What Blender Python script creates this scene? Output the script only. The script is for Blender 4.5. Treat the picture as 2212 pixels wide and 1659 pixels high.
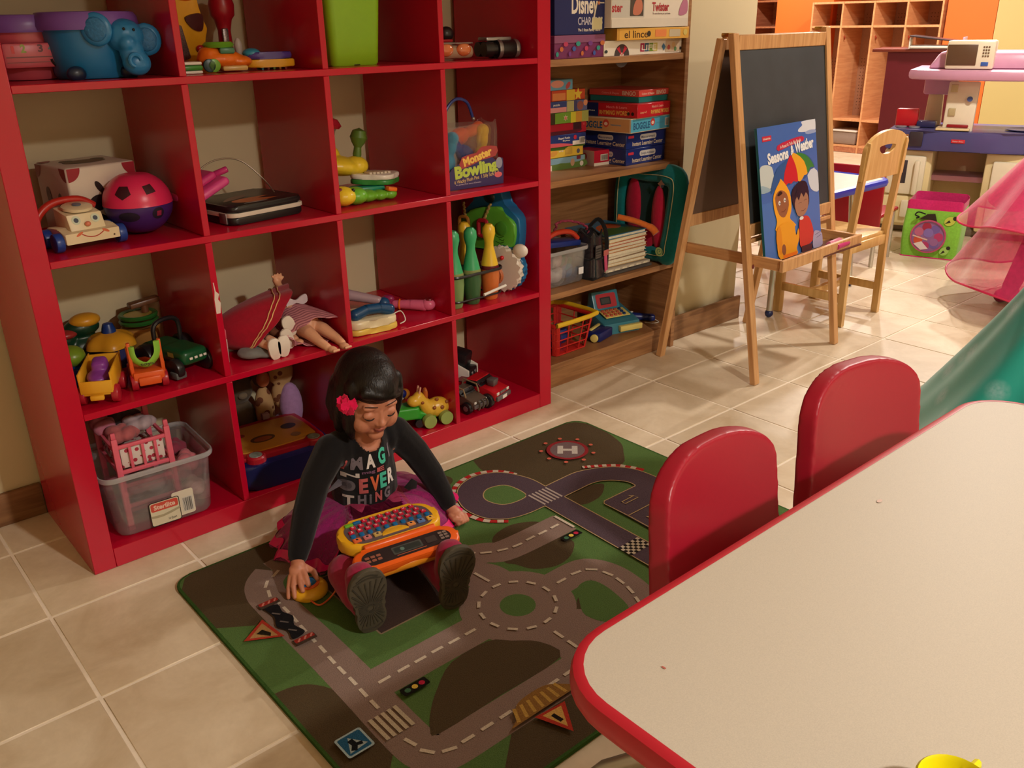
import bpy, bmesh, math, random
import numpy as np
from mathutils import Matrix, Vector, Euler
from mathutils.bvhtree import BVHTree
PI = math.pi
rnd = random.Random(7)
for o in list(bpy.data.objects): bpy.data.objects.remove(o, do_unlink=True)
S = bpy.context.scene
C = S.collection

# ---------------------------------------------------------------- camera
CAM = (-0.39204670757131105, -2.000819117510015, 1.200580301126491)
ROT = (1.181305953159849, 0.017982521401722632, -0.7142445305966298)
FPX = 1903.8
cd = bpy.data.cameras.new('camera'); cd.sensor_width = 36; cd.lens = FPX * 36 / 2212
cd.clip_start = 0.02; cd.clip_end = 60
cam = bpy.data.objects.new('camera', cd); C.objects.link(cam)
cam.location = CAM; cam.rotation_euler = ROT
S.camera = cam
_M = Euler(ROT, 'XYZ').to_matrix()
def at(u, v, x=None, y=None, z=None):
    """the point of a real plane (x=, y= or z=) that a photo pixel shows"""
    d = _M @ Vector(((u - 1106) / FPX, -(v - 829.5) / FPX, -1))
    i, val = (0, x) if x is not None else (1, y) if y is not None else (2, z)
    t = (val - CAM[i]) / d[i]
    return Vector(CAM) + d * t

# ---------------------------------------------------------------- world, lights, exposure
w = bpy.data.worlds.new('world'); S.world = w; w.use_nodes = True
w.node_tree.nodes['Background'].inputs[0].default_value = (0.9, 0.72, 0.52, 1)
w.node_tree.nodes['Background'].inputs[1].default_value = 0.05
S.view_settings.view_transform = 'Standard'; S.view_settings.look = 'None'
S.view_settings.exposure = 2.15; S.view_settings.gamma = 1.0; S.view_settings.use_curve_mapping = False
CEIL = 2.3
LAMPS = [  # x, y, watts, radius
    (0.75, -3.45, 56, .07), (3.6, -0.75, 28, .07), (5.6, 0.3, 42, .07), (7.0, 3.4, 34, .07), (6.4, 1.6, 30, .07), (3.6,-3.6,8,.07),
]
def lamp_light(x, y, W, r):
    l = bpy.data.lights.new('lamp_glow', 'SPOT'); l.energy = W; l.shadow_soft_size = r
    l.spot_size = math.radians(165); l.spot_blend = .5; l.color = (1, .92, .83)
    o = bpy.data.objects.new('lamp_glow', l); C.objects.link(o); o.location = (x, y, CEIL - .04)
    return o
for a in LAMPS: lamp_light(*a)

# ---------------------------------------------------------------- materials
def lin(c):
    c = c / 255 if c > 1 else c
    return c / 12.92 if c <= .04045 else ((c + .055) / 1.055) ** 2.4
def rgb(c): return tuple(lin(float(v) if max(c) > 1 else float(v)*255) for v in c) + (1,)
_mats = {}
def mat(name, col=(200, 200, 200), rough=.45, metal=0, noise=.06, nscale=30, bump=0, trans=0, alpha=1, spec=.5, coat=0, emit=None, attr=False, sss=0, sheen=0):
    if name in _mats: return _mats[name]
    m = bpy.data.materials.new(name); _mats[name] = m; m.use_nodes = True
    nt = m.node_tree; N = nt.nodes; L = nt.links; b = N['Principled BSDF']
    b.inputs['Roughness'].default_value = rough; b.inputs['Metallic'].default_value = metal
    b.inputs['Specular IOR Level'].default_value = spec
    b.inputs['Transmission Weight'].default_value = trans; b.inputs['Alpha'].default_value = alpha
    b.inputs['Coat Weight'].default_value = coat; b.inputs['Coat Roughness'].default_value = .1
    b.inputs['Sheen Weight'].default_value = sheen
    if sss:
        b.inputs['Subsurface Weight'].default_value = sss; b.inputs['Subsurface Radius'].default_value = (.012, .005, .003)
        b.inputs['Subsurface Scale'].default_value = 1
    tc = N.new('ShaderNodeTexCoord'); nz = N.new('ShaderNodeTexNoise'); nz.inputs['Scale'].default_value = nscale
    nz.inputs['Detail'].default_value = 3
    L.new(tc.outputs['Object'], nz.inputs['Vector'])
    mr = N.new('ShaderNodeMapRange'); mr.inputs['To Min'].default_value = 1 - noise * 1.5; mr.inputs['To Max'].default_value = 1 + noise * 1.5
    L.new(nz.outputs['Fac'], mr.inputs['Value'])
    mx = N.new('ShaderNodeVectorMath'); mx.operation = 'SCALE'
    if attr:
        a = N.new('ShaderNodeAttribute'); a.attribute_name = 'Col'; L.new(a.outputs['Color'], mx.inputs[0])
    else: mx.inputs[0].default_value = rgb(col)[:3]
    L.new(mr.outputs[0], mx.inputs['Scale']); L.new(mx.outputs[0], b.inputs['Base Color'])
    if bump:
        bp = N.new('ShaderNodeBump'); bp.inputs['Strength'].default_value = bump; bp.inputs['Distance'].default_value = .002
        L.new(nz.outputs['Fac'], bp.inputs['Height']); L.new(bp.outputs[0], b.inputs['Normal'])
    if emit: b.inputs['Emission Color'].default_value = rgb(emit[0]); b.inputs['Emission Strength'].default_value = emit[1]
    return m
def wood(name, c1, c2, scale=(2, 40, 40), rough=.45, ring=6):
    if name in _mats: return _mats[name]
    m = mat(name, c1, rough); nt = m.node_tree; N = nt.nodes; L = nt.links; b = N['Principled BSDF']
    tc = N.new('ShaderNodeTexCoord'); mp = N.new('ShaderNodeMapping'); mp.inputs['Scale'].default_value = scale
    wv = N.new('ShaderNodeTexNoise'); wv.inputs['Scale'].default_value = 1.5; wv.inputs['Detail'].default_value = 5; wv.inputs['Distortion'].default_value = .8
    cr = N.new('ShaderNodeValToRGB'); cr.color_ramp.elements[0].position = .35; cr.color_ramp.elements[1].position = .68
    cr.color_ramp.elements[0].color = rgb(c2); cr.color_ramp.elements[1].color = rgb(c1)
    L.new(tc.outputs['Object'], mp.inputs[0]); L.new(mp.outputs[0], wv.inputs[0]); L.new(wv.outputs[0], cr.inputs[0]); L.new(cr.outputs[0], b.inputs['Base Color'])
    return m
def pl(name, col, rough=.32, **k): return mat('plastic_' + name, col, rough, noise=.03, **k)      # toy plastic
def cl(name, col, **k): return mat('cloth_' + name, col, .85, noise=.12, nscale=90, bump=.4, sheen=.2, spec=.2, **k)

# ---------------------------------------------------------------- mesh builder
def TR(loc=(0, 0, 0), rot=(0, 0, 0), s=1):
    if isinstance(s, (int, float)): s = (s, s, s)
    return Matrix.Translation(loc) @ Euler(rot).to_matrix().to_4x4() @ Matrix.Diagonal((*s, 1))
def frame(p0, p1):
    d = Vector(p1) - Vector(p0); q = Vector((0, 0, 1)).rotation_difference(d.normalized() if d.length > 1e-9 else Vector((0, 0, 1)))
    return Matrix.Translation(p0) @ q.to_matrix().to_4x4(), d.length
class MB:
    def __init__(s): s.bm = bmesh.new(); s.M = Matrix.Identity(4)
    def _add(s, t, m=0, M=None):
        X = s.M @ (M or Matrix.Identity(4))
        t.transform(X)
        vs = {}
        for v in t.verts: vs[v] = s.bm.verts.new(v.co)
        flip = X.determinant() < 0
        for f in t.faces:
            try:
                l = [vs[v] for v in f.verts]
                g = s.bm.faces.new(l[::-1] if flip else l); g.material_index = m; g.smooth = True
            except ValueError: pass
        t.free(); return s
    def box(s, c, d, r=0, seg=2, rot=(0, 0, 0), m=0, taper=None):
        t = bmesh.new(); bmesh.ops.create_cube(t, size=1)
        for v in t.verts:
            v.co = Vector((v.co.x * d[0], v.co.y * d[1], v.co.z * d[2]))
            if taper and v.co.z > 0: v.co.x *= taper[0]; v.co.y *= taper[1]
        if r: bmesh.ops.bevel(t, geom=t.edges[:], offset=min(r, min(d) * .49), segments=seg, profile=.5, affect='EDGES')
        return s._add(t, m, TR(c, rot))
    def cyl(s, p0, p1, r0, r1=None, n=16, m=0, bev=0):
        M, L = frame(p0, p1); r1 = r0 if r1 is None else r1
        t = bmesh.new(); bmesh.ops.create_cone(t, cap_ends=True, segments=n, radius1=r0, radius2=r1, depth=L)
        if bev: bmesh.ops.bevel(t, geom=[e for e in t.edges if len(e.link_faces) == 2 and (len(e.link_faces[0].verts) > 4 or len(e.link_faces[1].verts) > 4)], offset=bev, segments=2, profile=.5, affect='EDGES')
        return s._add(t, m, M @ TR((0, 0, L / 2)))
    def ell(s, c, r, rot=(0, 0, 0), n=16, m=0):
        if isinstance(r, (int, float)): r = (r, r, r)
        t = bmesh.new(); bmesh.ops.create_uvsphere(t, u_segments=n, v_segments=max(6, n * 2 // 3), radius=1)
        return s._add(t, m, TR(c, rot, r))
    def cap(s, p0, p1, r0, r1=None, n=14, m=0):        # tapered capsule
        r1 = r0 if r1 is None else r1
        s.cyl(p0, p1, r0, r1, n, m); s.ell(p0, r0, n=n, m=m); s.ell(p1, r1, n=n, m=m); return s
    def chain(s, pts, rs, n=14, m=0):
        for i in range(len(pts) - 1): s.cap(pts[i], pts[i + 1], rs[i], rs[i + 1], n, m)
        return s
    def tube(s, pts, r, n=8, m=0, closed=False, cap=True, flat=1):
        P = [Vector(q) for q in pts]; k = len(P); t = bmesh.new(); rings = []; prev = None
        for i, q in enumerate(P):
            if closed: d = P[(i + 1) % k] - P[i - 1]
            else: d = P[min(i + 1, k - 1)] - P[max(i - 1, 0)]
            d.normalize()
            if prev is None:
                a = d.orthogonal().normalized() if abs(d.z) > .95 else d.cross(Vector((0, 0, 1))).normalized()
            else: a = (prev - d * prev.dot(d)).normalized()
            prev = a; b = d.cross(a); rr = r[i] if hasattr(r, '__len__') else r
            rings.append([t.verts.new(q + (a * math.cos(2 * PI * j / n) + b * flat * math.sin(2 * PI * j / n)) * rr) for j in range(n)])
        for i in range(k if closed else k - 1):
            A, B = rings[i], rings[(i + 1) % k]
            for j in range(n): t.faces.new((A[j], A[(j + 1) % n], B[(j + 1) % n], B[j]))
        if not closed and cap: t.faces.new(rings[0][::-1]); t.faces.new(rings[-1])
        return s._add(t, m)
    def lathe(s, prof, n=24, c=(0, 0, 0), M=None, m=0, sx=1, sy=1, close=False):
        t = bmesh.new(); rings = []
        for r, z in prof:
            if r < 1e-6: rings.append([t.verts.new((0, 0, z))])
            else: rings.append([t.verts.new((r * sx * math.cos(2 * PI * j / n), r * sy * math.sin(2 * PI * j / n), z)) for j in range(n)])
        for A, B in zip(rings, rings[1:] + (rings[:1] if close else [])):
            for j in range(n):
                a, b, c2, d = A[j % len(A)], A[(j + 1) % len(A)], B[(j + 1) % len(B)], B[j % len(B)]
                q = [a]
                for v in (b, c2, d):
                    if v not in q: q.append(v)
                if len(q) > 2:
                    try: t.faces.new(q)
                    except ValueError: pass
        bmesh.ops.recalc_face_normals(t, faces=t.faces[:])
        return s._add(t, m, TR(c) @ (M or Matrix.Identity(4)))
    def prism(s, poly, d, M=None, r=0, m=0, seg=2):     # polygon in xy, extruded +z by d
        t = bmesh.new(); a = [t.verts.new((x, y, 0)) for x, y in poly]; b = [t.verts.new((x, y, d)) for x, y in poly]; k = len(poly)
        area = sum(poly[i][0] * poly[(i + 1) % k][1] - poly[(i + 1) % k][0] * poly[i][1] for i in range(k))
        if area < 0: a.reverse(); b.reverse()
        t.faces.new(a[::-1]); t.faces.new(b)
        for i in range(k): t.faces.new((a[i], a[(i + 1) % k], b[(i + 1) % k], b[i]))
        if r: bmesh.ops.bevel(t, geom=[e for e in t.edges if abs(e.verts[0].co.z - e.verts[1].co.z) < 1e-7], offset=r, segments=seg, profile=.5, affect='EDGES', clamp_overlap=True)
        return s._add(t, m, M)
    def grid(s, f, nu, nv, m=0, thick=0):               # f(u,v)->point
        t = bmesh.new(); V = [[t.verts.new(f(i / nu, j / nv)) for j in range(nv + 1)] for i in range(nu + 1)]
        for i in range(nu):
            for j in range(nv): t.faces.new((V[i][j], V[i + 1][j], V[i + 1][j + 1], V[i][j + 1]))
        if thick:
            bmesh.ops.recalc_face_normals(t, faces=t.faces[:]); bmesh.ops.solidify(t, geom=t.faces[:], thickness=thick)
        return s._add(t, m)
    def obj(s, name, mats, parent=None, loc=None, rot=None, ang=38):
        me = bpy.data.meshes.new(name); s.bm.normal_update(); s.bm.to_mesh(me); s.bm.free()
        for m in (mats if isinstance(mats, (list, tuple)) else [mats]): me.materials.append(m)
        try: me.set_sharp_from_angle(angle=math.radians(ang))
        except Exception: pass
        o = bpy.data.objects.new(name, me); C.objects.link(o)
        if parent: o.parent = parent
        if loc is not None: o.location = loc
        if rot is not None: o.rotation_euler = rot
        return o
def blob(b, name, mats, parent=None, voxel=.003, smooth=4, loc=None, rot=None):
    """union of overlapping solids -> one continuous smooth skin"""
    o = b.obj('raw', [], None)
    md = o.modifiers.new('r', 'REMESH'); md.mode = 'VOXEL'; md.voxel_size = voxel; md.use_smooth_shade = True
    if smooth: sm = o.modifiers.new('s', 'SMOOTH'); sm.factor = .6; sm.iterations = smooth
    dg = bpy.context.evaluated_depsgraph_get(); me = bpy.data.meshes.new_from_object(o.evaluated_get(dg))
    old = o.data; bpy.data.objects.remove(o); bpy.data.meshes.remove(old)
    me.name = name; me.materials.clear()
    for m in (mats if isinstance(mats, (list, tuple)) else [mats]): me.materials.append(m)
    me.polygons.foreach_set('use_smooth', [True] * len(me.polygons))
    n = bpy.data.objects.new(name, me); C.objects.link(n)
    if parent: n.parent = parent
    if loc is not None: n.location = loc
    if rot is not None: n.rotation_euler = rot
    return n
def paint(o, fn, base=0):                               # material index by face centre
    for p in o.data.polygons: p.material_index = fn(p.center)
def tag(o, label, cat, group=None, kind=None):
    o['label'] = label; o['category'] = cat
    if group: o['group'] = group
    if kind: o['kind'] = kind
    return o
def thing(name, label, cat, loc=(0, 0, 0), rz=0, group=None, rot=None):
    o = bpy.data.objects.new(name, None); C.objects.link(o); o.empty_display_size = .05
    o.location = loc; o.rotation_euler = rot or (0, 0, rz)
    return tag(o, label, cat, group)
def struct(o): o['kind'] = 'structure'; return o
def dup(root, loc, rz, label, group=None):
    r = root.copy(); C.objects.link(r); r.location = loc; r.rotation_euler = (0, 0, rz); r['label'] = label
    if group: r['group'] = group
    for ch in root.children:
        c = ch.copy(); C.objects.link(c); c.parent = r
        for g in ch.children:
            d = g.copy(); C.objects.link(d); d.parent = c
    return r
# ---------------------------------------------------------------- flat print
def rect(x0, y0, x1, y1): return [(x0, y0), (x1, y0), (x1, y1), (x0, y1)]
def rrect(x0, y0, x1, y1, r, n=5):
    out = []
    for cx, cy, a in ((x1 - r, y1 - r, 0), (x0 + r, y1 - r, 90), (x0 + r, y0 + r, 180), (x1 - r, y0 + r, 270)):
        for i in range(n + 1):
            t = math.radians(a + 90 * i / n); out.append((cx + r * math.cos(t), cy + r * math.sin(t)))
    return out
def circ(x, y, r, ry=None, n=28, rot=0):
    ry = r if ry is None else ry; c, s = math.cos(rot), math.sin(rot)
    return [(x + r * math.cos(2 * PI * i / n) * c - ry * math.sin(2 * PI * i / n) * s, y + r * math.cos(2 * PI * i / n) * s + ry * math.sin(2 * PI * i / n) * c) for i in range(n)]
def star(x, y, r, k=5, q=.45, a=PI / 2): return [(x + (r if i % 2 == 0 else r * q) * math.cos(a + PI * i / k), y + (r if i % 2 == 0 else r * q) * math.sin(a + PI * i / k)) for i in range(2 * k)]
def line(pts, w):                                       # thick polyline -> polygon
    L, R = [], []; k = len(pts)
    for i in range(k):
        a = Vector(pts[max(i - 1, 0)]); b = Vector(pts[min(i + 1, k - 1)]); d = (b - a).normalized(); n = Vector((-d.y, d.x)) * w / 2; p = Vector(pts[i])
        L.append(tuple(p + n)); R.append(tuple(p - n))
    return L + R[::-1]
def smooth(pts, n=6, closed=False):                     # catmull-rom
    k = len(pts); out = []
    for i in range(k if closed else k - 1):
        P = [Vector(pts[(i + j) % k] if closed else pts[min(max(i + j, 0), k - 1)]) for j in (-1, 0, 1, 2)]
        for a in range(n):
            t = a / n; out.append(tuple(.5 * ((2 * P[1]) + (P[2] - P[0]) * t + (2 * P[0] - 5 * P[1] + 4 * P[2] - P[3]) * t * t + (3 * P[1] - P[0] - 3 * P[2] + P[3]) * t ** 3)))
    if not closed: out.append(tuple(pts[-1]))
    return out
_txt = {}
def glyphs(s, bold):
    key = (s, bold)
    if key not in _txt:
        cu = bpy.data.curves.new('t', 'FONT'); cu.body = s; cu.size = 1; cu.offset = bold; cu.resolution_u = 3; cu.align_x = 'CENTER'
        o = bpy.data.objects.new('t', cu); C.objects.link(o)
        me = bpy.data.meshes.new_from_object(o.evaluated_get(bpy.context.evaluated_depsgraph_get()))
        V = [v.co.copy() for v in me.vertices]; F = [tuple(p.vertices) for p in me.polygons]
        bpy.data.objects.remove(o); bpy.data.curves.remove(cu); bpy.data.meshes.remove(me)
        _txt[key] = (V, F)
    return _txt[key]
class T:                                                # text item: centred at x,y, fitted to width w and cap height h
    def __init__(s, text, x, y, w, h, col, bold=.02, rot=0, arc=0): s.__dict__.update(locals())
def decal(name, M, items, parent=None, eps=.00012, mt=None):
    """items: (polygon, colour) or T, laid over each other; M takes (x, y, 0) to the surface"""
    V, F, K = [], [], []
    for i, it in enumerate(items):
        z = eps * (i + 1)
        if isinstance(it, T):
            gv, gf = glyphs(it.text, it.bold)
            if not gv: continue
            x0 = min(v.x for v in gv); x1 = max(v.x for v in gv); kx = it.w / max(x1 - x0, 1e-6); ky = it.h / .7; mx = (x0 + x1) / 2
            c, s = math.cos(it.rot), math.sin(it.rot); o = len(V)
            for v in gv:
                X, Y = (v.x - mx) * kx, (v.y - .35) * ky
                if it.arc: Y += it.arc * (1 - (2 * X / it.w) ** 2)
                V.append((it.x + X * c - Y * s, it.y + X * s + Y * c, z))
            for f in gf: F.append([o + k for k in f]); K.append(it.col)
        else:
            P, col = it; o = len(V); k = len(P)
            ar = sum(P[a][0] * P[(a + 1) % k][1] - P[(a + 1) % k][0] * P[a][1] for a in range(k))
            for q in P: V.append((q[0], q[1], z))
            F.append([o + a for a in (range(k) if ar > 0 else range(k - 1, -1, -1))]); K.append(col)
    me = bpy.data.meshes.new(name); me.from_pydata([tuple(M @ Vector(v)) for v in V], [], F)
    at_ = me.color_attributes.new('Col', 'FLOAT_COLOR', 'CORNER')
    li = 0; buf = []
    for p, col in zip(me.polygons, K): buf += list(rgb(col)) * p.loop_total
    at_.data.foreach_set('color', buf)
    me.materials.append(mt or mat('print', attr=True, rough=.4, noise=.03)); me.update()
    o = bpy.data.objects.new(name, me); C.objects.link(o)
    if parent: o.parent = parent
    return o
def FRONT(x=0, y=0, z=0, s=1): return Matrix.Translation((x, y, z)) @ Matrix(((s, 0, 0, 0), (0, 0, -1, 0), (0, s, 0, 0), (0, 0, 0, 1)))   # facing -y: x right, y up
def LEFT(x=0, y=0, z=0): return Matrix.Translation((x, y, z)) @ Matrix(((0, 0, -1, 0), (-1, 0, 0, 0), (0, 1, 0, 0), (0, 0, 0, 1)))        # facing -x: x runs to -y
def TOP(x=0, y=0, z=0): return Matrix.Translation((x, y, z))
# ================================================================ the room
M_cream = mat('wall_cream', (213, 198, 160), .7, noise=.02, nscale=4, bump=.05)
M_orange = mat('wall_orange', (235, 105, 35), .6, noise=.02, nscale=4)
M_olive = mat('wall_olive', (190, 170, 110), .7, noise=.02, nscale=4)
M_base = wood('baseboard_wood', (150, 108, 70), (118, 80, 50), (3, 30, 30), .5)
M_oak = wood('bookcase_oak', (172, 124, 80), (138, 94, 58), (3, 3, 40), .45)
M_pine = wood('pine', (222, 172, 118), (196, 142, 90), (40, 40, 3), .42)
M_pineh = wood('pine_across', (222, 172, 118), (196, 142, 90), (3, 40, 60), .42)
M_birch = wood('birch', (226, 186, 122), (208, 164, 100), (30, 30, 3), .35)
M_red = mat('shelf_red_gloss', (190, 8, 44), .26, noise=.01, spec=.4, coat=.12)

def slab(name, c, d, m, **k): return MB().box(c, d, **k).obj(name, m)
def tile_material():
    m = bpy.data.materials.new('floor_tile'); m.use_nodes = True; nt = m.node_tree; N = nt.nodes; L = nt.links; b = N['Principled BSDF']
    b.inputs['Roughness'].default_value = .38
    g = N.new('ShaderNodeNewGeometry'); oi = N.new('ShaderNodeObjectInfo')
    n1 = N.new('ShaderNodeTexNoise'); n1.inputs['Scale'].default_value = 5; n1.inputs['Detail'].default_value = 8; n1.inputs['Roughness'].default_value = .65; n1.inputs['Distortion'].default_value = .6
    n2 = N.new('ShaderNodeTexNoise'); n2.inputs['Scale'].default_value = 70; n2.inputs['Detail'].default_value = 2
    L.new(g.outputs['Position'], n1.inputs['Vector']); L.new(g.outputs['Position'], n2.inputs['Vector'])
    cr = N.new('ShaderNodeValToRGB'); e = cr.color_ramp.elements
    e[0].position = .34; e[0].color = rgb((204, 183, 152)); e[1].position = .66; e[1].color = rgb((226, 209, 182))
    L.new(n1.outputs[0], cr.inputs[0])
    mr = N.new('ShaderNodeMapRange'); mr.inputs['To Min'].default_value = .94; mr.inputs['To Max'].default_value = 1.05; L.new(oi.outputs['Random'], mr.inputs[0])
    m2 = N.new('ShaderNodeMapRange'); m2.inputs['To Min'].default_value = .95; m2.inputs['To Max'].default_value = 1.05; L.new(n2.outputs[0], m2.inputs[0])
    mu = N.new('ShaderNodeMath'); mu.operation = 'MULTIPLY'; L.new(mr.outputs[0], mu.inputs[0]); L.new(m2.outputs[0], mu.inputs[1])
    vm = N.new('ShaderNodeVectorMath'); vm.operation = 'SCALE'; L.new(cr.outputs[0], vm.inputs[0]); L.new(mu.outputs[0], vm.inputs['Scale'])
    L.new(vm.outputs[0], b.inputs['Base Color'])
    bp = N.new('ShaderNodeBump'); bp.inputs['Strength'].default_value = .15; bp.inputs['Distance'].default_value = .002; L.new(n1.outputs[0], bp.inputs['Height']); L.new(bp.outputs[0], b.inputs['Normal'])
    return m
M_tile = tile_material()
M_grout = mat('grout', (242, 228, 208), .8, noise=.06, nscale=60)
floor = struct(slab('floor', (4, -.5, -.012), (14, 12, .02), M_grout))
TX, TY, TS = -.1262, -.1020, .3372
tb = MB().box((0, 0, 0), (TS - .0075, TS - .0075, .006), r=.0012, seg=1); tm = tb.obj('tile', M_tile).data
bpy.data.objects.remove(bpy.data.objects['tile'])
near = []; far = MB()
for i in range(-3, 26):
    for j in range(-7, 13):
        x = TX + (i + .5) * TS; y = TY + (j + .5) * TS
        if not (-1.2 < x < 9 and -3.9 < y < 5.4): continue
        v = Vector((x, y, 0)) - Vector(CAM); q = _M.inverted() @ v
        if q.z > -.2: vis = False
        else:
            u_, v_ = 1106 + FPX * q.x / -q.z, 829 - FPX * q.y / -q.z; vis = -300 < u_ < 2500 and 150 < v_ < 2000
        if vis and -q.z < 6.5:
            o = bpy.data.objects.new('floor_tile', tm); C.objects.link(o); o.parent = floor; o.location = (x, y, -.0032)
        else: far.box((x, y, -.0032), (TS - .0075, TS - .0075, .006))
o = far.obj('distant_floor_tile', M_tile, floor); o['kind'] = 'stuff'

WY = .41
struct(slab('wall_back', (.16, WY + .05, 1.15), (5.12, .1, 2.3), M_cream))
struct(slab('wall_pier', (2.49, WY / 2 + .14, 1.15), (.46, .38, 2.3), M_cream))
struct(MB().box((-1.2, WY - .008, .045), (2.4, .014, .09), r=.003).obj('baseboard_back', M_base))
struct(MB().box((2.49, .128, .05), (.46, .014, .1), r=.003).obj('baseboard_pier', M_base))
struct(slab('wall_left', (-2.4, -2, 1.15), (.1, 5, 2.3), M_cream))
struct(slab('wall_front', (3.2, -4.6, 1.15), (11.5, .1, 2.3), M_cream))
struct(slab('ceiling', (3.3, .3, CEIL + .03), (11.8, 10.2, .05), mat('ceiling_white', (225, 215, 195), .9)))
struct(slab('wall_right', (9.0, .4, 1.15), (.1, 10, 2.3), M_orange))
struct(slab('wall_far', (5.8, 4.95, 1.15), (6.6, .1, 2.3), M_olive))
struct(slab('wall_pier_orange', (8.15, 3.2, 1.15), (.5, .62, 2.3), M_orange))
struct(slab('wall_panel_orange', (7.85, 1.46, 1.15), (.5, .4, 2.3), M_orange))
struct(slab('wall_olive', (7.85, .68, 1.15), (.5, 1.15, 2.3), M_olive))
struct(slab('wall_brown_door', (7.7, -.6, 1.05), (.3, 1.3, 2.1), mat('door_brown', (110, 70, 35), .4)))
LL = ['behind the camera facing the red shelf', 'nearest the chalkboard easel', 'above the play kitchen', 'nearest the coat locker', 'between play table and coat locker', 'above the open floor behind the activity table']
for k, (x, y, W, r) in enumerate(LAMPS):
    t = thing('ceiling_light', 'round recessed ceiling light ' + LL[k], 'light', (x, y, CEIL))
    MB().lathe([(.05, -.002), (.09, -.012), (.09, .0), (.05, 0)], 24, close=True).obj('rim', mat('lamp_rim', (235, 235, 230), .4), t)
    MB().lathe([(0, -.003), (.055, -.003)], 24).obj('diffuser', mat('lamp_glass', (255, 235, 200), .5, emit=((255, 200, 130), 6)), t)

# ---------------------------------------------------------------- red cube shelf
D = .39; XS = [0, .051, .386, .402, .737, .753, 1.088, 1.104, 1.439, 1.49]
shelf = thing('cube_shelf', 'glossy red four by four cube shelf full of toys against the cream wall', 'shelf', (0, 0, 0))
def sh(n, x0, x1, z0, z1, lab=None):
    o = MB().box(((x0 + x1) / 2, D / 2 + .0, (z0 + z1) / 2), (x1 - x0, D, z1 - z0), r=.0012, seg=1).obj(n, M_red, shelf)
sh('side_panel', 0, .051, .0, 1.49); sh('side_panel', 1.439, 1.49, .0, 1.49)
sh('bottom_board', .0512, 1.4388, 0, .051); sh('top_board', .0512, 1.4388, 1.439, 1.49)
for k in range(3):
    z0 = XS[2 + 2 * k]; sh('shelf_board', .0512, 1.4388, z0, z0 + .016)
    for r in range(4):
        za, zb = XS[1 + 2 * r] + .0003, XS[2 + 2 * r] - .0003
        sh('divider', z0, z0 + .016, za, zb)
sk = decal('paint_chip', FRONT(.394, -.0002, .62), [([(-.006, -.055), (.004, -.055), (.008, -.03), (.003, -.02), (.007, -.008), (.0, 0), (-.002, .022), (-.004, .022), (-.003, 0), (-.006, -.02)], (225, 205, 195))], shelf)
sk['label'] = 'bare pale chip in the red paint'

# ---------------------------------------------------------------- wooden bookcase
bc = thing('bookcase', 'oak veneer bookcase of board games between the red shelf and the cream wall', 'bookcase', (0, 0, 0))
BX0, BX1, BY0, BY1 = 1.515, 2.236, .085, .385
for x in (BX0, BX1 - .02): MB().box((x + .01, (BY0 + BY1) / 2, .9), (.02, BY1 - BY0, 1.8), r=.001, seg=1).obj('side_panel', M_oak, bc)
MB().box(((BX0 + BX1) / 2, BY1 + .004, .9), (BX1 - BX0 - .002, .006, 1.8)).obj('back_panel', M_oak, bc)
MB().box(((BX0 + BX1) / 2, BY0 + .02, .036), (BX1 - BX0 - .042, .016, .072), r=.001, seg=1).obj('plinth', M_oak, bc)
BZ = {'s0': .09, 's1': .345, 's2': .722, 's3': 1.092}
for k, z in BZ.items():
    MB().box(((BX0 + BX1) / 2, (BY0 + BY1) / 2 + .002, z - .0105), (BX1 - BX0 - .042, BY1 - BY0 - .006, .021), r=.001, seg=1).obj('shelf_board', M_oak, bc)
MB().box(((BX0 + BX1) / 2, (BY0 + BY1) / 2, 1.79), (BX1 - BX0 - .042, BY1 - BY0, .02)).obj('top_board', M_oak, bc)

# ---------------------------------------------------------------- road rug
RZ = .009
G1, G2, BR, RD, TK, WH, BG = (84, 112, 60), (58, 90, 40), (80, 66, 46), (136, 114, 104), (82, 66, 74), (205, 190, 170), (176, 148, 104)
rug = thing('road_rug', 'green rectangular play rug printed with roads, roundabout, race track and landing pad', 'rug', (0, 0, 0))
RX0, RX1, RY0, RY1 = .122, 1.455, -1.155, -.158
M_rugpile = mat('rug_print', attr=True, rough=.95, noise=.22, nscale=420, bump=.8, spec=.1)
MB().prism(rrect(RX0, RY0, RX1, RY1, .045, 8), RZ, r=.003).obj('rug_edge', mat('rug_binding', G2, .95, noise=.3, nscale=400, bump=.6, spec=.1), rug)
mm = lambda P: [(a / 1000, b / 1000) for a, b in P]
R = []
R.append((rrect(RX0 + .006, RY0 + .006, RX1 - .006, RY1 - .006, .042, 8), G1))
A_ = lambda P, c: R.append((P, c))
A_(smooth(mm([(1021, -164), (1001, -236), (1020, -300), (1071, -430), (1216, -441), (1320, -478), (1385, -426), (1425, -378), (1449, -300)]), 3) + [(1.449, -.21), (1.43, -.175), (1.40, -.164)], BR)
A_(circ(.87, -.20, .04, .035), BR)
A_(smooth(mm([(786, -533), (849, -509), (897, -520), (932, -548), (945, -600), (933, -650), (928, -680), (881, -714), (827, -721), (779, -694), (761, -653), (748, -621)]), 4, True), BR)
A_(smooth(mm([(1068, -504), (1130, -490), (1197, -515), (1178, -542), (1134, -565), (1074, -561)]), 3, True), BR)
A_(mm([(128, -210), (150, -172), (172, -164), (500, -164), (470, -230), (338, -250), (300, -300), (232, -397), (225, -451), (193, -446), (128, -400)]), BR)
A_(smooth(mm([(128, -668), (167, -675), (200, -700), (222, -760), (222, -940)]), 3) + mm([(180, -985), (128, -960)]), BR)
A_(mm([(290, -1149), (402, -1051), (760, -1049), (760, -1149)]), BR); A_(circ(.8, -.93, .07, .09), BR)
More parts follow.
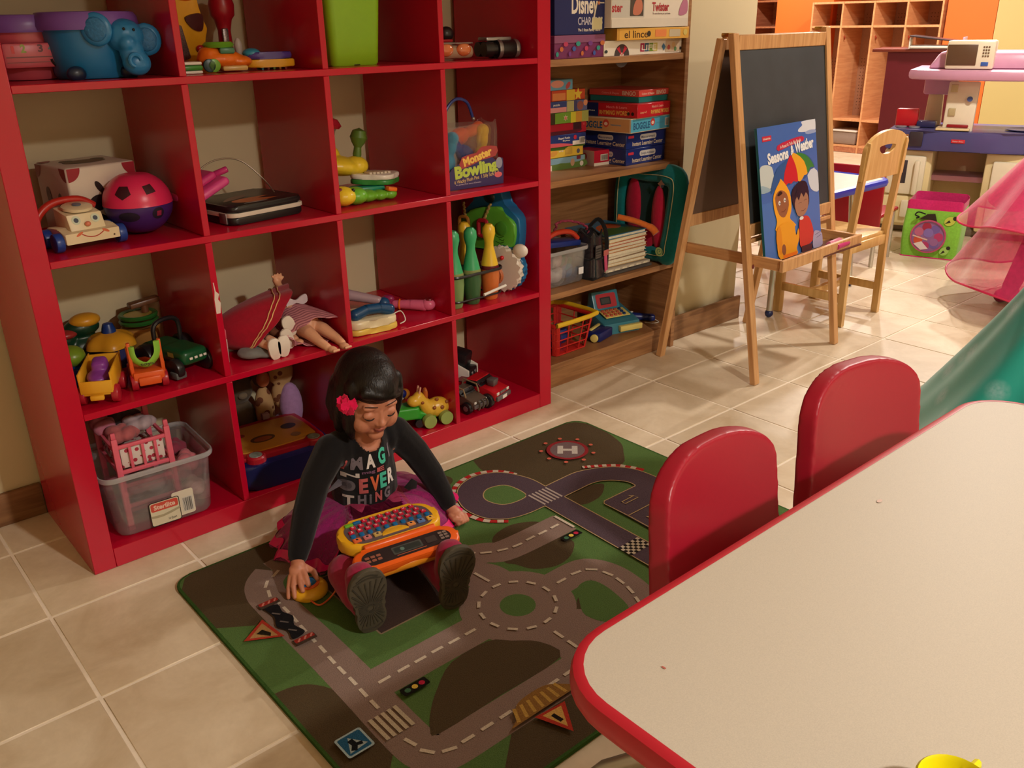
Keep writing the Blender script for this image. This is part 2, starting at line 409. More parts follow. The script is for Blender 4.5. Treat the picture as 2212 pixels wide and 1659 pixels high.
# roads: wide strokes
def road(P, w=.087, c=RD): R.append((line(smooth(mm(P), 6), w), c))
road([(318, -283), (285, -310), (268, -345), (262, -400), (263, -600), (260, -780), (256, -900), (258, -975), (275, -1000), (300, -1008), (400, -1009), (640, -1008), (700, -985), (735, -930), (690, -880)])
road([(230, -777), (600, -777)])
road([(318, -283), (420, -282), (560, -330), (620, -440), (690, -535), (740, -565), (790, -590), (979, -593)])
road([(560, -560), (640, -600), (680, -640), (680, -700)], .095)
road([(740, -774), (850, -774), (880, -790), (894, -826), (894, -870), (880, -930), (835, -990), (760, -1010), (640, -1008)])
road([(650, -850), (655, -1000)])
R.append((circ(.66, -.774, .13, n=40), RD)); R.append((circ(.66, -.774, .040, n=30), G1))
R.append((smooth(mm([(803, -817), (835, -812), (852, -830), (852, -880), (830, -950), (770, -955), (745, -900), (775, -850)]), 4, True), G1))
R.append((smooth(mm([(532, -824), (437, -826), (373, -866), (329, -904), (297, -945), (304, -965), (450, -964), (610, -962), (612, -900), (570, -856)]), 3, True), BR))
# car park slab under the girl
R.append((mm([(375, -388), (380, -655), (600, -655), (600, -388)]), (70, 55, 50)))
for a, b in (((375, -388), (380, -655)), ((380, -655), (600, -655)), ((375, -388), (600, -388))): R.append((line(mm([a, b]), .004), (140, 120, 95)))
R.append((line(mm([(395, -470), (440, -470)]), .005), (140, 120, 95))); R.append((line(mm([(395, -540), (440, -540)]), .005), (140, 120, 95)))
dash = lambda x, y, a, l=.028, w=.0075: R.append((line([(x - l / 2 * math.cos(a), y - l / 2 * math.sin(a)), (x + l / 2 * math.cos(a), y + l / 2 * math.sin(a))], w), WH))
def dpath(P):
    Q = mm(P)
    for i, q in enumerate(Q):
        a = Q[max(i - 1, 0)]; b = Q[min(i + 1, len(Q) - 1)]; dash(*q, math.atan2(b[1] - a[1], b[0] - a[0]))
dpath([(318, -299), (282, -324), (270, -362)]); dpath([(270, -400), (270, -443), (268, -485), (266, -527), (264, -571), (263, -615), (260, -657), (259, -698), (259, -740), (257, -782), (256, -823)])
dpath([(308, -778), (354, -777), (395, -777), (438, -776), (481, -777), (524, -777)])
dpath([(252, -947), (262, -985), (294, -1008), (334, -1010), (379, -1010), (423, -1010), (466, -1009), (508, -1008), (548, -1007), (591, -1006)])
dpath([(794, -774), (841, -774), (877, -789), (893, -826), (893, -865), (884, -904), (867, -942)]); dpath([(656, -909), (656, -950)])
dpath([(666, -629), (668, -650)]); dpath([(945, -592), (902, -593), (862, -592), (817, -594), (777, -585), (739, -567), (711, -540), (690, -500), (660, -450)])
for i in range(13):
    a = 2 * PI * i / 13; dash(.66 + .086 * math.cos(a), -.774 + .086 * math.sin(a), a + PI / 2, .022)
for i in range(5): R.append((rect(.222 + i * .0135, -.917, .230 + i * .0135, -.853), (190, 175, 150)))
R.append((rect(.974, -.629, .982, -.557), (205, 190, 170)))
# race track
outl = mm([(1068, -425), (1066, -360), (1032, -282), (971, -248), (905, -258), (856, -300), (828, -370), (838, -442), (879, -485), (934, -501), (995, -503)])
R.append((line(smooth(mm([(1055, -318), (1030, -268), (971, -236), (900, -248), (846, -294), (816, -370), (828, -448), (873, -495)]), 4), .014), (176, 40, 40)))
R.append((line(smooth(mm([(1223, -415), (1262, -440), (1310, -482), (1340, -545)]), 4), .014), (176, 40, 40)))
cb = smooth(mm([(1055, -318), (1030, -268), (971, -236), (900, -248), (846, -294), (816, -370), (828, -448), (873, -495)]), 4)
for i in range(0, len(cb) - 2, 2): R.append((line([cb[i], ((cb[i][0] + cb[i + 1][0]) / 2, (cb[i][1] + cb[i + 1][1]) / 2), cb[i + 1]], .0142), (196, 180, 160)))
cb = smooth(mm([(1223, -415), (1262, -440), (1310, -482), (1340, -545)]), 5)
for i in range(0, len(cb) - 2, 2): R.append((line([cb[i], cb[i + 1]], .0142), (196, 180, 160)))
trk = smooth(outl, 5); R.append((trk, TK)); R.append((line(trk, .003), BG))
inn = smooth(mm([(996, -426), (999, -370), (983, -339), (941, -328), (910, -347), (899, -379), (915, -420), (953, -434)]), 5, True); R.append((inn, G1)); R.append((line(inn + inn[:1], .003), BG))
lo = smooth(mm([(1068, -425), (1130, -423), (1193, -425), (1262, -454), (1307, -495), (1330, -557), (1330, -680), (1300, -800), (1210, -860)]), 5)
li_ = smooth(mm([(1064, -502), (1120, -501), (1183, -502), (1224, -523), (1252, -560), (1254, -588)]), 5)
R.append((lo + mm([(1112, -860), (1112, -765), (1118, -607), (1129, -591)]) + li_[::-1], TK))
R.append((line(lo, .003), BG)); R.append((line(li_ + mm([(1250, -592), (1129, -591), (1118, -600), (1119, -687), (1112, -860)]), .003), BG))
R.append((mm([(994, -503), (1066, -503), (1060, -880), (985, -880)]), TK)); R.append((mm([(993, -425), (1066, -425), (1066, -503), (993, -503)]), TK))
for a, b in (((994, -503), (985, -900)), ((1066, -503), (1060, -900))): R.append((line(mm([a, b]), .003), BG))
for i in range(6): x = .997 + i * .0125; R.append(([(x, -.432), (x + .006, -.430), (x + .006, -.497), (x, -.499)], (176, 160, 150)))
for i in range(8):
    for j in range(5):
        R.append((rect(.986 + i * .0088, -.816 + j * .0088, .9948 + i * .0088, -.8072 + j * .0088), (190, 175, 150) if (i + j) % 2 else (35, 28, 25)))
R.append((line(mm([(1119, -687), (1330, -686)]), .003), BG)); R.append((line(mm([(1116, -780), (1310, -780)]), .003), BG))
R.append((line(mm([(1157, -628), (1205, -627), (1207, -641), (1157, -641), (1157, -628)]), .003), BG)); R.append((line(mm([(1205, -627), (1195, -618)]), .003), BG))
R.append(T('2', 1.17, -.735, .03, .045, BG, 0, -PI / 2))
# landing pad
R.append((circ(1.266, -.309, .063), (140, 40, 45))); R.append((circ(1.266, -.309, .052), (112, 92, 92)))
for i in range(9): a = .4 + 2 * PI * i / 9; R.append((circ(1.266 + .079 * math.cos(a), -.309 + .079 * math.sin(a), .0062), (205, 100, 80)))
hm = lambda a, b: (1.266 + (a * .72 + b * .70) * 1, -.309 + (-a * .70 + b * .72) * 1)
for P in (rect(-.030, -.026, -.013, .026), rect(.013, -.026, .030, .026), rect(-.014, -.007, .014, .007)): R.append(([hm(*q) for q in P], (190, 180, 170)))
# traffic lights, signs, barriers
for cx, cy in ((.338, -.839), (.941, -.656)):
    R.append((rrect(cx - .03, cy - .0115, cx + .03, cy + .0115, .004), (28, 26, 20)))
    for k, c in enumerate(((70, 110, 80), (225, 190, 80), (190, 40, 70))): R.append((circ(cx - .0165 + k * .0165, cy, .0062), c))
tri = lambda P, c: R.append((mm(P), c))
tri([(150, -488), (212, -446), (222, -530)], (170, 55, 40)); tri([(163, -488), (206, -458), (213, -518)], (170, 130, 80)); R.append((mm([(180, -484), (196, -478), (206, -500), (200, -510), (190, -496)]), (35, 30, 22)))
tri([(455, -1055), (525, -1062), (484, -1128)], (176, 55, 40)); tri([(468, -1062), (512, -1066), (485, -1112)], (205, 160, 85)); R.append((line([(.484, -1.072), (.487, -1.095)], .009), (35, 25, 20)))
R.append((rrect(.147, -.913, .201, -.858, .005), (165, 185, 190))); R.append((rrect(.151, -.909, .197, -.862, .004), (40, 90, 125))); tri([(155, -904), (193, -900), (170, -868)], (160, 175, 175)); R.append((line([(.164, -.902), (.172, -.89), (.17, -.875)], .011), (25, 28, 30))); R.append((line([(.172, -.89), (.186, -.894)], .008), (25, 28, 30)))
R.append((smooth(mm([(232, -408), (262, -420), (258, -450), (268, -480), (255, -510), (262, -545), (230, -552), (236, -520), (224, -490), (236, -455)]), 3, True), (28, 27, 30)))
for y in (-440, -478, -515): R.append((line(mm([(238, y), (250, y - 16)]), .004), (110, 100, 95)))
for y in (-.400, -.565):
    R.append((rrect(.226, y - .014, .273, y + .008, .003), (70, 55, 45))); R.append((rrect(.228, y - .005, .272, y + .008, .003), (150, 45, 38)))
    for k in range(3): R.append((line([(.234 + k * .014, y - .003), (.242 + k * .014, y + .006)], .004), (196, 120, 105)))
R.append((smooth(mm([(402, -1050), (430, -1035), (450, -1010), (490, -1003), (535, -1010), (578, -1050)]), 4), (140, 100, 50)))
for k in range(7): R.append((line(mm([(425 + k * 20, -1046), (440 + k * 17, -1014)]), .007), (185, 145, 70)))
decal('road_print', TOP(0, 0, RZ), R, rug, eps=.00003, mt=M_rugpile)

# ---------------------------------------------------------------- white table with red edge
TZ = .55
tab = thing('activity_table', 'speckled off-white kids table with red rubber edge in the foreground', 'table', (0, 0, 0))
M_lam = mat('laminate_greige', (198, 188, 172), .5, noise=.10, nscale=700, spec=.3)
top = rrect(.140, -2.75, 1.245, -1.432, .085, 8)
MB().prism(top, .026, TOP(0, 0, TZ - .027), r=0).obj('tabletop', M_lam, tab)
e0 = rrect(.136, -2.754, 1.249, -1.428, .089, 8)
b = MB(); n = len(e0)
prof = [(0, -.0005), (.006, -.003), (.009, -.012), (.009, -.024), (.005, -.032), (0, -.034)]
ctr = lambda q, o: (q[0] + o * nx, q[1] + o * ny)
rings = []
t_ = bmesh.new()
for i, q in enumerate(e0):
    a = Vector(e0[i - 1]); c = Vector(e0[(i + 1) % n]); d = (c - a).normalized(); nx, ny = d.y, -d.x
    rings.append([t_.verts.new((q[0] + nx * o_, q[1] + ny * o_, TZ + z_)) for o_, z_ in [(-.006, -.0005)] + prof + [(-.01, -.034)]])
for i in range(n):
    for j in range(len(prof) + 1): t_.faces.new((rings[i][j], rings[i - 1][j], rings[i - 1][j + 1], rings[i][j + 1]))
bmesh.ops.recalc_face_normals(t_, faces=t_.faces[:])
b._add(t_); b.obj('edge_band', pl('table_red', (190, 30, 48), .4), tab)
MB().box((.69, -2.09, TZ - .045), (.95, 1.1, .03)).obj('apron', mat('steel_dark', (90, 90, 92), .4, .8), tab)
M_chrome = mat('chrome', (196, 194, 184), .28, .75, noise=.02)
for x, y in ((.196, -1.60), (1.185, -1.72), (.26, -2.62), (1.13, -2.62)):
    l = MB().cyl((x, y, .02), (x, y, TZ - .05), .0125).obj('leg', M_chrome, tab)
    MB().cyl((x, y, .22), (x, y, TZ - .052), .019, bev=.002).obj('leg_sleeve', pl('table_red', (190, 30, 48), .4), l)
    MB().lathe([(0, .0), (.016, .002), (.022, .018), (.014, .035), (.0, .037)], 16, c=(x, y, 0)).obj('foot', pl('red', (190, 22, 40)), l)
decal('stain', TOP(0, 0, TZ), [(circ(at(1900, 1082, z=TZ).x, at(1900, 1082, z=TZ).y, .006, .003), (200, 165, 148))], tab)['label'] = 'faint pinkish mark'
decal('stain', TOP(0, 0, TZ), [(circ(at(1434, 1442, z=TZ).x, at(1434, 1442, z=TZ).y, .0012, .003), (185, 95, 85))], tab)['label'] = 'tiny red mark'
p_ = at(2066, 1688, z=TZ + .034)
t = thing('yellow_cup', 'edge of a bright yellow plastic cup on the foreground table', 'cup', (p_.x, p_.y, TZ))
MB().lathe([(0, 0), (.026, 0), (.028, .004), (.031, .03), (.033, .032), (.031, .034), (.029, .031), (.026, .005), (0, .004)], 28).obj('body', pl('yellow_cup', (235, 225, 20)), t)
MB().tube([(.03, 0, .026), (.045, 0, .024), (.047, 0, .012), (.029, 0, .008)], .004).obj('handle', pl('yellow_cup', (235, 225, 20)), t)

# ---------------------------------------------------------------- red kid chairs
M_chair = mat('chair_red', (162, 14, 42), .38, noise=.03, nscale=200, bump=.03)
def kid_chair(x, y, rz, lab, H=.60, W=.172):
    t = thing('child_chair', lab, 'chair', (x, y, 0), rz, 'red plastic chairs at the foreground table')
    # origin below the backrest; sitter looks to -y
    def back(u, v):
        s = 2 * u - 1; hw = W - .018 * v; k = max(0, (v - .77) / .23)
        X = s * hw * max(.02, (1 - k ** 2.6)) ** (1 / 2.6); z = .20 + (H - .20) * v
        return Vector((X, .03 * v - 1.3 * X * X, z))
    t_ = bmesh.new(); nu, nv = 26, 30
    vv = [.77 * j / 14 if j <= 14 else .77 + .23 * math.sin(PI / 2 * (j - 14) / 16) for j in range(nv + 1)]
    V = [[t_.verts.new(back(i / nu, vv[j])) for j in range(nv + 1)] for i in range(nu + 1)]
    for i in range(nu):
        for j in range(nv): t_.faces.new((V[i][j], V[i + 1][j], V[i + 1][j + 1], V[i][j + 1]))
    bmesh.ops.recalc_face_normals(t_, faces=t_.faces[:]); bmesh.ops.solidify(t_, geom=t_.faces[:], thickness=.036)
    b = MB(); b._add(t_); o = blob(b, 'backrest', M_chair, t, .0035, 18)
    MB().box((0, -.16, .30), (.33, .32, .026), r=.012, seg=3).obj('seat', M_chair, t)
    MB().box((0, -.012, .245), (.30, .035, .12), r=.014, seg=3).obj('seat_joint', M_chair, t)
    for sx in (-1, 1):
        for y0, y1 in ((-.26, -.31), (-.05, -.03)):
            l = MB().tube([(sx * .13, y0, .292), (sx * .15, (y0 + y1) / 2, .15), (sx * .150, y1, .014)], .0095, 10).obj('leg', M_chrome, t)
            MB().ell((sx * .151, y1, .0135), .0135, n=12).obj('foot', pl('black', (30, 30, 32)), l)
    return t
kid_chair(.708, -1.25, math.radians(1), 'nearer red plastic child chair tucked at the table corner beside the rug', H=.558, W=.166)
kid_chair(1.135, -1.268, math.radians(-9), 'farther red plastic child chair tucked at the table beside the turquoise dress', H=.584, W=.170)

t = thing('stool', 'small round red stool with splayed chrome legs pushed under the table corner', 'stool', (.345, -1.61, 0))
MB().lathe([(0, .395), (.085, .395), (.107, .40), (.112, .412), (.107, .424), (.085, .43), (0, .432)], 32).obj('seat', M_chair, t)
MB().tube([(-.087, .105, .398), (-.085, .198, .30), (-.081, .39, .012)], .0115, 12).obj('leg', M_chrome, t)
for a in (22, -68, 202):
    c, s_ = math.cos(math.radians(a + 0)), math.sin(math.radians(a + 0)); q0, q1 = (.10, .27) if a == 112 else (.09, .15)
    l = MB().tube([(c * q0 * .9, s_ * q0 * .9, .396), (c * q1 * .72, s_ * q1 * .72, .2), (c * q1, s_ * q1, .012)], .0115, 12).obj('leg', M_chrome, t)
    MB().ell((c * q1, s_ * q1, .012), .012, n=12).obj('foot', pl('black', (30, 30, 32)), l)
# ================================================================ board games in the bookcase
def gamebox(name, label, cx, y0, z, w, d, h, rz, col, front=None, left=None, split=None, lidcol=None, group='board game boxes in the bookcase', rough=.3):
    """box with lid: origin at the front edge's middle; lid covers the upper part"""
    t = thing(name, label, 'box', (cx, y0, z), math.radians(rz), group)
    hs = h * (split if split else 0)
    m1 = mat('card_%d_%d_%d' % tuple(col), col, rough, noise=.03)
    if split:
        m2 = mat('card_%d_%d_%d' % tuple(lidcol or col), lidcol or col, rough, noise=.03)
        MB().box((0, d / 2, hs / 2 + .0003), (w - .005, d - .005, hs), r=.001, seg=1).obj('tray', m2, t)
        MB().box((0, d / 2, (h + hs) / 2), (w, d, h - hs), r=.0012, seg=1).obj('lid', m1, t)
    else: MB().box((0, d / 2, h / 2 + .0003), (w, d, h), r=.0012, seg=1).obj('carton', m1, t)
    if front: decal('front_print', FRONT(0, -.0002, 0), front, t)
    if left: decal('side_print', LEFT(-w / 2 - .0002, 0, 0), left, t)     # side x runs from 0 (front) to -d
    return t
W_, Y_, N_ = (235, 225, 210), (235, 195, 80), (30, 42, 100)
gc = lambda x0, x1: [(rect(x0 + i * .0016, 0, x0 + i * .0016 + (.0011 if i % 3 else .0006), 1), (30, 30, 35)) for i in range(int((x1 - x0) / .0016))]
def barcode(x0, y0, x1, y1):
    L_ = [(rect(x0, y0, x1, y1), (215, 210, 200))]; x = x0 + .002; k = 0
    while x < x1 - .002: L_.append((rect(x, y0 + .002, x + (.0006, .0011, .0005, .0014)[k % 4], y1 - .002), (40, 40, 45))); x += .0022; k += 1
    return L_
s3, s2, s1, s0 = BZ['s3'], BZ['s2'], BZ['s1'], BZ['s0']
# top shelf, left pile
gamebox('board_game', 'purple glitter keepsake box with coloured hearts under the tall dark blue box', 1.71, .098, s3, .225, .24, .068, 0, (120, 50, 100),
        [(rect(-.112, .046, .112, .068), (140, 80, 120))] + [(circ(-.1 + .018 * i, .014 + .018 * ((i * 7) % 3) * .8, .006 + .002 * (i % 3), .007), [(50, 150, 140), (200, 110, 60), (190, 60, 100), (120, 60, 140), (60, 90, 170)][i % 5]) for i in range(12)], split=.68)
gamebox('board_game', 'tall dark blue party game box with a pale price sticker', 1.712, .102, s3 + .0685, .22, .23, .20, 0, N_,
        [T('Disney', .02, .088, .115, .05, W_, .03), T('CHARADES', .045, .040, .11, .022, (200, 195, 205), .015), T('The 3 Stage Family Game', .04, .014, .10, .008, W_), (rect(.052, .014, .098, .048), (222, 214, 170)), (star(.082, .092, .008), (225, 140, 90)), (rect(.084, .09, .106, .094), (210, 200, 190))])
# top shelf, right pile
gamebox('board_game', 'white game box with a spinning wheel print, lowest of the top shelf right pile', 2.012, .098, s3, .39, .25, .047, 0, W_,
        [(circ(-.11, .0, .036, n=30), (70, 60, 60)), (circ(-.11, .0, .010), (225, 205, 190)), ([(-.11, 0), (-.135, .022), (-.122, .03)], (190, 40, 60)), ([(-.11, 0), (-.098, .031), (-.085, .023)], (190, 40, 60)), (rect(-.02, .010, .0, .036), (170, 35, 80)), (rect(.002, .010, .022, .036), (60, 90, 120)), (rect(.024, .010, .044, .036), (120, 150, 60)), (rect(.046, .010, .066, .036), (205, 190, 110)), T('LIFE', .023, .0225, .074, .016, W_, .02), (rect(.11, .006, .182, .042), (205, 180, 150)), (circ(.125, .02, .008), (190, 90, 80)), (circ(.15, .028, .009), (210, 170, 120)), (circ(.16, .014, .007), (90, 130, 80)), ([(.088, .024), (.098, .034), (.108, .022), (.1, .01)], (70, 120, 160)), (circ(.188, .015, .005), (40, 40, 40)), (circ(-.186, .015, .007, .005), (40, 60, 60))])
gamebox('board_game', 'yellow orange game box with dark lowercase lettering lying askew on the white wheel print box', 2.038, .075, s3 + .0475, .34, .25, .036, -2, (232, 176, 80),
        [T('el lince', -.09, .018, .11, .022, (75, 45, 25), .01), (circ(-.03, .018, .009), (60, 50, 40)), (rect(.0, .008, .055, .03), (235, 140, 80)), (rrect(.07, .007, .125, .03, .003), (205, 190, 160)), (circ(.15, .02, .010), (225, 200, 110)), (rect(-.18, .0, -.168, .036), (205, 150, 60))])
gamebox('board_game', 'white party game box with hands printed on its side, top of the right pile', 2.015, .075, s3 + .086, .385, .25, .10, 0, W_,
        [(rect(-.19, .030, -.035, .098), (205, 200, 190)), T('ster', -.165, .060, .05, .026, (178, 45, 50), .03), (rect(-.105, .034, -.04, .086), (80, 70, 60)), (smooth([(-.09, .04), (-.085, .07), (-.07, .085), (-.05, .08), (-.045, .055), (-.06, .038)], 3, True), (200, 120, 95)), T('Twister', .045, .062, .085, .026, (178, 45, 60), .03), T('The game that ties you up in knots', .05, .041, .09, .005, (120, 90, 90)), (smooth([(.14, .036), (.15, .07), (.172, .09), (.185, .07), (.18, .04)], 3, True), (190, 120, 150)), (rect(-.19, .0, .19, .026), (225, 215, 200))])
# second shelf, puzzle column
zz = s2
PZ = [('puzzle_box', 'green and blue picture puzzle box, lowest of the small box stack', (110, 135, 70), .040, [(rect(-.09, .02, .09, .04), (130, 170, 190)), (smooth([(-.09, .012), (-.03, .022), (.03, .016), (.09, .024), (.09, .0), (-.09, 0)], 3), (95, 125, 60)), (circ(.03, .02, .010, .013), (190, 150, 120)), (circ(.075, .012, .009), (225, 215, 205)), (rect(.05, .028, .07, .04), (120, 40, 55)), (rect(-.09, 0, -.07, .018), W_)]),
      ('puzzle_box', 'yellow crayon set box with a green top edge in the small box stack', (228, 190, 70), .037, [(smooth([(-.09, .028), (0, .025), (.02, .034), (.09, .03), (.09, .037), (-.09, .037)], 3), (70, 110, 40)), (circ(-.05, .016, .018, .009, rot=.2), (222, 160, 70)), T('art kit', -.015, .022, .022, .006, W_), (rect(.005, .008, .04, .03), (205, 165, 70)), (circ(.07, .015, .008), (90, 90, 110))]),
      ('puzzle_box', 'navy shaped puzzle box with white barcode panel in the small box stack', (40, 56, 120), .039, [T('Shaped Puzzle', -.01, .028, .055, .007, W_, .01), T('48 pieces', 0, .019, .035, .004, W_), (smooth([(-.09, .014), (-.03, .012), (.02, .006), (.03, 0), (-.09, 0)], 3), (215, 90, 100)), (rect(.03, .001, .09, .015), (225, 215, 205)), (star(.042, .027, .009, 8, .7), (190, 40, 60))] + barcode(.062, .004, .088, .026)),
      ('puzzle_box', 'red shaped puzzle box with a dark corner in the small box stack', (176, 30, 50), .036, [T('SHAPED PUZZLE', -.035, .008, .075, .007, W_, .01), (rect(.03, .008, .07, .036), (60, 25, 40)), (smooth([(-.09, 0), (.04, 0), (.075, .012), (.04, .012), (-.09, .012)], 2), (90, 20, 40)), (star(.082, .028, .006), (210, 90, 90))]),
      ('puzzle_box', 'green and yellow striped puzzle box with a pink flower', (120, 165, 60), .036, [(rect(-.09, 0, -.065, .036), (60, 50, 30)), (rect(.01, 0, .035, .036), (215, 205, 60)), (rect(.035, 0, .065, .036), (205, 150, 60)), (rect(.065, 0, .098, .036), (165, 170, 90)), (star(-.015, .018, .012, 6), (225, 200, 180)), (circ(-.015, .017, .005), (220, 120, 110))]),
      ('puzzle_box', 'blue and pink picture puzzle box beneath the red star box', (95, 105, 150), .036, [(rect(-.088, .017, -.005, .035), (55, 70, 130)), T('puzzle', -.05, .026, .03, .007, W_), (rect(-.088, .001, -.005, .017), (225, 150, 150)), (rect(-.003, .001, .035, .035), (185, 180, 120)), (circ(.06, .018, .015), (150, 90, 80)), (circ(.085, .026, .01), (220, 150, 110)), (rect(.03, .0, .045, .035), (70, 70, 110))]),
      ('puzzle_box', 'orange red puzzle box with a yellow star, top of the visible stack', (205, 80, 50), .035, [(rect(-.09, 0, -.065, .035), (120, 30, 35)), (rect(-.06, .003, .0, .026), (225, 140, 80)), (rect(.005, 0, .045, .035), (228, 190, 60)), (star(.06, .018, .022), (235, 200, 70))])]
for k, (n_, lab, col, h, fr) in enumerate(PZ):
    gamebox(n_, lab, 1.80 + (.004, -.003, 0, .01, .012, .008, .004)[k], .255 + (0, .004, -.003, .004, -.002, .0, .006)[k], zz, .19, .12, h, (0, 1, -1, 0, 1, -1, 0)[k], col, fr, group='small puzzle boxes stacked on the second shelf'); zz += h + .0006
gamebox('puzzle_box', 'small light blue fish print puzzle box at the back of the second shelf', 1.755, .26, zz + .0 , .165, .12, .034, 0, (110, 165, 190), [(circ(.01, .02, .03, .012), (225, 150, 130)), (circ(.06, .014, .014, .008, rot=.8), (190, 80, 80)), (circ(-.05, .02, .02, .01), (215, 140, 120))], group='small puzzle boxes stacked on the second shelf')
gamebox('card_box', 'small red box with white barcode label in front of the blue game boxes', 1.957, .222, s2, .09, .10, .052, -4, (190, 28, 55), [(rect(-.045, 0, .045, .010), W_)] + barcode(-.015, .016, .02, .038), [(rect(-.1, 0, 0, .052), (190, 150, 140)), (circ(-.05, .03, .012), (170, 50, 60))], group='card boxes')
FL = lambda text2: ([T('Instant Learning Center', .008, .016, .165, .014, (205, 190, 165), .02), (rrect(-.035, .027, .055, .046, .009), (200, 195, 190)), T(text2, .01, .0365, .075, .0085, (60, 70, 110), .01), (rrect(-.098, .036, -.068, .045, .002), (200, 50, 70))],
                    [T('Instant Learning Center', -.10, .016, .19, .014, (205, 190, 165), .02), (rrect(-.135, .027, -.06, .045, .009), (200, 195, 190)), T(text2, -.098, .036, .065, .0085, (60, 70, 110), .01)])
for k, (txt, lab) in enumerate((('Simple Addition', 'navy learning game box reading Simple Addition, lowest of the right pile'), ('Measurement', 'navy learning game box reading Measurement, second from the bottom'))):
    f_, l_ = FL(txt); gamebox('board_game', lab, 2.095, .145, s2 + k * .0565, .218, .21, .056, (2, 1)[k], (26, 44, 110), f_, l_)
BOG = lambda x0, w, c: [(rect(x0, .003, x0 + w, .046), c), T('BOGGLE', x0 + w * .27, .023, w * .42, .022, (40, 90, 130), .035), (circ(x0 + w * .55, .03, .013), (200, 60, 50)), (circ(x0 + w * .55, .028, .008, .006), (235, 200, 180)), T('3 minute word game', x0 + w * .74, .026, w * .2, .006, (90, 150, 180))]
gamebox('board_game', 'flat game box with light blue front and tan side on the navy boxes', 2.092, .125, s2 + .1135, .230, .24, .049, 5, (222, 200, 170),
        BOG(-.115, .23, (80, 165, 195)) + barcode(.085, .012, .108, .038), BOG(-.236, .23, (205, 150, 95)))
gamebox('board_game', 'red rhyming words game box with dark blue end, second from the top', 2.100, .118, s2 + .163, .200, .25, .046, 6, (196, 30, 42),
        [T('Match & Learn', .02, .034, .07, .008, (235, 160, 140)), T('RHYMING WORDS', .035, .016, .11, .013, (228, 170, 80), .03), T('Ages 4-7', -.065, .018, .04, .007, (235, 170, 130))],
        [(rect(-.25, 0, -.17, .046), (28, 38, 90)), T('Match & Learn', -.09, .034, .09, .008, (235, 130, 130)), T('RHYMING WORDS', -.10, .015, .13, .014, (228, 170, 80), .03), (circ(-.02, .014, .006), (40, 25, 25)), (circ(-.038, .014, .006), (40, 25, 25)), T('Games', -.21, .02, .05, .006, W_)])
gamebox('board_game', 'coral red bingo game box with teal base, top of the right pile', 2.128, .145, s2 + .2095, .17, .23, .042, 3, (214, 76, 66),
        [T('Colors & Shapes', -.035, .030, .07, .007, (245, 200, 180)), T('BINGO', .04, .031, .055, .013, (235, 215, 190), .02)], [T('Colors & Shapes', -.13, .030, .08, .007, (235, 150, 140)), T('BINGO', -.045, .031, .06, .014, (235, 215, 190), .02)], split=.48, lidcol=(30, 120, 118))

# third shelf: clear bin, mesh bag, book pile, teal pillow
M_clear = mat('clear_plastic', (225, 228, 232), .12, trans=.85, alpha=.55, noise=0, spec=.6)
def tub(name, label, loc, w, d, h, rz, lip=.02, taper=.9, hollow=None):
    t = thing(name, label, 'tub', loc, math.radians(rz)); b = MB(); k = 7
    prof = [(taper * .96, .004), (taper, .012), (.965, h * .93), (1, h * .94), (1, h)]
    b2 = bmesh.new(); rings = []
    for s_, z_ in [(.0, .004)] + prof:
        P = rrect(-w / 2, -d / 2, w / 2, d / 2, min(w, d) * .14, k)
        rings.append([b2.verts.new((x * s_, y * s_, z_)) for x, y in P] if s_ else None)
    rings = [r for r in rings if r]
    b2.faces.new(rings[0][::-1])
    for A, B in zip(rings, rings[1:]):
        n_ = len(A)
        for j in range(n_): b2.faces.new((A[j], A[(j + 1) % n_], B[(j + 1) % n_], B[j]))
    bmesh.ops.recalc_face_normals(b2, faces=b2.faces[:]); bmesh.ops.solidify(b2, geom=b2.faces[:], thickness=.0015)
    b._add(b2); b.obj('body', M_clear, t)
    P = rrect(-w / 2 - .002, -d / 2 - .002, w / 2 + .002, d / 2 + .002, min(w, d) * .14, k)
    MB().tube([(x, y, h) for x, y in P], .0035, 6, closed=True, flat=2.0).obj('rim', mat('clear_rim', (220, 220, 222), .2, trans=.5, alpha=.7, noise=0), t)
    return t
tb_ = tub('storage_bin', 'clear plastic bin of white and blue pieces on the third bookcase shelf', (1.695, .235, s1), .20, .22, .125, 0)
decal('label', FRONT(.06, -.107, .045), [(rect(-.012, -.012, .012, .012), (235, 235, 240))], tb_)
for k, (x, y, z, r, c) in enumerate(((-.07, -.055, .034, .028, (225, 205, 205)), (-.02, -.06, .032, .027, (235, 225, 225)), (.0, -.04, .075, .025, (225, 190, 190)), (.05, -.04, .03, .026, (80, 130, 190)), (.03, -.03, .07, .022, (70, 150, 110)))):
    o = blob(MB().ell((0, 0, 0), (r, r * .8, r * .9)).ell((r * .6, 0, r * .5), r * .55).ell((-r * .5, .0, -r * .4), r * .5), 'play_piece', pl('bit%d' % k, c), None, .004, 2, loc=(1.695 + x, .235 + y, s1 + z))
    tag(o, ['pale pink lump piece at the left in the clear bin', 'white rounded piece low in the clear bin', 'pink rounded piece on top in the clear bin', 'blue rounded piece in the right of the clear bin', 'green rounded piece in the clear bin'][k], 'toy', 'pieces in the clear bin')
t = thing('toy_tray', 'blue toy with red orange arched handle resting on the clear bin', 'toy', (1.70, .20, s1 + .128))
MB().box((0, .0, .012), (.19, .07, .022), r=.008, rot=(0, .08, 0)).obj('body', pl('navyblue', (28, 50, 130)), t)
MB().tube(smooth([(-.09, -.02, .028), (-.02, -.02, .052), (.05, -.02, .046), (.088, -.02, .018)], 5), .0095, 10).obj('handle', pl('redorange', (200, 60, 35)), t)
t = thing('bag', 'black trimmed clear vinyl bag with pink panels beside the clear bin', 'bag', (1.835, .165, s1), math.radians(10))
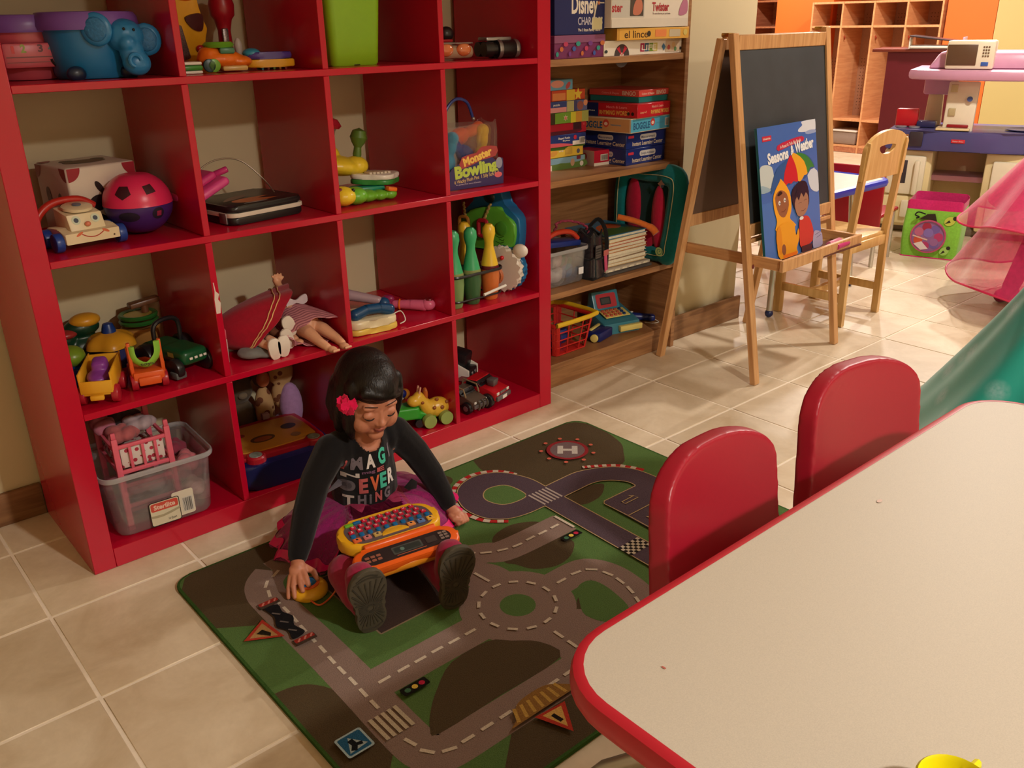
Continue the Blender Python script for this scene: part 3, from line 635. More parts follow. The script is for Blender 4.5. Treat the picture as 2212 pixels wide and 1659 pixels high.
M_blk = cl('black', (22, 20, 22))
def bagshape(u, v): a = 2 * PI * u; s_ = 1 - .25 * v; return Vector((.045 * s_ * math.copysign(abs(math.cos(a)) ** .6, math.cos(a)), .05 * s_ * math.copysign(abs(math.sin(a)) ** .6, math.sin(a)), .006 + .155 * v + .01 * math.sin(5 * a) * v))
MB().grid(bagshape, 32, 10, thick=.001).obj('vinyl', mat('vinyl_dark', (60, 55, 60), .12, trans=.3, alpha=.75), t)
MB().box((0, 0, .006), (.09, .095, .012), r=.004).obj('base', M_blk, t)
for v_ in (.45, 1): MB().tube([bagshape(i / 28, v_) for i in range(28)], .0035, 6, closed=True).obj('trim', M_blk, t)
MB().tube(smooth([(.035, -.045, .0), (.042, -.045, .08), (.048, -.035, .16), (.05, .0, .20), (.04, .04, .16)], 5), .0045, 6, flat=1.8).obj('strap', M_blk, t)
MB().box((.03, -.05, .055), (.018, .004, .07), r=.002, rot=(0, -.1, 0)).obj('pink_panel', cl('pinkbag', (205, 80, 120)), t)
MB().box((.028, -.0515, .09), (.03, .003, .02), r=.001).obj('buckle', cl('salmon', (190, 100, 95)), t)
decal('polka_print', FRONT(-.02, -.051, .1), [(rrect(-.018, -.02, .018, .025, .004), (90, 85, 85))] + [(circ(-.012 + .008 * (i % 4), -.014 + .009 * (i // 4), .003), (30, 28, 28)) for i in range(16)], t)
o = tag(MB().tube([(x + .004 * math.sin(i * 1.9), .20 + .004 * math.cos(i * 1.9), z) for i, (x, z) in enumerate(smooth([(1.70, s1 + .165), (1.705, s1 + .205), (1.75, s1 + .21), (1.81, s1 + .195), (1.85, s1 + .175), (1.862, s1 + .15)], 6))], .0045, 8).obj('braided_cord', mat('cord_pinkblack', (150, 50, 75), .8, noise=.45, nscale=120)), 'pink and black braided cord arching above the clear bin', 'cord')
for k in range(9):
    col = [(205, 170, 120), (225, 215, 195), (150, 110, 70), (230, 220, 200), (200, 130, 60), (228, 220, 205), (190, 80, 50), (225, 200, 150), (60, 130, 170)][k]; h = .0125
    t = thing('picture_book', ['tan', 'cream', 'brown', 'white', 'orange', 'ivory', 'rust red', 'buff', 'blue'][k] + ' covered picture book, ' + ['lowest', 'second', 'third', 'fourth', 'fifth', 'sixth', 'seventh', 'eighth', 'uppermost'][k] + ' in the pile beside the vinyl bag', 'book', (1.99 + .004 * ((k * 5) % 3), .235 + .003 * ((k * 7) % 3), s1 + .028 + k * h), math.radians((k * 37) % 5 - 2), 'picture books in the pile')
    MB().box((0, 0, h / 2), (.205, .21, h - .003)).obj('pages', mat('paper', (230, 220, 195), .8, noise=.2, nscale=(300)), t)
    b = MB(); b.box((0, 0, .0009), (.212, .216, .0016)); b.box((0, 0, h - .0012), (.212, .216, .0016)); b.obj('cover', mat('cover%d' % k, col, .35), t)
    if k == 8: decal('cover_print', TOP(0, 0, h - .0003), [(rect(-.1, -.1, .1, .1), (50, 130, 170)), (smooth([(-.1, -.1), (-.05, -.03), (.06, -.02), (.1, -.1)], 3), (70, 110, 50)), (smooth([(-.06, -.04), (-.02, .03), (.05, .05), (.08, 0), (.04, -.03), (0, -.01)], 3, True), (215, 100, 50))], t)
t = thing('puzzle_tray', 'flat clear tray of small tiles under the book pile', 'tray', (1.99, .205, s1))
MB().box((0, 0, .006), (.25, .19, .011), r=.004).obj('lid', M_clear, t)
MB().box((0, 0, .013 + .006), (.24, .18, .012), r=.004).obj('body', mat('tray_grey', (190, 180, 165), .3), t)
for k in range(6): MB().box((-.1 + k * .038, -.0912, .019), (.024, .001, .006)).obj('tile', mat('paper', (230, 220, 195)), t)
# teal pillow toy
t = thing('pillow_seat', 'teal padded travel pillow seat with magenta centre leaning on the bookcase side', 'pillow', (2.162, .19, s1 + .002), rot=(math.radians(0), math.radians(0), math.radians(-88)))
M_teal = cl('teal', (14, 120, 124))
b = MB(); ring = smooth([(-.115, -.0, .035), (-.125, 0, .17), (-.12, 0, .28), (-.10, 0, .325), (0, 0, .325), (.11, 0, .328), (.145, 0, .30), (.135, 0, .18), (.12, 0, .08), (.105, 0, .035), (.0, 0, .03)], 5, True)
k_ = len(ring)
for i, q in enumerate(ring):
    b.cap(q, ring[(i + 1) % k_], .030 + (.012 if q[0] > .09 else 0), .030 + (.012 if ring[(i + 1) % k_][0] > .09 else 0), 10)
o = blob(b, 'frame', M_teal, t, .006, 3)
for v in o.data.vertices: v.co.y = v.co.y * .72
MB().tube([(q[0] * 1.0, -.031 if q[0] > .09 else -.023, q[2]) for q in ring], .0016, 5, closed=True).obj('piping', cl('cream', (205, 200, 150)), t)
MB().box((0.0, .008, .18), (.20, .012, .26), r=.006).obj('back_cloth', cl('darkteal', (20, 60, 58)), t)
blob(MB().ell((-.06, -.002, .20), (.035, .018, .11)).ell((.06, -.002, .17), (.030, .02, .12)).ell((0, -.004, .09), (.05, .014, .05)), 'magenta_folds', cl('magenta', (185, 25, 60)), t, .004, 2)
decal('swirl', FRONT(.095, -.0335, .05), [(circ(0, 0, .017), (165, 185, 110)), (line(smooth([(.0, 0), (.005, .002), (.003, .008), (-.005, .008), (-.009, 0), (-.004, -.009), (.006, -.009), (.012, -.001), (.009, .010)], 4), .0025), (40, 110, 90))], t)
decal('patch', FRONT(.09, -.0325, .30), [(star(0, 0, .016, 4, .6), (150, 110, 90)), (circ(.006, -.008, .006), (60, 70, 90))], t)
tag(MB().tube(smooth([(2.015, .20, s1 + .185), (2.06, .16, s1 + .17), (2.115, .125, s1 + .142), (2.125, .105, s1 + .12)], 5), [.011] * 10 + [.0135] * 6, 12).obj('play_wand', cl('orange', (215, 110, 45))), 'orange padded tube lying across the books into the teal pillow', 'toy')

# bottom shelf
t = thing('shopping_basket', 'red plastic toy shopping basket with a yellow handle', 'basket', (1.72, .215, s0), math.radians(2))
def bk(u, v):
    P = rrect(-.10, -.095, .10, .095, .02, 3); n_ = len(P); f = (u % 1) * n_; i = int(f) % n_; q = Vector(P[i]).lerp(Vector(P[(i + 1) % n_]), f - int(f)); s_ = .80 + .2 * v
    return Vector((q.x * s_, q.y * s_, .004 + .118 * v))
b = MB()
N1 = 34
for i in range(N1): b.tube([bk(i / N1, v / 3) for v in range(4)], .0026, 5)
for v in (0, .25, .5, .75): b.tube([bk(i / 48, v) for i in range(48)], .0026, 5, closed=True)
o = b.obj('lattice', pl('basket_red', (205, 40, 35)), t)
MB().tube([bk(i / 48, 1) for i in range(48)], .006, 8, closed=True, flat=1.2).obj('rim', pl('basket_red', (205, 40, 35)), t)
MB().box((0, 0, .004), (.155, .15, .005), r=.002).obj('base', pl('basket_red', (205, 40, 35)), t)
MB().tube([(-.10, -.10, .128), (-.03, -.108, .13), (.06, -.108, .13), (.108, -.10, .13), (.112, -.06, .132), (.108, .06, .134), (.08, .098, .134), (-.08, .098, .134), (-.108, .06, .132)], .0068, 10, flat=1.3).obj('handle', pl('yellow', (232, 190, 40)), t)
for k, (x, y, c, lab) in enumerate(((-.04, -.02, (90, 30, 90), 'purple'), (.03, .02, (40, 60, 130), 'blue'), (-.02, .04, (170, 40, 50), 'dark red'))):
    tag(MB().lathe([(0, 0), (.028, .004), (.034, .03), (.03, .055), (.012, .07), (0, .072)], 16, c=(1.72 + x, .215 + y, s0 + .008)).obj('play_food', pl('food%d' % k, c)), lab + ' rounded play food piece inside the red basket', 'toy', 'play food in the basket')
t = thing('cash_register', 'teal blue toy cash register with orange number keys', 'toy', (2.035, .23, s0), math.radians(-14))
M_tb = pl('register_teal', (60, 130, 150)); M_nv = pl('navy', (24, 40, 110)); M_yl = pl('yellow', (232, 190, 40))
def wedge(w, d, h0, h1): return [(-d / 2, 0), (d / 2, 0), (d / 2, h1), (-d / 2, h0)]
side = Matrix(((0, 0, 1, 0), (1, 0, 0, 0), (0, 1, 0, 0), (0, 0, 0, 1)))    # polygon (x,y)->(Y,Z), extrude X
MB().prism([(-.075, 0), (.08, 0), (.08, .075), (-.07, .04)], .16, TR((-.08, 0, 0)) @ side, r=.006).obj('body', M_tb, t)
MB().prism([(.035, .06), (.095, .06), (.09, .125), (.065, .13)], .12, TR((-.06, 0, 0)) @ side, r=.006).obj('display_head', M_tb, t)
MB().box((.03, -.08, .02), (.10, .02, .022), r=.003).obj('cash_drawer', pl('pale_yellow', (228, 210, 120)), t)
sl = TR((0, -.012, .062), (math.atan2(.035, .15), 0, 0))
kp = MB(); kp.M = sl; kp.box((.0, 0, .0), (.11, .06, .004), r=.002); kp.obj('keypad', pl('pale_yellow', (228, 210, 120)), t)
for i in range(15):
    k_ = MB(); k_.M = sl; k_.lathe([(0, .008), (.006, .007), (.0075, .002)], 10, c=(-.044 + .019 * (i % 5), -.019 + .018 * (i // 5), 0)); k_.obj('key', pl('key_orange' if i % 5 < 4 else 'key_navy', (200, 100, 70) if i % 5 < 4 else (30, 60, 110)), t)
dm = TR((0, .0485, .096), (math.radians(90) - math.atan2(.03, .065) - .0, 0, 0))
decal('display', dm, [(rrect(-.045, -.028, .045, .028, .008), (190, 50, 60)), (rrect(-.028, -.016, .02, .014, .003), (40, 40, 45)), (rrect(-.022, -.011, .014, .009, .002), (70, 72, 70))], t)
t = thing('barcode_scanner', 'navy blue toy conveyor with pale yellow knob left of the register', 'toy', (1.905, .175, s0), math.radians(14))
MB().box((0, 0, .019), (.10, .06, .036), r=.006).obj('body', M_nv, t)
MB().box((-.005, .018, .042), (.08, .012, .008), r=.003, rot=(0, 0, .1)).obj('belt_edge', pl('pale_yellow', (228, 210, 120)), t)
MB().cyl((-.052, -.01, .018), (-.064, -.012, .018), .015, n=20, bev=.003).obj('knob', pl('pale_yellow', (228, 210, 120)), t)
t = thing('hand_scanner', 'blue toy hand scanner with looped white cord right of the register', 'toy', (2.165, .21, s0), math.radians(-38))
blob(MB().cap((-.05, 0, .022), (.035, 0, .016), .018, .014).box((.05, 0, .014), (.03, .034, .024), r=.006), 'body', M_nv, t, .003, 2)
MB().tube(smooth([(.06, -.01, .01), (.075, -.03, .004), (.05, -.045, .004), (.02, -.03, .004)], 5), .0016, 6).obj('cord', pl('white', (230, 225, 215)), t)
MB().ell((-.03, -.002, .04), (.008, .006, .003)).obj('button', pl('white', (230, 225, 215)), t)
tag(blob(MB().ell((0, 0, .02), (.022, .02, .02)).ell((.02, 0, .012), .012), 'play_potato', pl('potato', (150, 110, 80)), None, .003, 2, loc=(2.10, .325, s0 + .001)), 'brown lumpy play food behind the toy cash register', 'toy')
# ================================================================ easel with the big book
ea = thing('chalkboard_easel', 'pine folding easel with dark chalkboards standing beside the bookcase', 'easel', (0, 0, 0))
FL0, FR0, FL1, FR1 = Vector((2.131, -.369, 0)), Vector((2.712, -.335, 0)), Vector((2.105, -.19, 1.155)), Vector((2.668, -.175, 1.165))
BL0, BR0, BL1, BR1 = Vector((2.116, .05, 0)), Vector((2.69, .062, 0)), Vector((2.108, -.145, 1.14)), Vector((2.672, -.13, 1.15))
def beam(p0, p1, a, b_, name, parent, m=M_pine, up=None, r=.002):
    d = (p1 - p0); L_ = d.length; z = d.normalized(); x = (up or Vector((1, 0, 0))); x = (x - z * x.dot(z)).normalized(); y = z.cross(x)
    Mx = Matrix((x, y, z)).transposed().to_4x4(); Mx.translation = (p0 + p1) / 2
    q = MB(); q.box((0, 0, 0), (a, b_, L_), r=r, seg=1)
    o = q.obj(name, m, parent); o.matrix_local = Mx; return o
for p0, p1 in ((FL0, FL1), (FR0, FR1), (BL0, BL1), (BR0, BR1)): beam(p0, p1, .030, .022, 'leg', ea)
lerp = lambda a, b_, z: a.lerp(b_, z / b_.z)
for (a0, a1, c0, c1) in ((FL0, FL1, FR0, FR1), (BL0, BL1, BR0, BR1)):
    for z, h in ((1.127, .045), (.535, .042)):
        p, q = lerp(a0, a1, z), lerp(c0, c1, z); dx = (q - p).normalized() * .0155
        beam(p + dx, q - dx, h, .018, 'rail', ea, M_pineh, up=Vector((0, 0, 1)))
    z0, z1 = .55, 1.11
    P = [lerp(a0, a1, z0), lerp(c0, c1, z0), lerp(c0, c1, z1), lerp(a0, a1, z1)]; ins = (P[1] - P[0]).normalized() * .014
    P = [P[0] + ins, P[1] - ins, P[2] - ins, P[3] + ins]; nn = (P[1] - P[0]).cross(P[3] - P[0]).normalized() * .003
    t_ = bmesh.new(); A = [t_.verts.new(v - nn) for v in P]; B = [t_.verts.new(v + nn) for v in P]; t_.faces.new(A[::-1]); t_.faces.new(B)
    for i in range(4): t_.faces.new((A[i], A[(i + 1) % 4], B[(i + 1) % 4], B[i]))
    MB()._add(t_).obj('chalkboard', mat('slate', (52, 56, 60) if a0 is FL0 else (74, 56, 46), .6, noise=.25, nscale=9) if a0 is FL0 else mat('hardboard', (96, 70, 54), .6, noise=.05), ea)
q = lerp(FL0, FL1, .50); 
for z, nm in ((.50, 'lower_rail'),):
    p, q = lerp(FL0, FL1, z), lerp(FR0, FR1, z); beam(p + Vector((.016, 0, 0)), q - Vector((.016, 0, 0)), .014, .018, nm, ea, M_pineh, up=Vector((0, 0, 1)))
for s_, a, c in ((0, lerp(FL0, FL1, .435), lerp(BL0, BL1, .435)), (1, lerp(FR0, FR1, .435), lerp(BR0, BR1, .435))):
    off = Vector((.0165 + .009, 0, 0)) * (-1 if s_ else 1)
    beam(a + off + Vector((0, -.115, 0)), c + off, .038, .014, 'side_bar', ea, M_pine, up=Vector((0, 0, 1)))
tl, tr_ = lerp(FL0, FL1, .435) + Vector((.012, -.125, .0)), lerp(FR0, FR1, .435) + Vector((-.012, -.125, 0))
beam(tl, tr_, .040, .014, 'tray_front', ea, M_pineh, up=Vector((0, 0, 1)))
MB().box(((tl.x + tr_.x) / 2, tl.y + .065, .420), (tr_.x - tl.x - .03, .118, .006), rot=(0, 0, .02)).obj('tray_base', mat('tray_brown', (96, 52, 38), .5), ea)
for q in (FL1, FR1):
    MB().box((q.x + .0, q.y + .022, q.z - .004), (.028, .03, .012), r=.003).obj('hinge', mat('brass', (190, 150, 80), .3, 1), ea)
MB().ell((lerp(FL0, FL1, .42).x + .015, lerp(FL0, FL1, .42).y - .012, .415), (.006, .004, .008)).obj('knob', pl('dark_red', (110, 25, 25)), ea)

Pb = [Vector((2.150, -.353, .4255)), Vector((2.520, -.338, .4265)), Vector((2.493, -.268, .870)), Vector((2.121, -.275, .864))]
ux = (Pb[1] - Pb[0]).normalized(); uz = (Pb[3] - Pb[0]); BH = uz.length; uz = (uz - ux * uz.dot(ux)).normalized(); un = ux.cross(uz)
BM = Matrix((ux, uz, un)).transposed().to_4x4(); BM.translation = Pb[0] + Vector((0, -.004, .002)); BW = (Pb[1] - Pb[0]).length
bb = thing('big_book', 'large blue picture book with a rainbow umbrella cover standing on the easel tray', 'book', (0, 0, 0))
bb.matrix_world = BM
MB().box((BW / 2, BH / 2, -.004), (BW - .003, BH - .004, .0065)).obj('pages', mat('paper', (230, 220, 195)), bb)
b = MB(); b.box((BW / 2, BH / 2, -.0004), (BW, BH, .0008)); b.box((BW / 2, BH / 2, -.0082), (BW, BH, .0008)); b.box((-.0004, BH / 2, -.0042), (.0008, BH, .0084)); b.obj('cover', mat('book_teal', (20, 100, 110), .3), bb)
s_ = BW / 500.; X = lambda x, y: (x * s_, BH - y * BH / 600.)
PP = lambda L_, n=3, c=True: smooth([X(*q) for q in L_], n, c)
bk_ = [(rect(0, 0, BW, BH), (78, 128, 196)), (rect(0, 0, BW, BH * .72), (72, 116, 188)), (rect(0, BH * .45, BW, BH), (66, 106, 180)),
 (PP([(345, 45), (380, 25), (372, 5), (420, 0), (498, 0), (498, 60), (440, 68), (350, 62)]), (215, 218, 228)), (PP([(400, 72), (440, 60), (498, 65), (498, 80), (430, 84)]), (150, 165, 205)),
 (PP([(0, 235), (40, 215), (100, 235), (120, 300), (200, 325), (120, 350), (20, 360), (0, 345)]), (196, 205, 205)), (PP([(400, 275), (440, 250), (470, 300), (498, 330), (498, 440), (440, 430), (410, 380)]), (205, 210, 222)), (PP([(0, 330), (60, 350), (80, 370), (0, 375)]), (150, 175, 190)),
 (rect(*X(35, 82), *X(110, 52)), (200, 50, 70)), T('ScholarKids', *X(72, 67), .045, .006, W_),
 (PP([(155, 118), (250, 98), (370, 88), (380, 118), (260, 132), (160, 150)], 2), (196, 45, 75)), T('A Read & Talk Big Book', *X(268, 119), .135, .010, W_, .01, .10), 
 T('Seasons', *X(155, 178), .130, .034, (238, 238, 240), .045, .07), T('&', *X(278, 160), .022, .032, (238, 238, 240), .04, .07), T('Weather', *X(385, 142), .125, .034, (238, 238, 240), .045, .07),
 (PP([(215, 215), (250, 195), (300, 185), (380, 195), (440, 235), (470, 290), (430, 300), (380, 345), (330, 335), (270, 355), (190, 360), (150, 340), (80, 390), (90, 330), (140, 250)], 2), (40, 90, 150)),
 (PP([(300, 190), (360, 190), (420, 225), (465, 288), (430, 285), (385, 320)], 2), (50, 130, 60)), (PP([(270, 190), (310, 188), (375, 240), (400, 318), (370, 325), (350, 345), (310, 350)], 2), (235, 165, 45)), (PP([(265, 192), (245, 200), (200, 280), (185, 365), (225, 350), (250, 358), (275, 345), (312, 352), (300, 260)], 2), (205, 40, 50)),
 (line([X(283, 350), X(292, 600)], .0015), (140, 160, 190)),
 (PP([(150, 330), (168, 318), (230, 400), (240, 500), (222, 560), (250, 590), (262, 620), (100, 620), (110, 560), (92, 480), (95, 400)]), (240, 165, 45)), (PP([(105, 420), (150, 380), (205, 410), (218, 480), (180, 545), (130, 520)]), (150, 95, 65)), (circ(*X(140, 455), .007, .010), (235, 225, 215)), (circ(*X(185, 445), .007, .010), (235, 225, 215)), (circ(*X(143, 457), .003, .004), (40, 25, 20)), (circ(*X(187, 447), .003, .004), (40, 25, 20)), (line([X(150, 508), X(172, 512), X(190, 498)], .002), (100, 40, 35)), (PP([(125, 405), (150, 385), (170, 400), (140, 412)], 2), (40, 28, 24)),
 (PP([(245, 440), (265, 385), (330, 355), (385, 375), (400, 470), (385, 520), (330, 540), (270, 520)]), (28, 30, 45)), (PP([(268, 480), (310, 430), (370, 420), (392, 480), (375, 540), (330, 570), (285, 555)]), (165, 120, 95)), (line([X(300, 490), X(315, 483), X(330, 488)], .0016), (90, 55, 45)), (line([X(350, 478), X(365, 472), X(378, 476)], .0016), (90, 55, 45)), (line([X(318, 535), X(340, 540), X(362, 528)], .0018), (100, 50, 45)), (PP([(270, 445), (300, 400), (385, 400), (398, 450), (370, 430), (350, 455), (330, 425), (305, 470), (290, 440)], 2), (28, 30, 45))]
# the figures' clothes run to the lower edge of the cover
bk2 = [(it[0] if isinstance(it, T) else it[0], None) for it in ()]
low = lambda y: y
bk_ += []
for i, it in enumerate(bk_):
    if isinstance(it, T): it.y = BH - (BH - it.y) * .755
    elif i > 2: bk_[i] = ([(x, BH - (BH - y) * .755) for x, y in it[0]], it[1])
XX = lambda x, y: (x * s_, BH - y * BH / 800.)
Q2 = lambda L_, n=3: smooth([XX(*q) for q in L_], n, True)
bk_ += [(Q2([(110, 600), (240, 590), (262, 680), (285, 640), (290, 700), (262, 760), (262, 798), (118, 798), (95, 700)]), (236, 160, 40)), (Q2([(100, 620), (130, 600), (140, 720), (120, 770), (92, 690)]), (225, 140, 35)), (circ(*XX(150, 745), .013, .019), (140, 85, 60)), (rect(XX(140, 0)[0], 0, XX(262, 0)[0], XX(0, 778)[1]), (236, 120, 35)),
  (Q2([(300, 590), (340, 575), (385, 590), (415, 660), (418, 720), (390, 755), (300, 765), (292, 690)]), (205, 62, 50)), (circ(*XX(318, 585), .014, .006), (225, 225, 225)), (rect(XX(305, 0)[0], 0, XX(400, 0)[0], XX(0, 760)[1]), (88, 48, 52)), (Q2([(420, 700), (450, 690), (498, 720), (498, 790), (410, 795)]), (170, 165, 195))]
bk_ += [(line([XX(430, 715), XX(480, 705)], .0015), (50, 60, 100)), (line([XX(445, 735), XX(490, 724)], .0015), (50, 60, 100))]
bk_ = [(it if isinstance(it, T) else ([(min(max(x, 0), BW), min(max(y, 0), BH)) for x, y in it[0]], it[1])) for it in bk_]
decal('cover_print', Matrix.Translation((0, 0, .0002)), bk_, bb, mt=mat('print_gloss', attr=True, rough=.28, noise=.02))
for k, (y, z, c, lab) in enumerate(((-.405, .438, (200, 60, 120), 'pink glitter marker lying nearest the tray edge'), (-.375, .440, (215, 120, 150), 'light pink marker behind the glitter marker in the tray'))):
    t = thing('marker', lab, 'marker', (2.56, y, .0), math.radians(6), 'pink markers in the easel tray')
    MB().cyl((-.06, 0, z), (.03, 0, z), .012, n=16, bev=.002).obj('barrel', pl('mk%d' % k, c), t)
    MB().cyl((.0305, 0, z), (.055, 0, z), .011, .006, n=16, bev=.002).obj('cap', pl('mkc%d' % k, (190, 40, 110) if k == 0 else (205, 170, 110)), t)

# ---------------------------------------------------------------- birch chair
wc = thing('wooden_chair', 'light birch child chair with an oval hand hole in the backrest behind the easel', 'chair', (3.07, -.235, 0), math.radians(0))
hw = .145
for sx in (-1, 1):
    MB().tube([(sx * hw, .0, .0), (sx * hw, .005, .36), (sx * (hw - .002), -.025, .73), (sx * (hw - .002), -.028, .745)], [.024, .024, .021, .012], 4, flat=.75).obj('back_leg', M_birch, wc, ang=60)
    MB().box((sx * hw, .30, .17), (.034, .034, .34), r=.004).obj('front_leg', M_birch, wc)
    MB().box((sx * hw, .15, .115), (.02, .27, .035), r=.003).obj('side_stretcher', M_birch, wc)
    MB().box((sx * hw, .15, .325), (.02, .27, .04), r=.003).obj('side_rail', M_birch, wc)
MB().box((0, .16, .352), (.34, .32, .018), r=.006).obj('seat', M_birch, wc)
MB().box((0, .15, .115), (.27, .025, .03), r=.003).obj('cross_stretcher', M_birch, wc)
MB().box((0, .0, .325), (.26, .018, .04), r=.003).obj('back_rail', M_birch, wc)
t_ = bmesh.new(); out = [(-.165, .60), (.165, .60), (.165, .71)] + [(.165 * math.cos(a), .71 + .075 * math.sin(a)) for a in [PI * i / 16 for i in range(1, 16)]] + [(-.165, .71)]
hole = [(.0 + .064 * math.cos(a), .722 + (.030 * math.sin(a) if math.sin(a) < 0 else .008 * math.sin(a))) for a in [2 * PI * i / 24 for i in range(24)]]
vo = [t_.verts.new((x, 0, z)) for x, z in out]; vh = [t_.verts.new((x, 0, z)) for x, z in hole]
eo = [t_.edges.new((vo[i], vo[(i + 1) % len(vo)])) for i in range(len(vo))]; eh = [t_.edges.new((vh[i], vh[(i + 1) % len(vh)])) for i in range(len(vh))]
bmesh.ops.triangle_fill(t_, use_beauty=True, edges=eo + eh); bmesh.ops.solidify(t_, geom=t_.faces[:], thickness=.016)
bmesh.ops.recalc_face_normals(t_, faces=t_.faces[:])
q = MB(); q.M = TR((0, .018, .0), (math.radians(2.5), 0, 0)); q._add(t_); q.obj('backrest', M_birch, wc)
for k, (x, c, lab) in enumerate(((2.98, (200, 200, 210), 'white'), (3.0, (50, 50, 130), 'indigo'), (3.02, (205, 195, 180), 'cream'), (3.045, (25, 25, 30), 'black'))):
    t = thing('magazine', lab + ' spined booklet standing on the birch chair seat', 'book', (x, .06, .3618), 0, 'booklets standing on the chair seat')
    MB().box((0, .05, .05), (.016, .11, .098)).obj('pages', mat('paper', (230, 220, 195)), t)
    MB().box((0, -.006, .05), (.019, .002, .1)).obj('spine', mat('spine%d' % k, c, .4), t)

# ---------------------------------------------------------------- blue edged table and things by it
t = thing('play_table', 'low white topped play table with blue rubber edge behind the easel', 'table', (0, 0, 0))
P = rrect(2.78, -.02, 3.62, .62, .06, 6)
MB().prism(P, .024, TOP(0, 0, .478)).obj('tabletop', mat('laminate_white', (215, 195, 180), .35), t)
MB().tube([(x, y, .488) for x, y in P], .016, 8, closed=True, flat=1.2).obj('edge_band', pl('edge_blue', (40, 60, 185)), t)
for x, y, x2, y2 in ((2.815, .036, 2.86, .06), (3.5, .05, 3.47, .08), (2.86, .56, 2.9, .52), (3.52, .56, 3.47, .52)):
    l = MB().cyl((x, y, .03), (x2, y2, .47), .013).obj('leg', M_chrome, t)
    MB().ell((x, y, .018), .018).obj('foot', pl('footblue', (25, 40, 90)), l)
t = thing('child_chair', 'deep red plastic child chair standing beyond the blue edged table', 'chair', (3.86, .28, 0), math.radians(-80), 'small red chairs at the back')
MB().box((0, 0, .34), (.30, .02, .34), r=.008, rot=(.05, 0, 0)).obj('backrest', pl('deepred', (160, 14, 34)), t)
MB().box((0, .15, .26), (.30, .28, .02), r=.008).obj('seat', pl('deepred', (160, 14, 34)), t)
for x in (-.13, .13):
    for y in (0.01, .27): MB().cyl((x, y, 0), (x, y, .25), .011).obj('leg', M_chrome, t)
t = thing('child_chair', 'bright red plastic child chair half hidden beyond the far table edge', 'chair', (4.02, .86, 0), math.radians(20), 'small red chairs at the back')
MB().box((0, 0, .42), (.28, .02, .22), r=.05, seg=4).obj('backrest', pl('brightred', (205, 30, 40)), t)
MB().box((0, .14, .27), (.28, .26, .02), r=.008).obj('seat', pl('brightred', (205, 30, 40)), t)
for x in (-.12, .12):
    for y in (0.01, .25): MB().cyl((x, y, 0), (x, y, .41 if y < .1 else .26), .011).obj('leg', M_chrome, t)

# ---------------------------------------------------------------- coat lockers
lk = thing('coat_locker', 'wooden four bay coat locker with cubbies and hooks against the orange wall', 'locker', (7.6, 0, 0))
M_lk = wood('locker_wood', (196, 128, 92), (170, 100, 68), (3, 30, 30), .4); M_lkd = wood('locker_edge', (225, 165, 115), (210, 145, 98), (3, 30, 30), .4)
ys = [2.92 - .305 * i for i in range(5)]
for y in ys: MB().box((.19, y, .66), (.38, .016, 1.32)).obj('divider' if y not in (ys[0], ys[-1]) else 'side_panel', M_lkd, lk)
for z in (1.312, 1.108, .295, .06): MB().box((.19, 2.31, z), (.376, 1.204, .018)).obj('shelf_board', M_lkd, lk)
MB().box((.01, 2.31, .03), (.012, 1.2, .055)).obj('plinth', M_lk, lk)
MB().box((.382, 2.31, .66), (.006, 1.21, 1.3)).obj('back_panel', mat('pegboard', (176, 128, 98), .7, noise=.1, nscale=60), lk)
b = MB()
for i in range(4):
    for zc, zh in ((1.20, .10), (.62, .5)):
        for a in range(9):
            for c in range(int(zh / .03)): b.cyl((.378, ys[i] - .04 - a * .028, zc - zh / 2 + c * .03), (.3755, ys[i] - .04 - a * .028, zc - zh / 2 + c * .03), .0035, n=5)
o = b.obj('peg_holes', mat('hole', (70, 45, 32), .9), lk); o['kind'] = 'stuff'
for y in ys[1:4]:
    MB().tube([(.06, y - .01, 1.03), (.05, y - .025, 1.0), (.03, y - .035, 1.02)], .005, 6).obj('hook', pl('hookred', (160, 50, 30)), lk)
for k, y in enumerate((2.77, 2.47)):
    t = thing('lidded_bin', ['left', 'right'][k] + ' grey storage bin with white lid in the bottom of the coat locker', 'bin', (7.62, y, .0695), 0, 'lidded bins in the locker')
    MB().box((.13, 0, .06), (.26, .24, .115), r=.01, taper=(1.05, 1.05)).obj('body', mat('bin_grey', (150, 130, 120), .4), t)
    MB().box((.13, 0, .125), (.29, .265, .014), r=.005).obj('lid', pl('lidwhite', (225, 215, 205)), t)
# second cubby at the far left
cb2 = thing('cubby_shelf', 'wooden cubby shelf on the wall left of the orange pillar', 'shelf', (8.45, 0, 0))
for y in (4.50, 4.18, 3.86, 3.56): MB().box((.19, y, 1.0), (.38, .016, .72)).obj('divider', M_lk, cb2)
for z in (1.36, 1.10, .64): MB().box((.19, 4.03, z), (.376, .95, .018)).obj('shelf_board', M_lk, cb2)
MB().box((.385, 4.03, 1.0), (.006, .95, .72)).obj('back_panel', M_lk, cb2)
for y in (4.5, 3.56): MB().box((.19, y, .32), (.38, .016, .63)).obj('side_panel', M_lk, cb2)
tag(MB().box((8.6, 4.05, 1.40), (.2, .5, .05), r=.004).obj('red_box', pl('boxred', (200, 40, 35))), 'flat red box on top of the far cubby shelf', 'box')

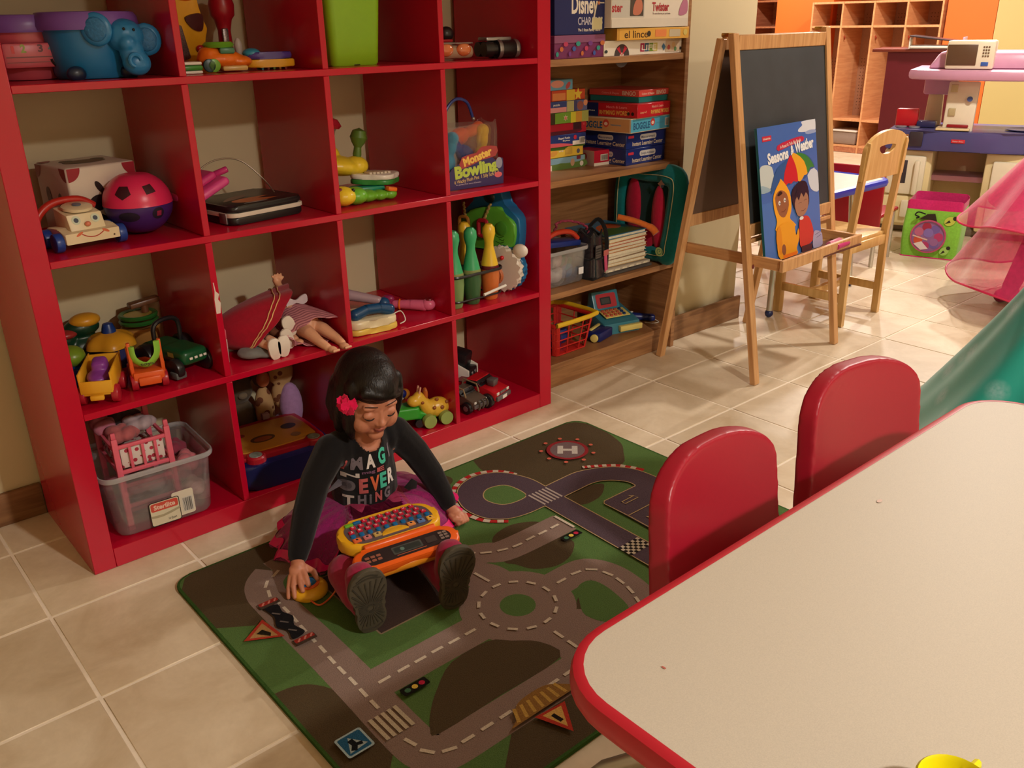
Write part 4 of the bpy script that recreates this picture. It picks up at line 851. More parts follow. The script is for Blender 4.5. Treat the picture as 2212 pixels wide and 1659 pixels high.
# dark red cabinet and printer
dc = thing('side_cabinet', 'dark maroon side cabinet standing left of the play kitchen', 'cabinet', (5.75, 1.24, 0), math.radians(-71))
M_mar = mat('maroon', (96, 16, 28), .45, noise=.05)
MB().box((.27, .2, .4825), (.42, .4, .965)).obj('body', M_mar, dc); MB().box((.24, .2, .976), (.56, .44, .02), r=.003).obj('top', mat('maroon_top', (120, 50, 35), .4), dc)
pr = thing('paper_tray', 'white and black paper tray on top of the maroon cabinet', 'tray', (5.86, .90, .987), math.radians(-71))
MB().box((0, .1, .01), (.32, .25, .018), r=.004).obj('base', pl('white', (230, 225, 215)), pr)
MB().box((0.0, .1, .06), (.34, .27, .008), r=.002, rot=(0, .12, 0)).obj('lid', pl('dkgrey', (60, 50, 55)), pr)
MB().box((-.165, .1, .035), (.008, .25, .07), r=.002).obj('side_wall', pl('white', (230, 225, 215)), pr)
MB().box((.16, .1, .035), (.008, .25, .07), r=.002).obj('side_wall', pl('lilac', (205, 160, 185)), pr)

# ---------------------------------------------------------------- play kitchen
kt = thing('play_kitchen', 'cream plastic play kitchen with lilac canopy and blue counter', 'toy', (4.66, .66, 0), math.radians(-71))
K_cr = pl('kitchen_cream', (238, 222, 170)); K_bl = pl('kitchen_blue', (84, 84, 140)); K_pk = pl('kitchen_lilac', (214, 160, 190)); K_dk = pl('kitchen_dark', (60, 52, 60)); K_wh = pl('kitchen_white', (240, 232, 205))
def kb(n, c, d, m, r=.012, **k): return MB().box(c, d, r=r, **k).obj(n, m, kt)
kb('oven_body', (.23, .22, .26), (.26, .42, .44), K_cr); kb('right_cabinet', (.80, .22, .26), (.34, .42, .44), K_cr)
kb('recess_back', (.47, .36, .26), (.34, .12, .44), K_cr); kb('plinth', (.48, .24, .02), (.94, .36, .04), pl('kgrey', (120, 105, 90)))
MB().prism([(.30, .10), (.63, .10), (.63, .32), (.30, .32)], .035, TOP(0, 0, .30), r=.01).obj('shelf', K_pk, kt)
MB().prism([(.10, -.02), (.30, -.02), (.38, -.06), (.60, -.06), (.70, -.02), (1.05, .02), (1.05, .44), (.10, .44)], .11, TOP(0, 0, .485), r=.015).obj('counter', K_bl, kt)
o = kb('logo_badge', (.48, -.062, .545), (.07, .004, .02), pl('badge_red', (215, 50, 60)), r=.0015)
decal('badge_lettering', FRONT(.48, -.0645, .545), [T('Fisher-Price', 0, 0, .055, .007, (240, 200, 200), .02)], o)
kb('stove_panel', (.17, -.022, .545), (.10, .012, .05), pl('stove_brown', (150, 100, 60)), r=.003); MB().cyl((.17, -.026, .545), (.17, -.045, .545), .015, n=16).obj('knob', K_dk, kt)
kb('stove_end', (.26, -.024, .545), (.07, .012, .08), K_dk, r=.003)
for x in (.16, .23): MB().cyl((x, .08, .596), (x, .08, .604), .03, n=16).obj('burner', pl('burner', (150, 150, 160)), kt)
kb('oven_door', (.23, -.005, .34), (.20, .03, .22), K_wh); kb('oven_handle', (.29, -.035, .33), (.03, .03, .20), K_wh); kb('oven_window', (.20, -.021, .36), (.07, .004, .13), K_dk, r=.002)
kb('lower_drawer', (.23, -.005, .14), (.22, .03, .16), K_cr); kb('drawer_handle', (.25, -.03, .15), (.04, .02, .1), K_wh)
kb('right_door', (.80, -.005, .27), (.26, .03, .34), K_wh)
for x in (.30, .92): MB().prism([(-.045, 0), (.045, 0), (.035, .26), (-.035, .26)], .08, TR((x, .26, .594)) @ Matrix(((1, 0, 0, 0), (0, 0, 1, 0), (0, 1, 0, 0), (0, 0, 0, 1))), r=.008).obj('post', K_cr, kt)
MB().prism([(.17, -.0), (.24, -.05), (.42, -.12), (.70, -.12), (1.06, -.05), (1.10, .40), (.17, .40)], .055, TOP(0, 0, .865), r=.018).obj('canopy', K_pk, kt)
kb('canopy_upper', (.66, .16, .965), (.80, .32, .09), K_pk, r=.02, taper=(.86, .9))
for x in (.32, .90): kb('canopy_skirt', (x, .27, .82), (.17, .12, .10), K_pk, r=.012)
mw = kb('microwave', (.47, -.0, .995), (.235, .16, .145), K_wh, r=.012)
MB().box((.43, -.082, .995), (.145, .006, .105), r=.003).obj('microwave_window', pl('mw_brown', (96, 70, 50)), mw)
MB().box((.545, -.082, .95), (.035, .006, .02), r=.002).obj('open_button', pl('btn_blue', (60, 100, 180)), mw)
for i in range(12): MB().box((.532 + .012 * (i % 3), -.082, 1.035 - .015 * (i // 3)), (.008, .005, .008), r=.001).obj('button', pl('btn_brown', (120, 95, 70)), mw)
pn = kb('phone_panel', (.46, .03, .72), (.155, .04, .27), K_wh, r=.01, rot=(math.radians(-8), 0, 0))
MB().cyl((.50, -.0, .765), (.50, -.01, .766), .014, n=16).obj('dial', pl('dial_blue', (70, 90, 150)), pn)
MB().box((.46, -.016, .622), (.11, .012, .018), r=.006).obj('receiver_slot', pl('slot_red', (150, 25, 35)), pn)
for x, z in ((.415, .82), (.42, .695)): MB().box((x, .0, z), (.035, .012, .04), r=.002).obj('button_plate', pl('plate', (190, 175, 130)), pn)
kb('book_ledge', (.44, -.0, .606), (.17, .10, .012), K_cr, r=.003)
decal('recipe_print', TOP(.44, 0, .6125), [(rect(-.08, -.045, -.004, .045), (215, 200, 170)), (rect(.004, -.045, .08, .045), (220, 190, 160)), (circ(.04, .0, .025, .02), (200, 140, 100))], kt)
MB().lathe([(.001, .0), (.07, .0), (.09, .006), (.09, .009), (.065, .004), (.001, .003)], 28, c=(.80, .12, .596), close=True, sx=1.2).obj('sink', pl('sinkblue', (100, 100, 150)), kt)
t = thing('toy_pot', 'navy toy pot with a shiny steel spoon on the play kitchen counter', 'pot', (4.94, -.16, .606))
MB().lathe([(0, 0), (.05, 0), (.06, .05), (.064, .05), (.055, -.001), (0, -.001)][:4] + [(.055, .048), (.045, .006), (0, .006)], 24).obj('body', pl('navy', (24, 40, 110)), t)
MB().tube([(.02, -.01, .02), (.05, -.04, .07), (.06, -.07, .10)], .005, 8).obj('spoon', mat('steel', (200, 200, 195), .15, 1), t)
t = thing('play_bench', 'red and navy plastic toy bin on the left of the kitchen counter', 'toy', (4.80, .52, .5965), math.radians(-71))
MB().box((.0, .06, .05), (.12, .05, .10), r=.01).obj('red_back', pl('brightred', (205, 30, 40)), t)
MB().box((.11, .04, .018), (.10, .08, .034), r=.006).obj('navy_block', pl('navy2', (50, 50, 95)), t)

# ---------------------------------------------------------------- green ladybug cube
cu = thing('toy_cube_bin', 'lime green fabric cube bin with pink rim and round clear window', 'bin', (4.40, .08, 0), math.radians(-73)); cu.scale = (.93, .93, .93)
M_lime = cl('lime', (140, 215, 75)); M_pk = cl('hotpink', (215, 45, 120))
w2 = .145
t_ = bmesh.new()
def cu_p(u, v): 
    P = rrect(-w2, -w2, w2, w2, .02, 3); n_ = len(P); f = (u % 1) * n_; i = int(f) % n_; q = Vector(P[i]).lerp(Vector(P[(i + 1) % n_]), f - int(f)); bul = 1 + .05 * math.sin(PI * v)
    return Vector((q.x * bul * 1.0, q.y * bul, .002 + .27 * v))
MB().grid(cu_p, 48, 6, thick=.002).obj('body', M_lime, cu)
MB().prism(rrect(-w2 * .97, -w2 * .97, w2 * .97, w2 * .97, .02, 3), .003, TOP(0, 0, .003)).obj('base', M_pk, cu)
MB().tube([cu_p(i / 48, 0) for i in range(48)], .004, 6, closed=True).obj('bottom_piping', M_pk, cu)
MB().grid(lambda u, v: cu_p(u, 1) * 1 + Vector((0, 0, .035 * v + (.02 * (abs(math.sin(PI * u * 2))) * v))), 48, 2, thick=.002).obj('rim', M_pk, cu)
yf = -w2 * 1.055
MB().lathe([(.088, 0), (.094, .003), (.094, .006), (.086, .006)], 36, M=FRONT(-.01, yf, .125), close=True).obj('window_rim', cl('rosepiping', (200, 90, 130)), cu)
its = [(circ(0, 0, .086, n=36), (150, 110, 170))] + [(circ(.055 * math.cos(a), .055 * math.sin(a), .024), [(190, 60, 120), (120, 100, 180), (170, 40, 80), (200, 110, 150), (215, 90, 60)][k % 5]) for k, a in enumerate([i * .9 for i in range(7)])] + [(circ(.0, .02, .026), (140, 120, 200)), (circ(.035, -.03, .022), (160, 110, 170)), ([(-.075, -.05), (-.03, -.03), (.01, -.07), (-.03, -.082)], (240, 235, 235)), (line([(-.08, .0), (.0, -.02)], .008), (230, 200, 190))]
its = [((P if i == 0 else [(x * min(1, .085 / max(math.hypot(x, y), 1e-6)), y * min(1, .085 / max(math.hypot(x, y), 1e-6))) for x, y in P]), c) for i, (P, c) in enumerate(its)]
decal('window_contents', FRONT(-.01, yf - .001, .125), its, cu)
def bug(x, y, a, sc=1, col=(205, 225, 90)):
    r = lambda px, py: (x + sc * (px * math.cos(a) - py * math.sin(a)), y + sc * (px * math.sin(a) + py * math.cos(a)))
    return [([r(*q) for q in circ(0, 0, .03, .024)], col), ([r(*q) for q in circ(.03, 0, .012)], (40, 40, 25)), ([r(*q) for q in [(-.03, 0), (0, .008), (0, -.008)]], (40, 40, 25))]
decal('bug_print', FRONT(0, yf - .001, 0), bug(.09, .22, .6) + bug(.085, .05, .8, .9, (170, 225, 110)) + [([(-.07, .215), (-.03, .25), (.01, .255), (.025, .212), (-.03, .222)], (40, 30, 25))], cu)
MB().tube(smooth([(-.04, yf - .004, .25), (-.075, yf - .02, .262), (-.09, yf - .02, .245), (-.07, yf - .01, .232), (-.085, yf - .012, .225)], 4), .004, 6).obj('antenna_cord', M_blk, cu)
# ---------------------------------------------------------------- keep going in the next part
# ================================================================ toys on the red shelf
Z4, Z3, Z2, Z1 = 1.1045, .7535, .4025, .0515
def F3(M, x, y, z): return M @ Vector((x, y, z))
# --- row 4, column 1
def bucket(name, lab, loc, rz, bc_, lc, r=.095, h=.135):
    t = thing(name, lab, 'bucket', loc, math.radians(rz))
    MB().lathe([(0, .001), (r * .80, .001), (r * .86, .008), (r * .97, h * .72), (r * .97, h * .76)], 40).obj('tub', bc_, t)
    MB().lathe([(r * .9, h * .74), (r * 1.10, h * .74), (r * 1.13, h * .80), (r * 1.10, h * .94), (r * 1.04, h), (r * .96, h * 1.01), (r * .9, h * .97), (0, h * .97)], 40).obj('lid', lc, t)
    return t
P_blue = pl('elephant_blue', (36, 120, 180)); P_lil = pl('lilac_lid', (122, 84, 168))
t = bucket('elephant_bucket', 'blue elephant headed toy bucket with lilac lid on the top shelf', (.258, .150, Z4), 0, P_blue, P_lil, .094, .132)
b = MB(); b.ell((.045, -.092, .085), (.040, .034, .034)).ell((.050, -.108, .052), (.026, .022, .034)).ell((.055, -.112, .03), (.030, .022, .026))
b.ell((.040, -.116, .07), (.018, .018, .018))
blob(b, 'elephant_head', P_blue, t, .003, 3)
for x, y, z, r_ in ((-.012, -.100, .098, -.5), (.095, -.078, .076, -.3)):
    e = blob(MB().ell((0, 0, 0), (.032, .010, .034)), 'ear', P_blue, t, .003, 1, loc=(x, y, z), rot=(0, 0, r_))
    MB().ell((0, -.008, 0), (.022, .005, .024)).obj('ear_pad', mat('plastic_ear', (40, 110, 165), .5, noise=.3, nscale=200, bump=.8), e)
for a, c in ((.036, .098), (.056, .096)): MB().ell((a, -.123, c), .0032, n=8).obj('eye', pl('black', (30, 30, 32)), t)
MB().tube([(.046 + .012 * math.cos(a), -.134, .036 + .012 * math.sin(a)) for a in [i * .5 for i in range(10)]], .0045, 8).obj('trunk_curl', P_blue, t)
for x in (-.06, .05): MB().ell((x, -.075, .012), (.02, .012, .016)).obj('foot', pl('dkblue', (20, 40, 70)), t)
t = bucket('piano_bucket', 'pink toy bucket with lilac lid and numbers at the left of the top shelf', (.145, .235, Z4), 0, pl('rose', (200, 84, 100)), P_lil, .088, .128)
tp = MB().box((-.01, -.09, .05), (.11, .02, .05), r=.006).obj('number_plate', pl('rose', (200, 84, 100)), t)
decal('numbers', FRONT(0, -.1005, 0), [T('1', -.045, .062, .006, .014, (210, 40, 50), .03), T('2', -.025, .064, .010, .015, (150, 170, 70), .04), T('3', .008, .064, .010, .014, (90, 30, 50), .03), T('4', .028, .064, .010, .014, (80, 110, 120), .03), (rect(-.06, .046, .04, .048), (110, 35, 50)), (rect(-.06, .036, .04, .0375), (130, 50, 60))], t)
MB().tube([(.045 + .02 * math.cos(a), -.10, .045 + .02 * math.sin(a)) for a in [3.3 + i * .35 for i in range(8)]], .003, 6).obj('smile', pl('black', (30, 30, 32)), t)
MB().ell((.035, -.085, .062), .007).obj('eye', pl('black', (30, 30, 32)), t)

# --- row 4, column 2
P_or = pl('orange', (236, 118, 30)); P_ye = pl('yellow2', (226, 164, 34)); P_gr = pl('green', (110, 175, 50)); P_rd = pl('red2', (170, 24, 40)); P_wh = pl('white', (230, 225, 215)); P_bk = pl('black', (30, 30, 32)); P_pu = pl('purple', (76, 56, 140)); P_cy = pl('cyan', (50, 140, 175))
t = thing('toy_guitar', 'yellow and orange toy guitar leaning at the back of the top shelf', 'toy', (.52, .27, Z4), rot=(math.radians(10), 0, math.radians(12)))
MB().prism(smooth([(-.07, .0), (-.06, .05), (-.075, .10), (-.045, .15), (-.03, .26), (.02, .26), (.015, .15), (.045, .10), (.03, .055), (.065, .03), (.06, .0), (0, -.0)], 4, True), .03, FRONT(0, .015, .0), r=.005).obj('body', P_ye, t)
MB().ell((-.015, 0, .185), (.05, .025, .03)).obj('head', P_or, t)
MB().box((-.042, -.018, .065), (.045, .01, .08), r=.004, rot=(0, -.3, 0)).obj('speaker_grille', mat('grille', (140, 130, 130), .35, .7, noise=.6, nscale=260), t)
MB().prism(smooth([(-.02, .125), (.02, .135), (.03, .12), (.025, .095), (.0, .10)], 4, True), .004, FRONT(0, -.0155, 0)).obj('badge', pl('maroonbadge', (70, 16, 22)), t)
for x, z in ((.018, .055), (.02, .03), (-.02, .02)): MB().ell((x, -.02, z), (.011, .007, .008)).obj('button', P_rd, t)
t = thing('toy_microphone', 'dark red toy microphone standing behind the orange toy car', 'toy', (.635, .30, Z4))
MB().lathe([(0, 0), (.03, 0), (.032, .01), (.018, .03), (.016, .09), (.022, .115), (.03, .125), (.032, .15), (.025, .175), (0, .185)], 24).obj('body', P_rd, t)
MB().box((-.006, -.018, .065), (.016, .008, .06), r=.003).obj('grille', mat('grille', (140, 130, 130), .35, .7, noise=.6, nscale=260), t)
MB().ell((.03, -.005, .05), (.010, .010, .022)).obj('handle_knob', P_wh, t)
t = thing('clip_toy', 'small white toy block with a green stripe at the left of the second cubby', 'toy', (.447, .10, Z4))
b = MB().box((0, 0, .0035), (.05, .05, .007), r=.003).obj('base', P_wh, t); MB().box((0, 0, .013), (.052, .052, .011), r=.004).obj('stripe', pl('green3', (60, 140, 50)), t); MB().box((0, 0, .0225), (.05, .05, .007), r=.003).obj('top', P_wh, t)
t = thing('toy_car', 'orange toy car with light green steering roof on the top shelf', 'toy', (.535, .12, Z4), math.radians(-8))
b = MB().ell((.0, 0, .028), (.055, .04, .022)).ell((.04, 0, .022), (.035, .036, .015)).ell((-.02, 0, .04), (.03, .03, .018)); blob(b, 'body', P_or, t, .003, 3)
MB().lathe([(.0, .054), (.032, .054), (.036, .060), (.03, .066), (0, .064)], 24).obj('roof', P_gr, t)
MB().box((.01, -.03, .047), (.035, .012, .014), r=.004).obj('window', pl('window_teal', (60, 120, 90)), t)
MB().box((.025, -.0, .008), (.06, .07, .012), r=.005).obj('chassis', pl('cream2', (215, 180, 110)), t)
for x, c in ((-.035, P_gr), (-.045, pl('dkteal', (20, 60, 70)))):
    MB().cyl((x + .01, -.038, .016), (x + .01, -.03, .016), .015, n=16, bev=.002).obj('wheel', c, t)
t = thing('toy_boat', 'purple and yellow toy boat with an orange nose on the top shelf', 'toy', (.655, .12, Z4), math.radians(-4))
MB().prism(smooth([(-.055, -.02), (.0, -.032), (.055, -.028), (.062, 0), (.055, .028), (0, .032), (-.055, .02)], 4, True), .018, TOP(0, 0, .006), r=.004).obj('hull', P_ye, t)
MB().prism(smooth([(-.05, -.016), (.0, -.028), (.05, -.025), (.058, 0), (.05, .025), (0, .028), (-.05, .016)], 4, True), .016, TOP(0, 0, .0245), r=.006).obj('deck', P_pu, t)
MB().ell((-.038, -.0, .038), (.022, .02, .012)).obj('cabin', P_cy, t); MB().ell((-.058, -.01, .022), .010).obj('nose', P_or, t)
for k in range(5): MB().cyl((-.02 + .015 * k, -.015, .003), (-.02 + .015 * k, .015, .003), .003).obj('roller', [P_cy, P_rd, P_gr, P_ye, P_rd][k], t)
# --- row 4, column 3
t = thing('lime_bin', 'tall lime green plastic bin with folded rim on the top shelf', 'bin', (.883, .145, Z4))
b = MB(); b2 = bmesh.new(); rings = []
for s_, z_ in ((.80, .0), (.84, .006), (.99, .205), (1.0, .21), (1.12, .212), (1.13, .232), (1.09, .236), (1.05, .216), (.96, .212), (.80, .012)):
    rings.append([b2.verts.new((x * s_, y * s_, z_)) for x, y in rrect(-.083, -.08, .083, .08, .02, 5)])
b2.faces.new(rings[0][::-1]); b2.faces.new(rings[-1])
for A, B in zip(rings, rings[1:]):
    for j in range(len(A)): b2.faces.new((A[j], A[(j + 1) % len(A)], B[(j + 1) % len(B)], B[j]))
b._add(b2); b.obj('body', pl('lime', (142, 196, 34), rough=.42), t)
MB().box((.0, -.064, .003), (.018, .004, .005), r=.001).obj('notch', pl('limedark', (50, 60, 10)), t)
# --- row 4, column 4
t = thing('dust_mask', 'beige toy goggle mask with amber lenses lying behind the divider', 'toy', (1.205, .105, Z4), math.radians(-6))
blob(MB().box((0, 0, .022), (.13, .05, .036), r=.014, seg=3).box((-.055, 0, .02), (.04, .06, .03), r=.01), 'frame', pl('beige', (170, 145, 120)), t, .003, 2)
for x in (-.03, .028): MB().ell((x, -.024, .028), (.024, .010, .017)).obj('lens', mat('amber', (210, 120, 70), .1, noise=.1, coat=.5), t)
MB().box((0, -.02, .045), (.11, .02, .004), r=.001).obj('clear_brow', M_clear, t)
t = thing('headset', 'black toy headset with thin red edge resting on the beige mask', 'toy', (1.205, .15, Z4 + .047))
MB().ell((.02, 0, .022), (.024, .02, .02)).obj('ear_cup', P_bk, t); MB().box((-.01, 0, .004), (.07, .05, .008), r=.003).obj('red_edge', P_rd, t)
MB().tube(smooth([(.02, 0, .03), (.0, 0, .042), (-.03, 0, .036), (-.04, 0, .01)], 5), .003, 8).obj('headband', P_bk, t)
t = thing('binoculars', 'black and silver toy binoculars on the top right shelf', 'toy', (1.372, .085, Z4), math.radians(-8))
for y in (.018, -.018 + .07):
    MB().lathe([(0, -.06), (.020, -.06), (.021, -.035), (.017, -.033), (.017, -.02), (.024, -.018), (.025, .05), (.022, .055), (.02, .056), (.0, .05)], 24, M=TR((0, y - .02, .0255), (0, PI / 2, 0))).obj('barrel', P_bk, t)
    for x in (-.012, .045): MB().lathe([(.0255, x - .006), (.0268, x), (.0255, x + .006), (.023, x), (.0255, x - .006)], 24, M=TR((0, y - .02, .0255), (0, PI / 2, 0))).obj('silver_band', mat('silver', (150, 148, 150), .3, .7), t)
MB().box((-.01, .017, .053), (.085, .05, .010), r=.003).obj('bridge', mat('silver', (150, 148, 150), .3, .7), t)

# --- row 3, column 1
t = thing('shape_sorter_box', 'white cube shape sorter with red corners and animal cut-outs', 'toy', (.235, .28, Z3), math.radians(8))
w_ = .165
MB().box((0, 0, w_ / 2 - .001), (w_, w_, w_ - .008), r=.006, seg=3).obj('body', pl('sorter_white', (222, 208, 192)), t)
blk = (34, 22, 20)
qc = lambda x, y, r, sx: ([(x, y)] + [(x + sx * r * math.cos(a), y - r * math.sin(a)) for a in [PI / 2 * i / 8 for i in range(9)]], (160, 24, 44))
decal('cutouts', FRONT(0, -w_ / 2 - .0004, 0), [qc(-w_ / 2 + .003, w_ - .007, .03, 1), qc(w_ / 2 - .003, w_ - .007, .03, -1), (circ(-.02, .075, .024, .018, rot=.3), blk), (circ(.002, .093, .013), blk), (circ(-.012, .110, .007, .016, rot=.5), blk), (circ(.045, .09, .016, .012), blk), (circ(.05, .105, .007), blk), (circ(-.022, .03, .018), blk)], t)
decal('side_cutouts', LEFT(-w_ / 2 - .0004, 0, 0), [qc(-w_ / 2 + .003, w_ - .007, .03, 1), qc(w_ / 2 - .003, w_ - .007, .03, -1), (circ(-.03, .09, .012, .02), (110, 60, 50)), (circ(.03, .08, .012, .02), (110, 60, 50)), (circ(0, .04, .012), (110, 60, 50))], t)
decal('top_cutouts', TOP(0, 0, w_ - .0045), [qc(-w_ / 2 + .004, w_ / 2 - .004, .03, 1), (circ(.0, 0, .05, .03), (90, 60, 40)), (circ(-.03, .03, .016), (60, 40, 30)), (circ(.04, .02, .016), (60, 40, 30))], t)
t = thing('toy_telephone', 'white pull-along toy telephone with a smiling face and blue wheels', 'toy', (.158, .110, Z3), math.radians(6)); t.scale = (.95, .95, .95)
side_ = Matrix(((0, 0, 1, 0), (1, 0, 0, 0), (0, 1, 0, 0), (0, 0, 0, 1)))
P_cream = pl('phone_cream', (232, 216, 176))
MB().prism([(-.055, .018), (.05, .018), (.05, .045), (-.012, .05), (-.02, .045), (-.055, .042)], .125, TR((-.0625, 0, 0)) @ side_, r=.003).obj('base', P_cream, t)
MB().prism([(-.036, .043), (.05, .043), (.05, .088), (-.022, .078)], .082, TR((-.041, 0, 0)) @ side_, r=.004).obj('face_block', P_cream, t)
MB().lathe([(0, .0), (.034, 0), (.034, .006), (.03, .008), (0, .008)], 28, M=TR((0, .012, .0855), (.14, 0, 0))).obj('dial', P_cream, t)
MB().lathe([(0, .0085), (.010, .0085), (.010, .011), (0, .011)], 16, M=TR((0, .012, .0855), (.14, 0, 0))).obj('dial_centre', pl('dial_grey', (90, 100, 120)), t)
for sx in (-1, 1):
    for y in (-.03, .035):
        w1 = MB().cyl((sx * .063, y, .022), (sx * .082, y, .022), .022, n=24, bev=.003).obj('wheel', pl('wheel_blue', (30, 66, 150)), t)
MB().tube(smooth([(-.085, .045, .03), (-.08, .045, .07), (-.04, .05, .098), (.02, .05, .10), (.055, .05, .08)], 5), .009, 10).obj('receiver', pl('receiver_red', (190, 45, 35)), t)
fp = TR((0, -.0292, .062), (math.radians(90) - math.atan2(.014, .035), 0, 0))
decal('eye', fp, [(circ(-.022, .004, .010), (205, 215, 190)), (circ(-.022, .004, .0055), (50, 60, 80))], t)
decal('eye', fp, [(circ(.022, .004, .010), (205, 215, 190)), (circ(.022, .004, .0055), (50, 60, 80))], t)
MB().ell((0, -.036, .056), (.007, .006, .006)).obj('nose', pl('nosepink', (220, 130, 100)), t)
decal('smile', FRONT(0, -.0553, .03), [(line(smooth([(-.025, .008), (-.012, .001), (0, -.001), (.012, .001), (.025, .008)], 4), .0022), (180, 50, 40)), (circ(-.03, .009, .009, .003, rot=.5), (215, 110, 70)), (circ(.03, .009, .009, .003, rot=-.5), (215, 110, 70)), (star(.048, -.004, .003), (60, 30, 20))], t)
t = thing('shape_sorter_ball', 'pink and purple round shape sorter ball with cut-out holes', 'toy', (.300, .150, Z3), math.radians(0))
P_hp = pl('sorter_pink', (226, 48, 96)); P_dp = pl('sorter_purple', (66, 36, 110))
R_ = .077
prof = lambda a0, a1: [(R_ * 1.0 * math.cos(a), R_ * .93 + R_ * .93 * math.sin(a)) for a in [a0 + (a1 - a0) * i / 12 for i in range(13)]]
MB().lathe([(0, .002)] + prof(-1.15, -.02), 40).obj('lower_shell', P_dp, t)
MB().lathe([(R_ * 1.01, R_ * .93 - .001)] + prof(.02, 1.15) + [(R_ * .3, R_ * 1.80), (0, R_ * 1.80)], 40).obj('upper_shell', P_hp, t)
def ball_patch(name, pts, az, el, col, parent, lift=.0006):
    me = bpy.data.meshes.new(name); q = Matrix.Rotation(az, 3, 'Z')
    E_ = []
    for i, p0 in enumerate(pts):
        p1 = pts[(i + 1) % len(pts)]
        for j in range(4): E_.append((p0[0] + (p1[0] - p0[0]) * j / 4, p0[1] + (p1[1] - p0[1]) * j / 4))
    n_ = len(E_); V = [(0, 0)] + [(x * k / 4, y * k / 4) for k in range(1, 5) for x, y in E_]; vs = []
    for x, y in V:
        e = el + y / R_; a = x / (R_ * math.cos(el)); p = Vector((math.sin(a) * math.cos(e), -math.cos(a) * math.cos(e), math.sin(e))) * (R_ + lift); p.z = p.z * .93 + R_ * .93; vs.append(tuple(q @ p))
    me.from_pydata(vs, [], [(0, i + 1, (i + 1) % n_ + 1) for i in range(n_)] + [(1 + (k - 1) * n_ + i, 1 + k * n_ + i, 1 + k * n_ + (i + 1) % n_, 1 + (k - 1) * n_ + (i + 1) % n_) for k in range(1, 4) for i in range(n_)]); me.materials.append(mat('hole%d' % col[0], col, .6))
    o = bpy.data.objects.new(name, me); C.objects.link(o); o.parent = parent; return o
pent = [(.019 * math.cos(a), .019 * math.sin(a)) for a in [PI / 2 + PI + 2 * PI * i / 5 for i in range(5)]]
ball_patch('hole_pentagon', pent, -.75, .50, (60, 10, 24), t); ball_patch('hole_square', [(.016 * math.cos(a), .016 * math.sin(a)) for a in [PI / 4 + .2 + PI / 2 * i for i in range(4)]], .12, .55, (60, 10, 24), t)
ball_patch('hole_oval', [(.024 * math.cos(a), .013 * math.sin(a)) for a in [2 * PI * i / 20 for i in range(20)]], -.65, -.30, (24, 12, 40), t)
ball_patch('hole_round', [(.015 * math.cos(a), .015 * math.sin(a)) for a in [2 * PI * i / 20 for i in range(20)]], .25, -.25, (24, 12, 41), t)
ball_patch('pink_block', [(.008 * math.cos(a), .009 * math.sin(a)) for a in [PI / 4 + PI / 2 * i for i in range(4)]], .27, -.25, (150, 30, 70), t, .0012)

# --- row 3, column 2
t = thing('media_case', 'black toy player case with white band and wire handle', 'toy', (.565, .16, Z3), math.radians(9))
MB().prism(rrect(-.10, -.095, .115, .095, .02, 5), .018, TOP(0, 0, .001), r=.005).obj('lower_shell', P_bk, t)
MB().prism(rrect(-.102, -.097, .117, .097, .02, 5), .010, TOP(0, 0, .0195), r=.001).obj('white_band', pl('band', (215, 205, 190)), t)
MB().prism(rrect(-.10, -.095, .115, .095, .02, 5), .016, TOP(0, 0, .030), r=.007).obj('upper_shell', P_bk, t)
decal('flame_print', TOP(0, 0, .0465), [(smooth([(-.05, -.055), (-.01, -.07), (.06, -.06), (.02, -.035), (.06, -.02), (-.02, -.015), (-.055, -.03)], 3, True), (190, 100, 45)), (smooth([(-.07, -.02), (-.03, .02), (.02, .03), (.0, .0)], 3, True), (120, 90, 80)), (smooth([(-.05, -.078), (.0, -.082), (.02, -.074), (-.03, -.07)], 3, True), (150, 140, 140))], t)
MB().tube(smooth([(-.095, .06, .03), (-.085, .07, .10), (-.03, .07, .135), (.04, .06, .13), (.085, .03, .08), (.095, .0, .045)], 6), .0018, 6).obj('wire_handle', mat('wire', (150, 135, 120), .3, .8), t)
MB().box((-.102, -.06, .016), (.004, .03, .025), r=.001).obj('latch', mat('silver', (150, 148, 150), .3, .7), t)
t = thing('pink_laptop', 'pink toy laptop tilted against the left divider', 'toy', (.452, .20, Z3 + .075), rot=(0, math.radians(-24), math.radians(6)))
MB().box((0.0, 0, .0), (.13, .17, .022), r=.010, seg=3).obj('base', pl('laptop_pink', (225, 80, 150)), t)
MB().box((-.012, 0.01, .024), (.12, .16, .020), r=.009, seg=3).obj('lid', pl('laptop_rose', (205, 56, 126)), t)
MB().cyl((.055, -.03, .012), (.088, -.05, .012), .008, n=12, bev=.003).obj('stylus_end', pl('laptop_rose', (205, 56, 126)), t)

# --- row 3, column 3
t = thing('turtle_keyboard', 'lime and yellow ladybird shaped toy keyboard on the third shelf', 'toy', (.855, .100, Z3), math.radians(-8))
P_y3 = pl('bug_yellow', (236, 206, 50))
blob(MB().ell((-.045, -.02, .026), (.038, .042, .026)), 'head', P_y3, t, .003, 1)
blob(MB().ell((-.005, -.012, .022), (.035, .038, .024)).ell((.035, 0, .016), (.03, .03, .017)).ell((.07, -.005, .015), (.022, .024, .015)).ell((.10, -.01, .016), (.02, .018, .015)), 'body', pl('bug_green', (112, 186, 50)), t, .003, 2)
MB().box((.10, -.02, .030), (.03, .02, .012), r=.004, rot=(0, .2, .2)).obj('tail_clip', P_or, t)
MB().ell((-.062, -.035, .046), (.014, .012, .006)).obj('mouth', pl('wine', (120, 20, 30)), t); MB().ell((-.02, -.04, .042), .005).obj('eye', P_bk, t)
MB().box((.05, .03, .03), (.09, .05, .016), r=.006).obj('shell_edge', pl('seagreen', (20, 140, 110)), t)
